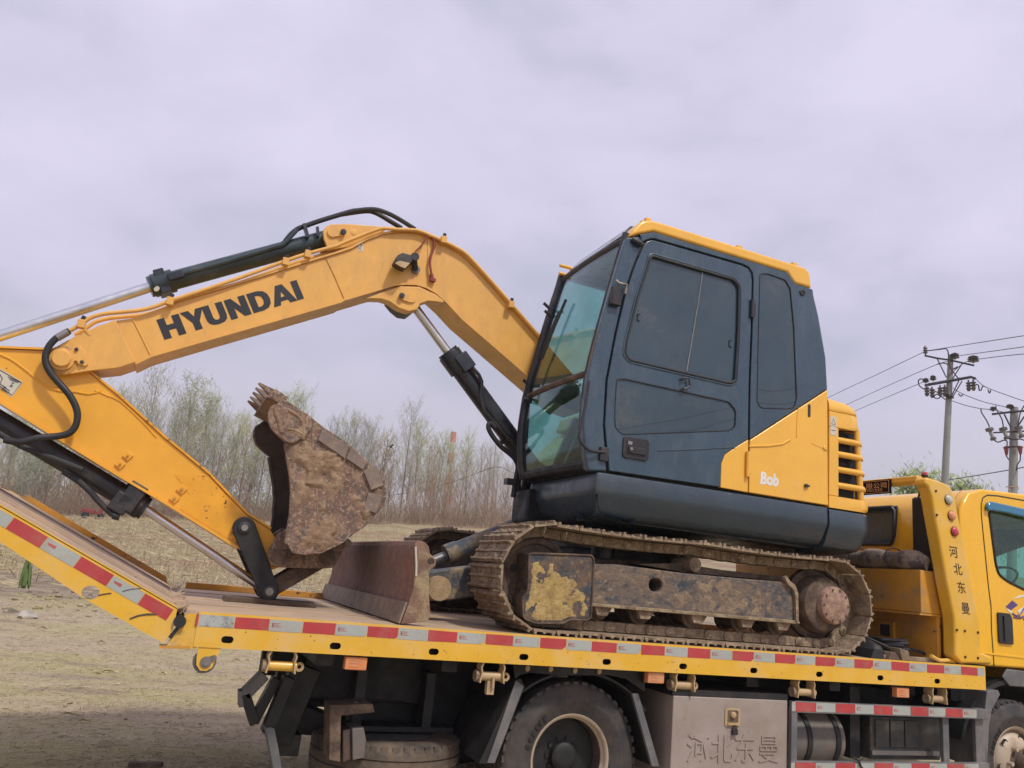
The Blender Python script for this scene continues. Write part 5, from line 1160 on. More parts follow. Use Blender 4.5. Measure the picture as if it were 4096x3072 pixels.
# lettering
GL = {'H': [[(0,0),(.29,0),(.29,.37),(.57,.37),(.57,0),(.86,0),(.86,1),(.57,1),(.57,.63),(.29,.63),(.29,1),(0,1)]],
 'Y': [[(.29,0),(.57,0),(.57,.38),(.88,1),(.57,1),(.43,.66),(.29,1),(-.03,1),(.29,.38)]],
 'U': [[(0,1),(0,.32),(.05,.13),(.18,.02),(.41,-.02),(.64,.02),(.77,.13),(.82,.32),(.82,1),(.54,1),(.54,.34),(.50,.24),(.41,.20),(.32,.24),(.28,.34),(.28,1)]],
 'N': [[(0,0),(.28,0),(.28,.52),(.57,0),(.85,0),(.85,1),(.57,1),(.57,.48),(.28,1),(0,1)]],
 'D': [[(0,0),(.44,0),(.67,.07),(.81,.25),(.85,.5),(.57,.5),(.53,.31),(.41,.22),(.28,.22),(.28,.5),(0,.5)],[(0,.5),(.28,.5),(.28,.78),(.41,.78),(.53,.69),(.57,.5),(.85,.5),(.81,.75),(.67,.93),(.44,1),(0,1)]],
 'A': [[(-.05,0),(.25,0),(.31,.18),(.46,.18),(.46,.38),(.37,.38),(.46,.66),(.46,1),(.31,1)],[(.46,.18),(.61,.18),(.67,0),(.97,0),(.61,1),(.46,1),(.46,.66),(.55,.38),(.46,.38)]],
 'I': [[(0,0),(.29,0),(.29,1),(0,1)]]}
ADV = {'H':.94,'Y':.83,'U':.91,'N':.94,'D':.92,'A':.98,'I':.29}
bl0 = onY('A',1040,1042,YW0); tl0 = onY('A',988,916,YW0); br0 = onY('A',1922,780,YW0)
Lw = sum(ADV[c] for c in 'HYUNDAI'); vr = (br0-bl0)/Lw; vu = (tl0-bl0); x_ = 0
for ch in 'HYUNDAI':
    mb = MB()
    for pg in GL[ch]:
        mb.prism([((bl0+vr*(x_+u)+vu*v).x, (bl0+vr*(x_+u)+vu*v).z) for u,v in pg], YW0-.0022, YW0-.0002)
    part('boom_letter', mb, M['ink'], BM, smooth=0); x_ += ADV[ch]
c = onY('B',447,530,YW0-.001); DC = part('small_decal', MB().obox(c, (.014,0,.004), (0,.0006,0), (-.006,0,.030)), M['label'], BM, smooth=0)
part('decal_mark', MB().tube([c+Vector((dx,-.0012,dz)) for dx,dz in ((-.005,.015),(.006,.014),(.004,.002),(-.004,-.002),(-.006,-.014),(.005,-.016))], .002, 5), M['ink'], DC)
# hydraulic pipes on the boom
pipe = PY('A',[(440,985),(510,945),(560,908),(620,886),(700,872),(860,858),(970,835),(1060,800),(1150,772),(1500,655),(1800,545),(1945,497),(2120,450)],1.055) + PY('B',[(300,508),(430,455),(560,405),(620,393),(720,402),(860,408),(960,445),(1060,490),(1200,562)],1.055) + [onY('B',1300,660,1.06),onY('B',1540,930,1.06),onY('B',1770,1195,1.06)]
PP = part('hydraulic_pipe', MB().tube(pipe, .0125, 10, 1), M['boom'], BM)
part('hydraulic_pipe', MB().tube([q+Vector((.01,.14,.012)) for q in pipe], .0125, 8, 1), M['boom'], BM)
for kk,px,py in (('A',515,940),('A',1075,797),('A',1805,548),('A',1945,500),('B',1058,478),('B',1555,955)):
    c = onY(kk,px,py,1.05); cp = part('pipe_clamp', MB().box(c.x-.02,c.x+.02,1.03,1.075,c.z-.026,c.z+.022), M['boom'], PP, bevel=.004)
    part('clamp_bolt', MB().cyl((c.x,1.05,c.z+.02),(c.x+.006,1.05,c.z+.045),.012,n=8), M['bolt'], PP)
part('pipe_stay', MB().bar(onY('A',510,940,1.06), onY('A',570,1015,1.068), .03, .012), M['boom'], PP)
hose = PY('A',[(440,985),(400,1005),(360,1028),(315,1075),(290,1130),(290,1190),(325,1258),(385,1328),(435,1385),(475,1455),(490,1520),(475,1590),(430,1635),(350,1652)],1.03) + [onY('O',150,1752,1.02), onY('O',80,1768,1.02), onY('O',20,1760,1.04)]
HS = part('boom_hose', MB().tube(hose, .0185, 12, 2), M['rubber'], BM)
part('hose_ferrule', MB().cyl(onY('A',430,990,1.032), onY('A',360,1030,1.03), .021, n=14), M['steel'], HS)
for pts, r in (([('A',1780,452),('A',1830,385),('A',1880,342),('A',1930,322),('A',2020,290),('A',2212,232)] + [('B',420,262),('B',520,252),('B',600,264),('B',700,308),('B',790,362),('B',850,400)], .016),
               ([('B',300,292),('B',430,272),('B',520,268),('B',590,296),('B',660,338),('B',750,392)], .016)):
    part('arm_hose', MB().tube([onY(k_,x,y,1.16+.05*(len(pts)<8)) for k_,x,y in pts], r, 10, 2), M['rubber'], BM)
# work lamp with bracket and cables
c = onY('B',775,635,1.0)
WL = part('work_lamp', MB().prism(XZ('B',[(692,645),(722,590),(760,572),(818,590),(830,640),(805,668),(775,692),(740,678)],.97), .96, 1.05), M['black'], BM, bevel=.010)
part('lamp_lens', MB().prism(XZ('B',[(697,650),(735,632),(812,650),(775,690),(740,677)],.955), .952, .9595), M['tan'], WL, bevel=.003)
part('lamp_bracket', MB().lathe([(.028,0),(.028,.09)], onY('B',850,600,.98), (0,1,0), 14).bar(onY('B',840,610,1.02), onY('B',850,700,1.06), .03, .03), M['black'], WL)
part('lamp_foot', MB().lathe([(.030,0),(.030,.015),(.014,.018),(.014,.026)], onY('B',850,700,YW0), (0,-1,0), 16), M['grey'], WL)
part('lamp_cable', MB().tube(PY('B',[(850,565),(890,525),(915,490),(930,460),(935,440)],1.05), .006, 6, 1).tube(PY('B',[(930,440),(965,450),(990,490),(988,540),(968,590),(958,640),(962,690),(970,730)],1.055), .008, 6, 1), M['redpart'], WL)
part('loose_plug', MB().cyl(onY('B',968,735,1.06),onY('B',975,775,1.06),.014).box(onY('B',985,775,1.06).x-.025,onY('B',985,775,1.06).x+.012,1.045,1.075,onY('B',985,775,1.06).z-.012,onY('B',985,775,1.06).z+.008), M['redpart'], WL)
# ---------- hydraulic cylinders
def hyd(name, root, head, tipp, r, rr, mat, Yc, headlen=.10):
    root, head, tipp = Vector(root), Vector(head), Vector(tipp); d = (head-root).normalized()
    L_ = (head-root).length
    CY = part(name, MB().lathe([(r*.8,0),(r,.01),(r,L_-headlen),(r*1.22,L_-headlen),(r*1.22,L_-.02),(r*1.1,L_-.018),(r*1.1,L_)], root, d, 28), M[mat], EX)
    part('rod', MB().cyl(head-d*.02, tipp, rr, n=18), M['chrome'], CY)
    part('root_eye', MB().lathe([(.02,-.05),(r*1.05,-.05),(r*1.05,.05),(.02,.05)], root-d*.03, (0,1,0), 22), M[mat], CY)
    part('rod_eye', MB().lathe([(.02,-.045),(rr*2,-.045),(rr*2,.045),(.02,.045)], tipp, (0,1,0), 22), M[mat], CY)
    return CY, d
AC, ad = hyd('arm_cylinder', onY('A',2060,405,1.2), onY('A',945,708,1.2), onY('O',-260,1428,1.2), .058, .031, 'teal', 1.2, .14)
part('oil_pipe', MB().tube([onY('A',x,y,1.13) for x,y in ((1880,345),(1840,390),(1790,440),(1740,455),(1400,558),(1180,615),(1120,640))], .012, 8, 1), M['teal'], AC)
part('gland_block', MB().obox(onY('A',1110,640,1.14), ad*.045, (0,.03,0), ad.cross(Vector((0,1,0)))*.022).obox(onY('A',1025,684,1.2), ad*.030, (0,.060,0), ad.cross(Vector((0,1,0)))*.076), M['cyl'], AC, bevel=.006)
c = onY('A',990,720,1.135); part('grease_patch', MB().lathe([(.018,0),(.016,.004)], c, (-.5,-1,0), 9), M['label'], AC)
part('hose_bracket', MB().bar(onY('A',1945,395,1.13), onY('A',1920,310,1.13), .03, .02).bar(onY('A',2010,390,1.13), onY('A',2005,330,1.13), .03, .016), M['cyl'], AC)
BCY, bd = hyd('boom_cylinder', onY('N',2260,560,1.2), onY('B',1085,1300,1.2), onY('B',818,935,1.2), .066, .030, 'cyl', 1.2, .16)
part('oil_pipe', MB().tube([onY('B',1210,1340,1.13),onY('B',1290,1440,1.12),onY('B',1340,1520,1.12),onY('N',2000,250,1.12),onY('N',2180,440,1.12)], .013, 8, 1), M['cyl'], BCY)
part('gland_block', MB().obox(onY('B',1205,1385,1.15), bd*.06, (0,.05,0), bd.cross(Vector((0,1,0)))*.05), M['cyl'], BCY, bevel=.008)
part('barrel_band', MB().lathe([(.076,0),(.076,.03)], onY('N',2130,395,1.2), bd, 24), M['cyl'], BCY)
part('foot_hose', MB().tube([onY('N',x,y,1.12) for x,y in ((2055,340),(2030,315),(2022,340),(2045,385),(2090,440),(2150,490),(2175,540),(2165,600),(2150,700))], .017, 10, 2).tube([onY('N',x,y,1.15) for x,y in ((2185,480),(2190,560),(2175,640),(2190,700),(2200,760))], .02, 10, 2).tube([onY('N',x,y,1.18) for x,y in ((2200,500),(2215,580),(2200,660),(2170,720),(2160,780))], .02, 10, 2), M['rubber'], BCY)
part('boom_foot_bracket', MB().prism([(1.86,1.72),(1.90,1.66),(2.4,1.66),(2.4,2.45),(2.25,2.45),(2.1,2.05),(1.9,1.95)], 1.09, 1.13).prism([(1.86,1.72),(1.90,1.66),(2.4,1.66),(2.4,2.45),(2.25,2.45),(2.1,2.05),(1.9,1.95)], 1.27, 1.31), M['black'], EX)
part('front_weldment', MB().prism(roundpoly([(1.79,1.64),(1.84,1.60),(2.1,1.60),(2.1,1.86),(1.79,1.86)],.04), .95, 1.20), M['chassis'], EX, bevel=.02)
part('hose_clip', MB().box(onY('N',2135,620,1.1).x-.03,onY('N',2135,620,1.1).x+.03,1.08,1.14,onY('N',2135,620,1.1).z-.02,onY('N',2135,620,1.1).z+.02), M['bolt'], EX)
# ---------- stick
sy0, sy1 = 1.105, 1.295
stick_out = XZ('A', [(-330,1085),(0,1098),(350,1112),(430,1160),(560,1245),(740,1390),(1035,1659)], sy0) + XZ('O', [(836,1900),(985,2058),(1081,2119),(1120,2180),(1150,2225),(1130,2265),(1085,2280),(1050,2262),(954,2189),(678,2017),(479,1900),(234,1750),(0,1605),(-210,1470),(-230,1400)], sy0)
STK = part('stick', MB().prism(stick_out, sy0, sy1), M['stick'], EX, bevel=.004, smooth=25)
lowl = XZ('O',[(-180,1482),(0,1602),(234,1748),(479,1898),(678,2015),(954,2187)], sy0)
part('stick_flange', MB().strip(lowl, sy0-.014, sy1+.014, -.014), M['stick'], STK, smooth=30)
upl = XZ('A',[(-200,1088),(0,1096),(345,1110)], sy0)
part('stick_flange', MB().strip(upl, sy0-.014, sy1+.014, .012), M['stick'], STK, smooth=30)
upr = XZ('A',[(560,1243),(740,1388),(1035,1657)],sy0)+XZ('O',[(836,1898),(985,2056),(1081,2117)],sy0)
part('stick_flange', MB().strip(upr, sy0-.010, sy1+.010, .012), M['stickworn'], STK, smooth=30)
part('worn_end', MB().prism(XZ('O',[(700,1900),(836,1904),(985,2062),(1075,2122),(1115,2180),(1140,2225),(1125,2260),(1085,2274),(1052,2258),(958,2184),(820,2098),(720,2036),(760,1980)],sy0), sy0-.0022, sy0-.0004), M['stickworn'], STK, smooth=0)
part('web_weld', MB().tube(PY('A',[(-40,1120),(60,1160),(140,1215),(220,1280),(290,1335),(380,1365),(480,1370),(560,1385),(640,1365)],sy0-.001), .006, 6, 1), M['stick'], STK)
part('web_weld', MB().tube(PY('A',[(600,1360),(680,1395),(760,1430),(900,1560),(990,1659)],sy0-.001), .005, 6, 1), M['stick'], STK)
for kk,px,py,q in (('I',1610,128,0),('I',1545,205,0),('N',424,660,0),('N',388,708,0),('N',145,485,1),('N',105,530,1)):
    c = onY(kk,px,py,sy0-.006); bk = part('bolt_tab', MB().obox(c,(.017,0,-.012),(0,.006,0),(.012,0,.017)), M['stick'], STK, bevel=.003)
    part('tab_bolt', MB().lathe([(.008,0),(.008,.008),(.0,.009)], c+Vector((0,-.006,0)), (0,-1,0), 8), M['truckdull'], STK)
dl = [onY('A',x,y,sy0-.001) for x,y in ((-70,1290),(0,1222),(145,1310),(75,1405))]
DL = part('stick_decal', MB().prism([(q.x,q.z) for q in dl], sy0-.0022, sy0-.0003), M['label'], STK, smooth=0)
ds = MB()
for pts in ([(-60,1285),(0,1232),(136,1312),(76,1392),(-60,1290)],[(0,1262),(15,1285),(0,1320),(40,1345)],[(20,1340),(60,1362),(55,1378),(5,1350)],[(70,1335),(80,1308),(90,1318)],[(62,1330),(72,1340),(82,1330)],[(50,1275),(130,1310)],[(60,1290),(115,1312)]):
    ds.tube(PY('A',pts,sy0-.003), .0022, 4)
part('decal_drawing', ds, M['ink'], DL)
# ---------- bucket cylinder and links
BK, kd = hyd('bucket_cylinder', onY('O',-150,1600,1.2), onY('I',1290,300,1.2), onY('O',1074,2368,1.2), .060, .026, 'black', 1.2, .16)
part('gland_block', MB().obox(onY('I',1070,250,1.13), kd*.05, (0,.03,0), kd.cross(Vector((0,1,0)))*.055).obox(onY('I',1170,200,1.17), kd*.05, (0,.07,0), kd.cross(Vector((0,1,0)))*.082), M['black'], BK, bevel=.008)
part('oil_pipe', MB().tube([onY('I',x,y,1.13) for x,y in ((560,-30),(700,60),(800,150),(860,220),(930,290),(990,345),(1030,360))], .016, 10, 2).cyl(onY('I',1000,355,1.13), onY('I',1060,370,1.13), .022), M['black'], BK)
part('barrel_hose', MB().tube([onY('O',x,y,1.08) for x,y in ((-60,1700),(40,1760),(120,1800),(230,1840),(330,1880))], .016, 10, 2), M['rubber'], BK)
def linkbar(a, b, ra, rb, y0, y1):
    a, b = Vector((a[0],a[2])), Vector((b[0],b[2])); d = (b-a); L_ = d.length; ang = math.atan2(d.y,d.x); P = []
    for k in range(9): t = ang+math.pi/2+math.pi*k/8; P.append((a.x+ra*math.cos(t), a.y+ra*math.sin(t)))
    for k in range(9): t = ang-math.pi/2+math.pi*k/8; P.append((b.x+rb*math.cos(t), b.y+rb*math.sin(t)))
    return MB().prism(P, y0, y1)
p_st = onY('O',976,2111,1.07); p_lk = onY('O',1076,2366,1.07); p_b1 = onY('O',1111,2226,1.07); p_b2 = onY('O',1303,2233,1.07)
GLK = part('guide_link', linkbar(p_st, p_lk, .064, .052, 1.055, 1.100).merge(linkbar(p_st, p_lk, .064, .052, 1.300, 1.345)), M['chassis'], EX, bevel=.006)
part('link_pin', MB().lathe([(.034,0),(.034,.010),(.022,.013),(.022,.02)], (p_st.x,1.055,p_st.z), (0,-1,0), 20).lathe([(.034,0),(.034,.008),(.0,.009)], (p_lk.x,1.055,p_lk.z), (0,-1,0), 20).cyl((p_st.x,1.06,p_st.z),(p_st.x,1.34,p_st.z),.03).cyl((p_lk.x,1.06,p_lk.z),(p_lk.x,1.34,p_lk.z),.03), M['bolt'], GLK)
part('pin_face', MB().lathe([(.019,0),(.019,.003)], (p_st.x,1.034,p_st.z), (0,-1,0), 10).lathe([(.024,0),(.022,.003)], (p_lk.x,1.045,p_lk.z), (0,-1,0), 10), M['steel'], GLK)
HL = part('bucket_link', linkbar(p_lk, p_b2, .045, .050, 1.105, 1.155).merge(linkbar(p_lk, p_b2, .045, .050, 1.245, 1.295)), M['muddark'], EX, bevel=.006)
part('link_web', linkbar(p_lk+(p_b2-p_lk)*.3, p_lk+(p_b2-p_lk)*.7, .028, .028, 1.156, 1.244), M['muddark'], HL)
# ---------- bucket
KY0, KY1 = .80, 1.60
bx = lambda pts, Y=KY0: XZ('D', pts, Y)
inedge = [(545,720),(565,850),(592,1000),(602,1150),(590,1350),(565,1500),(548,1600)]
backc = [(520,322),(640,395),(770,490),(890,583),(1100,722),(1260,872),(1370,960),(1415,1060),(1435,1180),(1405,1272),(1330,1348),(1240,1450),(1150,1510),(1060,1590),(960,1640)]
sideP = bx([(430,385),(520,322)]+backc[1:]+[(850,1690),(700,1705),(600,1690)]+inedge[::-1]+[(490,668),(410,590),(385,500),(390,420)])
BU = part('bucket', MB().prism(sideP, KY0, KY0+.025), M['bucket'], EX, bevel=.004, smooth=25)
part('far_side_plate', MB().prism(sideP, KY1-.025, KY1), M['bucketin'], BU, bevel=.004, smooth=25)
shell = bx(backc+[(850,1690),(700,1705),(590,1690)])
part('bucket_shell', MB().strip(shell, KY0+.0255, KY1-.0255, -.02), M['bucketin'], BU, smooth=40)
lipP = bx([(770,490),(640,398),(520,325),(400,262)])
part('bucket_lip', MB().strip(lipP, KY0+.02, KY1-.02, .026), M['bucket'], BU)
edge_in = bx(inedge); part('mouth_edge', MB().tube([(x,KY0+.012,z) for x,z in edge_in], .016, 8), M['bucket'], BU); part('mouth_edge', MB().tube([(x,KY1-.012,z) for x,z in edge_in], .016, 8), M['bucketin'], BU)
cutr = bx([(432,376),(396,400),(376,450),(374,510),(400,590),(450,640),(530,705),(575,725),(640,700),(720,650),(768,560),(770,495),(690,440),(600,400),(520,380)])
part('side_cutter', MB().prism(cutr, KY0-.030, KY0-.0005), M['bucket'], BU, bevel=.006)
part('side_cutter', MB().prism(cutr, KY1+.0005, KY1+.030), M['bucket'], BU, bevel=.012)
part('cutter_rib', MB().tube(PY('D',[(440,400),(455,470),(475,520),(500,620)],KY0-.026), .013, 7, 1).tube(PY('D',[(560,420),(640,470),(680,520),(700,600),(690,680)],KY0-.026), .011, 7, 1).tube(PY('D',[(550,590),(620,600),(700,640)],KY0-.026), .010, 7, 1), M['bucketmud'], BU)
for pg in ([(855,592),(1092,738),(1058,855),(818,688)],[(1112,752),(1262,880),(1215,952),(1068,852)],[(1220,962),(1332,905),(1402,1090),(1288,1132)],[(1262,1150),(1392,1182),(1332,1338),(1222,1298)]):
    part('wear_plate', MB().prism(bx(pg,KY0), KY0-.016, KY0-.0005), M['wear'], BU, bevel=.004)
part('side_rib', MB().tube(PY('D',[(772,600),(778,760),(800,980),(812,1180),(825,1400),(900,1500),(990,1600)],KY0+.002), .0065, 6, 1), M['bucketmud'], BU)
# mud cake on the plate: a real crust that swells out of it
def inside(P, x, z):
    r = False; n = len(P)
    for i in range(n):
        (x1,z1),(x2,z2) = P[i],P[(i+1)%n]
        if (z1 > z) != (z2 > z) and x < (x2-x1)*(z-z1)/(z2-z1)+x1: r = not r
    return r
def edge_d(P, x, z):
    m_ = 9; p = Vector((x,z))
    for i in range(len(P)):
        a_, b_ = Vector(P[i]), Vector(P[(i+1)%len(P)]); d = b_-a_; t = max(0,min(1,(p-a_).dot(d)/max(1e-9,d.dot(d)))); m_ = min(m_, (p-a_-d*t).length)
    return m_
def crust(P, Y, amp, bias, step=.011, sc=9, seed=0):
    xs_ = [q[0] for q in P]; zs_ = [q[1] for q in P]; x0, z0 = min(xs_), min(zs_); nx = int((max(xs_)-x0)/step)+1; nz = int((max(zs_)-z0)/step)+1
    V = {}; mb = MB()
    for i in range(nx):
        for j in range(nz):
            x, z = x0+i*step, z0+j*step
            if not inside(P,x,z): continue
            q = Vector((x*sc,seed,z*sc)); f = noise.fractal(q, .9, 2.1, 5) + bias(x,z)
            h = sst(0, .55, f)*amp*(.55+.6*abs(noise.noise(q*3.1))+.25*noise.noise(q*7)) * sst(0,.03,edge_d(P,x,z))
            V[i,j] = len(mb.v); mb.v.append(Vector((x, Y+.0025-h, z)))
    for (i,j),a_ in V.items():
        if (i+1,j) in V and (i,j+1) in V and (i+1,j+1) in V:
            ids = (a_, V[i+1,j], V[i+1,j+1], V[i,j+1])
            if min(mb.v[k].y for k in ids) < Y: mb.f.append(ids)
    return mb
tc_ = onY('D',760,860,KY0); te_ = onY('D',620,1200,KY0); tb_ = onY('D',900,1500,KY0)
def bias_plate(x, z):
    b_ = -.18
    for c_, r_, w_ in ((tc_,.16,.75),(te_,.10,.5),(tb_,.14,.35)): b_ += w_*math.exp(-((x-c_.x)**2+(z-c_.z)**2)/r_**2)
    return b_
IG, gp, TF, fr, hcc = GUARD[0]; gx = sum(q[0] for q in gp)/len(gp); gz = sum(q[1] for q in gp)/len(gp)
part('mud_crust', crust(gp, .16, .007, lambda x,z: .95 - 1.6*((x-gx+.03)**2/.030+(z-gz+.05)**2/.050)*.5, .008, 16, 5), M['guardmud'], IG, smooth=60)
part('mud_crust', crust(fr, .20, .006, lambda x,z: .22*math.sin(x*5)+ (1.27-z)*1.2 - (2 if math.hypot(x-hcc[0],z-hcc[1]) < .062 else 0) + .1, .010, 13, 8), M['framemud'], TF, smooth=60)
part('mud_crust', crust(sideP, KY0, .024, bias_plate, seed=3), M['bucketmud'], BU, smooth=60)
part('mud_crust', crust(cutr, KY0-.030, .010, lambda x,z: -.05, .007, 16, 9), M['bucketmud'], BU, smooth=60)
# teeth
tt, tbse = onY('D',296,182,.88), onY('D',505,338,.88); td = (tbse-tt); tdn = td.normalized(); tup = Vector((-tdn.z,0,tdn.x))
for i in range(5):
    y_ = .88 + i*.16; R = []
    for f_, hw, hh in ((0,.012,.005),(.25,.020,.012),(.55,.028,.020),(.60,.034,.026),(1.1,.038,.030)):
        c = Vector((tt.x,y_,tt.z)) + td*f_; R.append([c+Vector((0,-hw,0))-tup*hh, c+Vector((0,hw,0))-tup*hh, c+Vector((0,hw,0))+tup*hh, c+Vector((0,-hw,0))+tup*hh])
    part('tooth', MB().rings(R), M['wear' if i%2 else 'bucket'], BU, bevel=.003)
# ears to the pins
ear = [(p_b1.x-.055,p_b1.z-.02),(p_b1.x-.03,p_b1.z-.055),(p_b1.x+.02,p_b1.z-.06),(p_b2.x-.02,p_b2.z-.062),(p_b2.x+.045,p_b2.z-.05),(p_b2.x+.068,p_b2.z),(p_b2.x+.10,p_b2.z+.09),(p_b2.x+.02,p_b2.z+.16),(p_b1.x+.03,p_b1.z+.17),(p_b1.x-.03,p_b1.z+.12),(p_b1.x-.06,p_b1.z+.04)]
for y_ in (1.02, 1.345): part('bucket_ear', MB().prism(ear, y_, y_+.035), M['bucket'], BU, bevel=.008)
for q in (p_b1,p_b2): part('bucket_pin', MB().cyl((q.x,1.005,q.z),(q.x,1.395,q.z),.027,n=18).lathe([(.046,0),(.046,.012),(.03,.014)], (q.x,1.02,q.z), (0,-1,0), 20), M['muddark'], BU)
c = onY('E',352,318,1.0); part('pin_knob', MB().lathe([(.02,-.02),(.024,0),(.02,.015),(.0,.018)], (c.x,1.0,c.z), (0,-1,0), 16), M['wear'], BU)

# ============================================================ trees along the field edge
def limb(mb, a, d, L_, r0, r1, n=3, segs=3, bend=.15, up=.0):
    P = []; p = Vector(a); d = Vector(d).normalized()
    for i in range(segs+1):
        P.append(p.copy()); d = (d + Vector((random.gauss(0,bend),random.gauss(0,bend),random.gauss(0,bend)*.5+up))).normalized(); p = p + d*(L_/segs)
    R = []
    for i, q in enumerate(P):
        dd = (P[min(i+1,segs)]-P[max(i-1,0)]).normalized(); u = dd.orthogonal().normalized(); v = dd.cross(u); rr = r0+(r1-r0)*i/segs
        R.append([q+(u*math.cos(6.2832*k/n)+v*math.sin(6.2832*k/n))*rr for k in range(n)])
    mb.rings(R, cap=False); return P
def poplar(seed, h, lean, nb, twigs, budn, low):
    random.seed(seed); tr = MB(); cr_ = MB(); bd_ = MB()
    TP = limb(tr, (0,0,-.1), (lean,random.gauss(0,.03),1), h*.92, h*.0085, .012, 6, 9, .03, .03)
    for i in range(nb):
        t = low + (1-low)*((i+random.random())/nb); k = min(8, int(t*9)); p = TP[k].lerp(TP[k+1], t*9-k); a = i*2.4+random.random()
        L_ = h*(.13+.30*(1-t))*random.uniform(.7,1.2); el = random.uniform(.95,1.7)
        BP = limb(cr_, p, (math.cos(a),math.sin(a),el), L_, .006+.016*(1-t), .006, 3, 4, .10, .10)
        for j in range(twigs):
            q = BP[random.randint(1,4)]; aa = random.uniform(0,6.28)
            TPp = limb(cr_, q, (math.cos(aa)*.8,math.sin(aa)*.8,random.uniform(.7,1.9)), L_*random.uniform(.22,.5), .0075, .004, 3, 2, .12, .08)
            for e_ in range(2):
                q2 = TPp[random.randint(0,2)]; aa = random.uniform(0,6.28); limb(cr_, q2, (math.cos(aa),math.sin(aa),1.1), L_*random.uniform(.08,.2), .0055, .0035, 3, 1)
            for e_ in range(budn):
                q2 = TPp[random.randint(0,2)] + Vector((random.gauss(0,.10),random.gauss(0,.10),random.gauss(0,.12))); s_ = random.uniform(.018,.042)
                u = Vector((random.gauss(0,1),random.gauss(0,1),random.gauss(0,1))).normalized(); v = u.orthogonal().normalized()
                bd_.add([q2-u*s_, q2+v*s_*.6, q2+u*s_, q2-v*s_*.6], [(0,1,2,3)])
    return tr, cr_, bd_
KINDS = [  # seed, height, lean, branches, twigs, buds, lowest branch, trunk, label
 (1, 8.6, .02, 50, 6, 2, .26, 'bark', 'tall bare grey poplar without leaves at the field edge'),
 (2, 8.0, -.05, 46, 6, 9, .20, 'bark', 'bare poplar with a thin veil of green buds'),
 (3, 7.6, .06, 46, 6, 15, .12, 'bark', 'poplar misted all over with yellow green buds'),
 (4, 6.4, -.02, 50, 6, 3, .08, 'bark', 'bushy brown bare tree branching low'),
 (5, 9.0, .03, 40, 7, 3, .34, 'barkpale', 'bare poplar with a pale whitish trunk'),
 (6, 5.2, .0, 40, 7, 18, .06, 'bark', 'small tree in fresh green leaf')]
PROTO = []
for sd, h, ln, nb, tw, bn, lw, bk, lb in KINDS:
    t_, c_, b_ = poplar(sd, h, ln, nb, tw, bn, lw)
    ms = [t_.mesh('trunk', smooth=60), c_.mesh('crown', smooth=0)]
    ms[0].materials.append(M[bk]); ms[1].materials.append(M['twigred' if sd == 4 else 'twig'])
    if b_.v: mm = b_.mesh('buds', smooth=0); mm.materials.append(M['bud' if sd != 6 else 'leafgrey']); ms.append(mm)
    PROTO.append((ms, lb))
def plant(k, x, y, s, rot, lb=None):
    ms, l0 = PROTO[k]; o = thing('poplar_tree', lb or l0, 'tree', (x,y,H(x,y)), 'trees along the field edge' if lb is None else None)
    o.rotation_euler[2] = rot; o.scale = (s,s,s)
    for me in ms:
        c = bpy.data.objects.new(me.name.split('.')[0], me); COL.objects.link(c); c.parent = o
        if me.name.startswith('buds'): c['kind'] = 'stuff'
random.seed(77)
def treeline(px, dist): 
    v = ray('O', px, 2100); return CAM.x + v.x/v.y*(dist-CAM.y)
spots = []
for px in range(-60, 1180, 30): spots.append((px, random.uniform(47,58), random.choice((0,1,1,2,2,2,3,4,5)) if px > 300 else random.choice((1,3,4,5,2)), random.choice((.82,.94,1.0,1.04))*random.uniform(.95,1.05)*(1.0 if px > 250 else .85)))
for px in range(1180, 2040, 31): spots.append((px, random.uniform(52,60), random.choice((0,0,1,1,4,3)) if px < 1500 else random.choice((2,2,1,0,2,3)), random.choice((.78,.86,.92,.98))*random.uniform(.95,1.05)*(1 if px < 1740 else .84 if px < 1880 else .7)))
for px, d, k, s in spots:
    y = d; plant(k, treeline(px+random.uniform(-15,15), y), y, s, random.uniform(0,6.28))
# brushwood at the foot of the trees, and the far wood
random.seed(9); bw = MB(); fw = MB(); fl = MB()
for i in range(5200):
    px = random.uniform(-80, 2120); y = random.uniform(45.5, 52); x = treeline(px, y)
    hh = random.choice((.6,1.0,1.5,2.4))*random.uniform(.7,1.3)*(1 + .6*noise.noise(Vector((x*.35,0,0))))*(1.35 if px > 1650 else 1); z = H(x,y)
    P = limb(bw, (x,y,z-.1), (random.gauss(0,.28),random.gauss(0,.28),1), hh, .012, .005, 3, 2, .16)
    for e_ in range(3): limb(bw, P[random.randint(0,2)], (random.gauss(0,.7),random.gauss(0,.7),1), hh*random.uniform(.25,.5), .007, .004, 3, 1)
o = part('brushwood', bw, M['twigred'], None, smooth=0); o['kind'] = 'stuff'; o['label'] = 'reddish brown brushwood thicket below the poplars'; o['category'] = 'brushwood'
for i in range(26000):
    px = random.uniform(-120, 2100); y = random.uniform(66, 82); x = treeline(px, y)
    top = 3.0 + 1.6*noise.noise(Vector((x*.12,2,0))) + .8*noise.noise(Vector((x*.5,5,0))) - (1.0 if px > 1100 else 0)
    z = H(x,y) + abs(random.gauss(0,.55))*top; s_ = random.uniform(.06,.16)
    u = Vector((random.gauss(0,1),random.gauss(0,1),random.gauss(0,1))).normalized(); v = u.orthogonal().normalized(); q = Vector((x,y,z))
    fl.add([q-u*s_, q+v*s_*.6, q+u*s_, q-v*s_*.6], [(0,1,2,3)])
o = part('distant_wood', fl, M['leafgrey'], None, smooth=0); o['kind'] = 'stuff'; o['label'] = 'grey green wood behind the row of poplars'; o['category'] = 'wood'
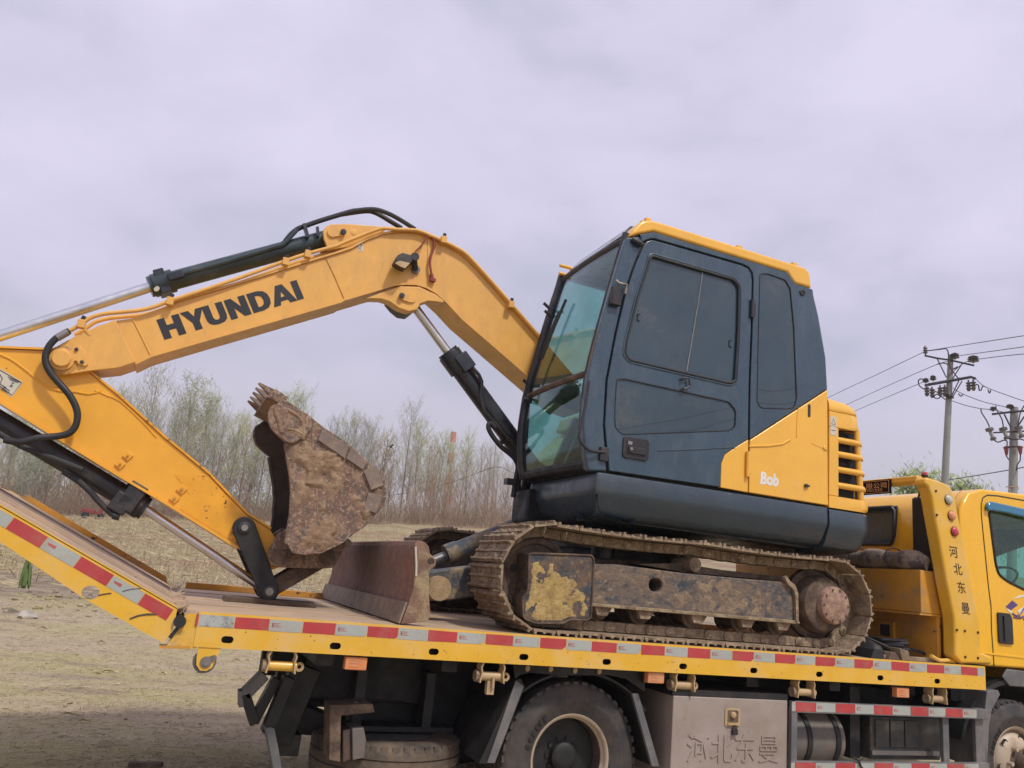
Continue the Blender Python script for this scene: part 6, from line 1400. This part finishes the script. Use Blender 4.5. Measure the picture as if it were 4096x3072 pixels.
# leafy crown behind the truck cab, and the little one beyond
def crown_tree(px, pytop, D, wid, label, seed):
    random.seed(seed); v = atD('O', px, pytop, D); gx, gy = v.x, v.y; gz = H(gx,gy); h = v.z-gz
    o = thing('leafy_tree', label, 'tree', (gx,gy,gz)); tr = MB(); lf = MB(); tw = MB()
    limb(tr, (gx,gy,gz-.2), (0,0,1), h*.8, .16, .03, 7, 6, .03)
    for i in range(64):
        a = i*2.4; t = .2+.75*i/64; L_ = wid*(1.1-t*.8)*random.uniform(.6,1)
        P = limb(tw, (gx,gy,gz+h*t*.85), (math.cos(a),math.sin(a),.9), L_, .04, .01, 3, 4, .12)
        for q in P[1:]:
            for j in range(44):
                c = q + Vector((random.gauss(0,.32),random.gauss(0,.32),random.gauss(.1,.34))); s_ = random.uniform(.06,.13); u = Vector((random.gauss(0,.6),random.gauss(0,.6),1)).normalized(); w_ = u.orthogonal().normalized()
                lf.add([c-u*s_*1.4, c+w_*s_*.4, c+u*s_*1.4, c-w_*s_*.4], [(0,1,2,3)])
    part('trunk', tr, M['bark'], o); part('crown', lf, M['bud'], o, smooth=0); part('branches', tw, M['twig'], o, smooth=0)
crown_tree(3675, 1845, 40, 3.4, 'pale green leafy tree showing above the truck arch', 4)
crown_tree(3840, 1890, 41, 2.8, 'pale green leafy tree beside the leaning concrete pole', 6)

# ============================================================ power line
def vadd(p, d): return Vector(p)+Vector(d)
def pole(px0, py0, px1, py1, D, label, r0=.15, r1=.10):
    t, b = atD('O',px0,py0,D), atD('O',px1,py1,D); d = (b-t); zb = H(b.x,b.y); b2 = t + d*((t.z-zb+.1)/(t.z-b.z))
    o = thing('utility_pole', label, 'pole', (b2.x,b2.y,zb), 'power line poles')
    part('shaft', MB().cyl(b2, t, r0, r1, 18), M['concrete'], o); return o, t, b2
M_ = lambda x, y, D: atD('M', x, y, D)
D1 = 33.0
P1, t1_, b1_ = pole(3300+1193*.4218, 1250+402*.4218, 3300+1137*.4218, 1250+1600*.4218, D1, 'leaning concrete power pole with two steel crossarms', .155, .095)
def seg_(pts, r, D, nm, mt, par, dd=0): return part(nm, MB().tube([M_(x,y,D+dd) for x,y in pts], r, 6), M[mt], par)
seg_([(945,408),(1060,433),(1190,452),(1415,503)], .035, D1-.12, 'crossarm', 'wire', P1)
seg_([(1065,440),(1150,615)], .022, D1-.1, 'arm_brace', 'wire', P1); seg_([(1298,488),(1212,625)], .022, D1-.1, 'arm_brace', 'wire', P1)
seg_([(945,692),(1180,650),(1385,612),(1430,628)], .05, D1-.15, 'crossarm', 'wire', P1); seg_([(975,678),(1385,606)], .03, D1+.3, 'crossarm', 'wire', P1)
seg_([(1272,640),(1190,815)], .022, D1-.1, 'arm_brace', 'wire', P1); seg_([(1300,650),(1205,810)], .022, D1-.1, 'arm_brace', 'wire', P1)
def insul(x, y, D, par, h=.32, r=.10, up=True):
    c = M_(x,y,D); s_ = 1 if up else -1
    part('insulator', MB().lathe([(.03,0),(.03,h*.2),(r,h*.25),(r*.5,h*.42),(r,h*.5),(r*.5,h*.68),(r*.9,h*.75),(.04,h)], c, (0,0,s_), 12), M['insul'], par)
insul(953,405,D1-.12,P1,.36,.09); insul(1232,445,D1-.12,P1,.26,.16); insul(1407,480,D1-.12,P1,.3,.2); insul(1025,650,D1-.15,P1,.22,.12); insul(955,670,D1-.15,P1,.2,.12)
for x,y in ((965,690),(1015,705),(1090,690),(1135,685),(1360,640),(1405,635)): insul(x,y,D1-.2,P1,.42,.10,False)
for x,y in ((1150,800),(1190,820)): insul(x,y,D1-.15,P1,.12,.12)
jm = MB()
for pts in ([(955,365),(1100,348),(1150,345),(1168,380),(1175,450),(1190,520),(1235,590),(1268,625)],[(1060,492),(1110,480),(1150,485),(1165,500)],[(950,640),(905,630),(885,655),(900,700),(945,730)],[(1000,720),(1050,750),(1095,775),(1085,810),(1050,815),(1035,795),(1060,775),(1100,795),(1140,825)],[(1430,680),(1455,690),(1462,735),(1480,735),(1495,700),(1520,705)],[(1265,770),(1290,795),(1305,775)],[(1545,730),(1560,765),(1572,735)]):
    jm.tube([M_(x,y,D1-.25) for x,y in pts], .022, 6, 2)
part('jumper_cable', jm, M['wire'], P1)
seg_([(1210,540),(1262,515)], .03, D1-.1, 'arm_brace', 'wire', P1)
D2 = 30.0
P2, t2_, b2_ = pole(3300+1795*.4218, 1250+900*.4218, 3300+1783*.4218, 1250+1650*.4218, D2, 'concrete power pole carrying three fuse switches', .15, .115)
seg_([(1582,965),(1795,940),(1990,925)], .035, D2-.15, 'crossarm', 'wire', P2); seg_([(1700,965),(1765,1095)], .025, D2-.15, 'arm_brace', 'wire', P2); seg_([(1890,985),(1825,1085)], .025, D2-.15, 'arm_brace', 'wire', P2)
seg_([(1595,1140),(1780,1130),(1960,1122)], .025, D2-.15, 'crossarm', 'wire', P2); seg_([(1700,1275),(1860,1270)], .025, D2-.15, 'crossarm', 'wire', P2)
insul(1595,938,D2-.15,P2,.16,.1); insul(1755,915,D2-.15,P2,.16,.12)
for x0,y0,x1,y1 in ((1560,1110,1595,1200),(1690,1105,1725,1190),(1835,1095,1865,1175)):
    f_ = part('fuse_switch', MB().cyl(M_(x0,y0,D2-.3), M_(x1,y1,D2-.3), .055, n=10), M['concrete'], P2); part('fuse_cap', MB().cyl(M_(x0-4,y0-12,D2-.3), M_(x0+4,y0+12,D2-.3), .12, n=10).cyl(M_(x1-5,y1-12,D2-.3), M_(x1+5,y1+8,D2-.3), .09, n=10), M['insul'], f_)
for x,y in ((1718,1275),(1850,1268)): part('arrester', MB().lathe([(.03,0),(.10,.02),(.065,.06),(.06,.12),(.04,.24),(.02,.28)], M_(x,y,D2-.3), (0,0,-1), 10), M['redpart'], P2)
jm = MB()
for pts in ([(1480,915),(1485,950),(1530,1020),(1560,1085)],[(1625,885),(1620,905),(1650,960),(1680,1020),(1692,1090)],[(1600,1205),(1640,1230),(1690,1212),(1725,1220),(1725,1270)],[(1720,1320),(1720,1360),(1750,1400)],[(1852,1310),(1850,1400),(1825,1440),(1815,1500)],[(1725,1190),(1780,1205),(1850,1200),(1895,1215)],[(1890,880),(1850,960),(1830,1080)]):
    jm.tube([M_(x,y,D2-.3) for x,y in pts], .02, 6, 2)
part('jumper_cable', jm, M['wire'], P2)
part('pole_cage', MB().tube([M_(x,y,D2-.2) for x,y in ((1715,1659),(1720,1652),(1830,1650),(1835,1680))], .02, 6).tube([M_(x,y,D2-.2) for x,y in ((1740,1652),(1760,1700))], .02, 5), M['tan'], P2)
part('pole_band', MB().cyl(M_(1793,1120,D2), M_(1792,1140,D2), .128, n=18), M['pipe'], P2)
# wires: each a cable of its own, leaving the frame or running between the poles
WG = 'overhead power cables'
def cable(pts, label, r=.013):
    P = [M_(x,y,D) for x,y,D in pts]; mb = MB().tube(P, r, 5, 2); o = solo('power_cable', mb, M['wire'], label, 'cable', WG); return o
cable([(-500,1075,52),(50,797,46),(500,585,39),(953,366,D1-.1)], 'overhead cable from the tip of the pole arm towards the excavator cab')
cable([(-500,1210,52),(225,865,46),(640,675,39),(1060,493,D1-.1),(1165,470,D1-.1)], 'overhead cable tied to the middle of the leaning pole')
cable([(-500,1275,52),(297,928,46),(620,790,39),(940,655,D1-.1)], 'overhead cable tied to the lower crossarm of the leaning pole')
cable([(953,366,D1-.1),(1400,295,30),(1887,220,27),(2500,130,23)], 'topmost cable leaving the long upper crossarm')
cable([(1232,415,D1-.1),(1600,365,30),(1887,325,27),(2500,240,23)], 'cable leaving the insulator beside the pole top')
cable([(1165,610,D1-.1),(1300,490,D1-.1),(1407,450,D1-.1),(1700,412,30),(1887,393,27),(2500,330,23)], 'cable leaving the end insulator of the short arm')
cable([(1430,628,D1-.1),(1510,700,32),(1700,775,31),(1887,840,30),(2200,930,29)], 'slack cable dropping from the right end of the lower crossarm')
cable([(1215,715,D1-.1),(1290,765,32.5),(1480,840,31.5),(1650,882,30.6),(1770,908,D2-.1)], 'slack cable from the leaning pole to the second pole top')
cable([(1205,838,D1-.1),(1330,880,32),(1480,912,31),(1600,922,30.3),(1700,950,D2-.1)], 'lowest slack cable between the two poles')
cable([(1165,1588,34),(1400,1552,33),(1748,1493,D2+.1),(1820,1480,D2),(1900,1463,29.5),(2200,1400,28)], 'low cable crossing behind the second pole', .016)

# ============================================================ far things
c = atD('N', 1842, 362, 150); bb_ = atD('N', 1818, 640, 150); CH = thing('factory_chimney', 'tall red and white banded chimney far behind the poplars', 'chimney', (c.x,c.y,H(c.x,c.y)))
zt2 = c.z; z0 = H(c.x,c.y); n_ = 9; hh = (zt2-bb_.z)/5
for i in range(12):
    z1_ = zt2-hh*i; z2_ = max(z0, z1_-hh)
    if z2_ >= z1_: break
    part('chimney_band', MB().cyl((c.x,c.y,z2_), (c.x,c.y,z1_), (.50+.04*(i+1)), (.50+.04*i), 20), M['brickred' if i%2==0 else 'brickwhite'], CH)
a = atD('N', 2063, 395, 60); b = atD('N', 2036, 790, 60)
MS = thing('white_mast', 'thin white mast standing beside the last poplar', 'mast', (b.x,b.y,H(b.x,b.y)))
part('mast_tube', MB().cyl((b.x,b.y,H(b.x,b.y)-.1), a, .06, .035, 8), M['barkpale'], MS)
solo('power_cable', MB().tube([atD('N',1500,693,66), atD('N',1700,660,64), atD('N',1900,600,62), atD('N',2056,543,60), atD('N',2150,575,56), atD('N',2300,620,50)], .02, 5, 2), M['wire'], 'thin cable tied to the white mast', 'cable', WG)
# a bird
b = atD('D', 1462, 750, 40); bm_ = MB()
bm_.rings([[b+Vector((dx, dy, dz)) for dx,dy,dz in q] for q in ([(-.16,0,.03),(-.16,.02,.04),(-.15,.01,.06)],[(-.05,-.04,0),(-.05,.05,0),(-.05,0,.08)],[(.08,-.03,-.03),(.08,.04,-.03),(.08,0,.03)],[(.16,-.01,-.05),(.16,.01,-.05),(.16,0,-.03)])])
bm_.add([b+Vector(q) for q in ((-.04,-.02,.05),(.06,-.02,.03),(.10,-.32,.10),(.02,-.30,.12),(-.04,.02,.05),(.06,.02,.03),(.10,.32,.02),(.02,.30,.04))], [(0,1,2,3),(4,5,6,7)])
solo('bird', bm_, M['ink'], 'small dark bird flying in front of the poplars', 'bird')
# red tricycle at the far field edge
q = onZ('I', 755, 290, 3.0); rx = treeline(345, 44); ryy = 44
RTi = thing('red_tricycle', 'small red cargo tricycle parked by the hedge', 'tricycle', (rx,ryy,H(rx,ryy))); z0 = H(rx,ryy)
part('cargo_tray', MB().prism([(rx-.6*.55,z0+.6*.55),(rx+.6*.45,z0+.6*.5),(rx+.6*.5,z0+.6*.85),(rx-.6*.6,z0+.6*.92)], ryy-.6*.45, ryy+.6*.45), M['redpart'], RTi, bevel=.02)
part('front_body', MB().prism([(rx+.6*.5,z0+.6*.5),(rx+.6*.95,z0+.6*.45),(rx+.6*1.05,z0+.6*.95),(rx+.6*.9,z0+.6*1.25),(rx+.6*.75,z0+.6*.8)], ryy-.6*.25, ryy+.6*.25), M['redpart'], RTi, bevel=.03)
for wx,wy in ((-.25,-.5),(-.25,.5),(.95,0)): part('wheel', MB().lathe([(.07,-.036),(.17,-.036),(.18,0),(.17,.036),(.07,.036)], (rx+.6*wx,ryy+.6*wy,z0+.6*.30), (0,1,0), 18), M['rubber'], RTi)
part('handlebar', MB().tube([(rx+.6*.85,ryy-.6*.35,z0+.6*1.2),(rx+.6*.9,ryy,z0+.6*1.25),(rx+.6*.85,ryy+.6*.35,z0+.6*1.2)], .02, 6), M['black'], RTi)

# ============================================================ loose things on the deck and ground
# plank under the bucket links
pa, pb = onZ('J',430,150,DK+.02), onZ('J',1225,205,DK+.02)
pl = MB().prism([(pa.x,DK+.001),(pb.x,DK+.001),(pb.x,DK+.026),(pa.x+.01,DK+.028)], 1.04, 1.22)
solo('wooden_plank', pl, M['wood'], 'dark old plank lying on the deck under the bucket links', 'plank', bevel=.003)
# rolled tarpaulin
random.seed(31); R = []; n = 18
ys_ = [.17+ (1.95-.17)*i/26 for i in range(27)]
for i, y in enumerate(ys_):
    r = .068 + .012*math.sin(i*1.3) + random.uniform(-.004,.006); r *= (.45 if i == 0 else .85 if i in (1,25) else .5 if i == 26 else 1)
    R.append([(4.43+r*1.25*math.cos(6.2832*k/n)*(1+.05*math.sin(3*k+i)), y, 1.591+.066+ (r*math.sin(6.2832*k/n)*(1+.06*math.sin(5*k+i*2)) if math.sin(6.2832*k/n) > -.9 else -.066)) for k in range(n)])
TP_ = MB().rings(R); TA = solo('tarpaulin_roll', TP_, M['tarp'], 'dirty camouflage tarpaulin rolled up on the yellow winch box', 'tarpaulin', smooth=60)
for y in (.42,.75,1.3):
    pts = [(4.43+.088*1.22*math.cos(a), y+.02*math.sin(a), 1.657+.083*math.sin(a)) for a in [6.2832*k/16 for k in range(17)]]
    part('tie_cord', MB().tube(pts, .005, 5), M['rubber'], TA)
# coil of cable, plates, chains
def coil(c, r, turns, rad_, nm, mt, lb, cat):
    pts = []
    for k in range(turns*14): a = k*6.2832/14; pts.append((c[0]+(r+random.uniform(-.03,.03))*.55*math.cos(a), c[1]+(r+random.uniform(-.03,.03))*math.sin(a), c[2]+rad_+ k/14*rad_*1.3+ random.uniform(0,.006)))
    return solo(nm, MB().tube(pts, rad_, 7), M[mt], lb, cat)
coil((4.30,.42,DK+.002), .17, 6, .013, 'cable_coil', 'rubber', 'coil of thick black cable on the deck by the winch box', 'cable')
coil((4.12,.62,DK+.002), .13, 4, .010, 'steel_rope', 'muddark', 'loose coil of rusty wire rope beside the black cable', 'rope')
solo('steel_box', MB().prism([(q.x,q.z) for q in PY('H',[(680,570),(712,478),(800,488),(808,580)],.12)], .10, .24), M['rubber'], 'open black steel box lying behind the track', 'box', bevel=.004)
bp_ = solo('wheel_chock', MB().prism([(q.x,q.z) for q in PY('H',[(810,585),(840,510),(880,505),(940,590)],.14)], .09, .22), M['muddark'], 'muddy wedge chock beside the black steel box', 'chock', bevel=.004)
solo('concrete_block', MB().prism([(q.x,max(DK+.001,q.z)) for q in PY('H',[(985,605),(960,470),(1050,500),(1062,608)],.11)], .09, .17), M['mudlight'], 'pale broken block leaning on the deck near the chock', 'block', bevel=.006)
hk = PY('H',[(1320,552),(1400,600),(1480,600),(1550,640)],.08)
solo('tow_hook', MB().tube([(q.x,.10,max(DK+.014,q.z)) for q in hk], .013, 8, 2), M['truck'], 'yellow tipped hook bar at the end of the deck', 'hook')
solo('strap', MB().tube([(4.05+.5*k/12, .30+.04*math.sin(k), DK+.012+.05*abs(math.sin(k*.52))) for k in range(13)], .011, 6, 1), M['rubber'], 'black rubber strap arching over the deck clutter', 'strap')
solo('support_rail', MB().box(3.95,4.50,.12,.16,DK+.001,DK+.026), M['mud'], 'flat muddy steel bar along the deck edge', 'bar', bevel=.003)
solo('rim_plate', MB().lathe([(.05,0),(.10,.004),(.115,.012),(.10,.016),(.05,.012)], (4.16,.34,DK+.075), (.3,-.2,1), 24), M['grey'], 'dull grey ring lying on the cable heap', 'ring')
solo('canvas_sack', MB().rings([[(3.98+.09*math.cos(a)*s_, .30+.16*math.sin(a)*s_, DK+.001+z_+.01*math.sin(3*a)*(z_>0)) for a in [6.2832*k/16 for k in range(16)]] for s_, z_ in ((1,0),(1.08,.03),(.9,.07),(.5,.095),(.1,.10))]), M['chassis'], 'crumpled black sack on the deck behind the track', 'sack', smooth=60)
# rubbish and plants on the ground
def lump(k, px, py, r, nm, mt, lb, cat, flat=.6, seed=1):
    random.seed(seed); g_ = onZ(k, px, py, 0)
    for _ in range(6): g_ = onZ(k, px, py, H(g_.x, g_.y))
    c = Vector((g_.x,g_.y,H(g_.x,g_.y)-.01)); mb = MB()
    mb.rings([[c+Vector((r*s_*math.cos(a)*random.uniform(.65,1.3), r*s_*math.sin(a)*random.uniform(.65,1.3), r*flat*z_*random.uniform(.6,1.3))) for a in [6.2832*q/10 for q in range(10)]] for s_, z_ in ((.9,0),(1,.35),(.75,.8),(.3,1.05))])
    return solo(nm, mb, M[mt], lb, cat, smooth=60)
lump('I', 235, 1262, .12, 'plastic_bag', 'white_stone', 'crumpled pale plastic bag on the bare earth below the ramp', 'bag', .7, 3)
lump('I', 1570, 900, .16, 'grey_stone', 'concrete', 'grey stone at the field margin', 'stone', .8, 5)
lump('I', 440, 290, .30, 'white_rubbish', 'white_stone', 'white rubbish heap under the hedge', 'rubbish', .5, 6)
for i,(px,py) in enumerate(((1000,560),(1130,540),(1080,480))):
    random.seed(40+i); g_ = Vector((0,20,1))
    for _ in range(10): g_ = onZ('I', px, py, H(g_.x, min(60,max(3,g_.y))))
    mb = MB(); c = Vector((g_.x, g_.y, H(g_.x,g_.y)))
    for k in range(90): a = random.gauss(0,.35); stalk(mb, c.x+random.gauss(0,.35)-.4, c.y+random.gauss(0,.2), c.z+random.uniform(0,.16), (math.cos(a),math.sin(a),random.gauss(0,.08)), random.uniform(.5,1.1), .008)
    solo('stalk_heap', mb, M['twig'], 'heap of cut brown stalks on the stubble field', 'stalks', 'stalk heaps on the field', smooth=0)
random.seed(50); mb = MB(); g_ = Vector((0,8,0))
for _ in range(8): g_ = onZ('I', 1850, 930, H(g_.x, min(40,max(3,g_.y))))
for k in range(220): a = random.uniform(0,6.28); stalk(mb, g_.x+random.gauss(0,.28), g_.y+random.gauss(0,.14), H(g_.x,g_.y)+abs(random.gauss(0,.06)), (math.cos(a),math.sin(a),random.gauss(.2,.3)), random.uniform(.08,.28), .004)
solo('straw_heap', mb, M['straw'], 'heap of pale straw and husks at the field margin', 'straw', smooth=0)
# green plant hanging beside the ramp
random.seed(61); g_ = Vector((0,6,0))
for _ in range(8): g_ = onZ('I', 215, 990, H(g_.x, min(40,max(3,g_.y))))
PLN = thing('green_plant', 'green leafy maize plant with drooping leaves beside the ramp', 'plant', (g_.x,g_.y,H(g_.x,g_.y)))
tp_ = (g_ - CAM).length; hgt = (onY('I',190,690,g_.y).z - g_.z)
part('stem', MB().tube([g_+Vector((0,0,-.02)), g_+Vector((.01,0,hgt*.5)), g_+Vector((-.02,0,hgt))], [.02,.012], 8), M['leaffresh'], PLN)
for k in range(4): part('stem', MB().tube([g_+Vector((random.gauss(0,.05),random.gauss(0,.03),-.02)), g_+Vector((random.gauss(0,.03),0,hgt*.5)), g_+Vector((random.gauss(0,.03),0,hgt*.95))], [.012,.008], 6), M['leaffresh' if k%2 else 'twig'], PLN)
for k in range(9):
    a = k*2.4; s0_ = g_+Vector((-.02*k/9,0,hgt*(.45+.55*k/9))); rows = []
    for j in range(7):
        t = j/6; c = s0_+Vector((math.cos(a)*.10*t, math.sin(a)*.10*t, .06*t-.62*t*t)); c.z = max(c.z, g_.z+.01+.01*t); w_ = .028*math.sin(math.pi*(.12+.86*t)); p_ = Vector((-math.sin(a),math.cos(a),0)); rows.append([c-p_*w_, c+Vector((0,0,-.006)), c+p_*w_])
    part('leaf', MB().grid(rows), M['leaffresh'], PLN, smooth=60)
# dark scrap in the shade at the bottom of the view
g_ = onZ('J', -260, 1645, .02)
solo('scrap_bar', MB().obox((g_.x,g_.y,.03), (.09,-.02,.004), (.006,.02,0), (0,0,.014)), M['muddark'], 'dark scrap bar on the shaded earth by the tail', 'scrap', bevel=.004)

# ============================================================ thin hazy air round the whole place
hzb = MB().box(-160, 300, -30, 330, -3, 62)
ho = part('haze', hzb, bpy.data.materials.new('hazy air'), None, smooth=0); ho['kind'] = 'stuff'; ho['label'] = 'thin grey haze in the air'; ho['category'] = 'haze'
hm = ho.data.materials[0]; hm.use_nodes = True; t = hm.node_tree; t.nodes.clear()
pv = t.nodes.new('ShaderNodeVolumePrincipled'); pv.inputs['Color'].default_value = (.82,.82,.86,1); pv.inputs['Density'].default_value = .0013; pv.inputs['Anisotropy'].default_value = .2
om = t.nodes.new('ShaderNodeOutputMaterial'); t.links.new(pv.outputs[0], om.inputs['Volume'])
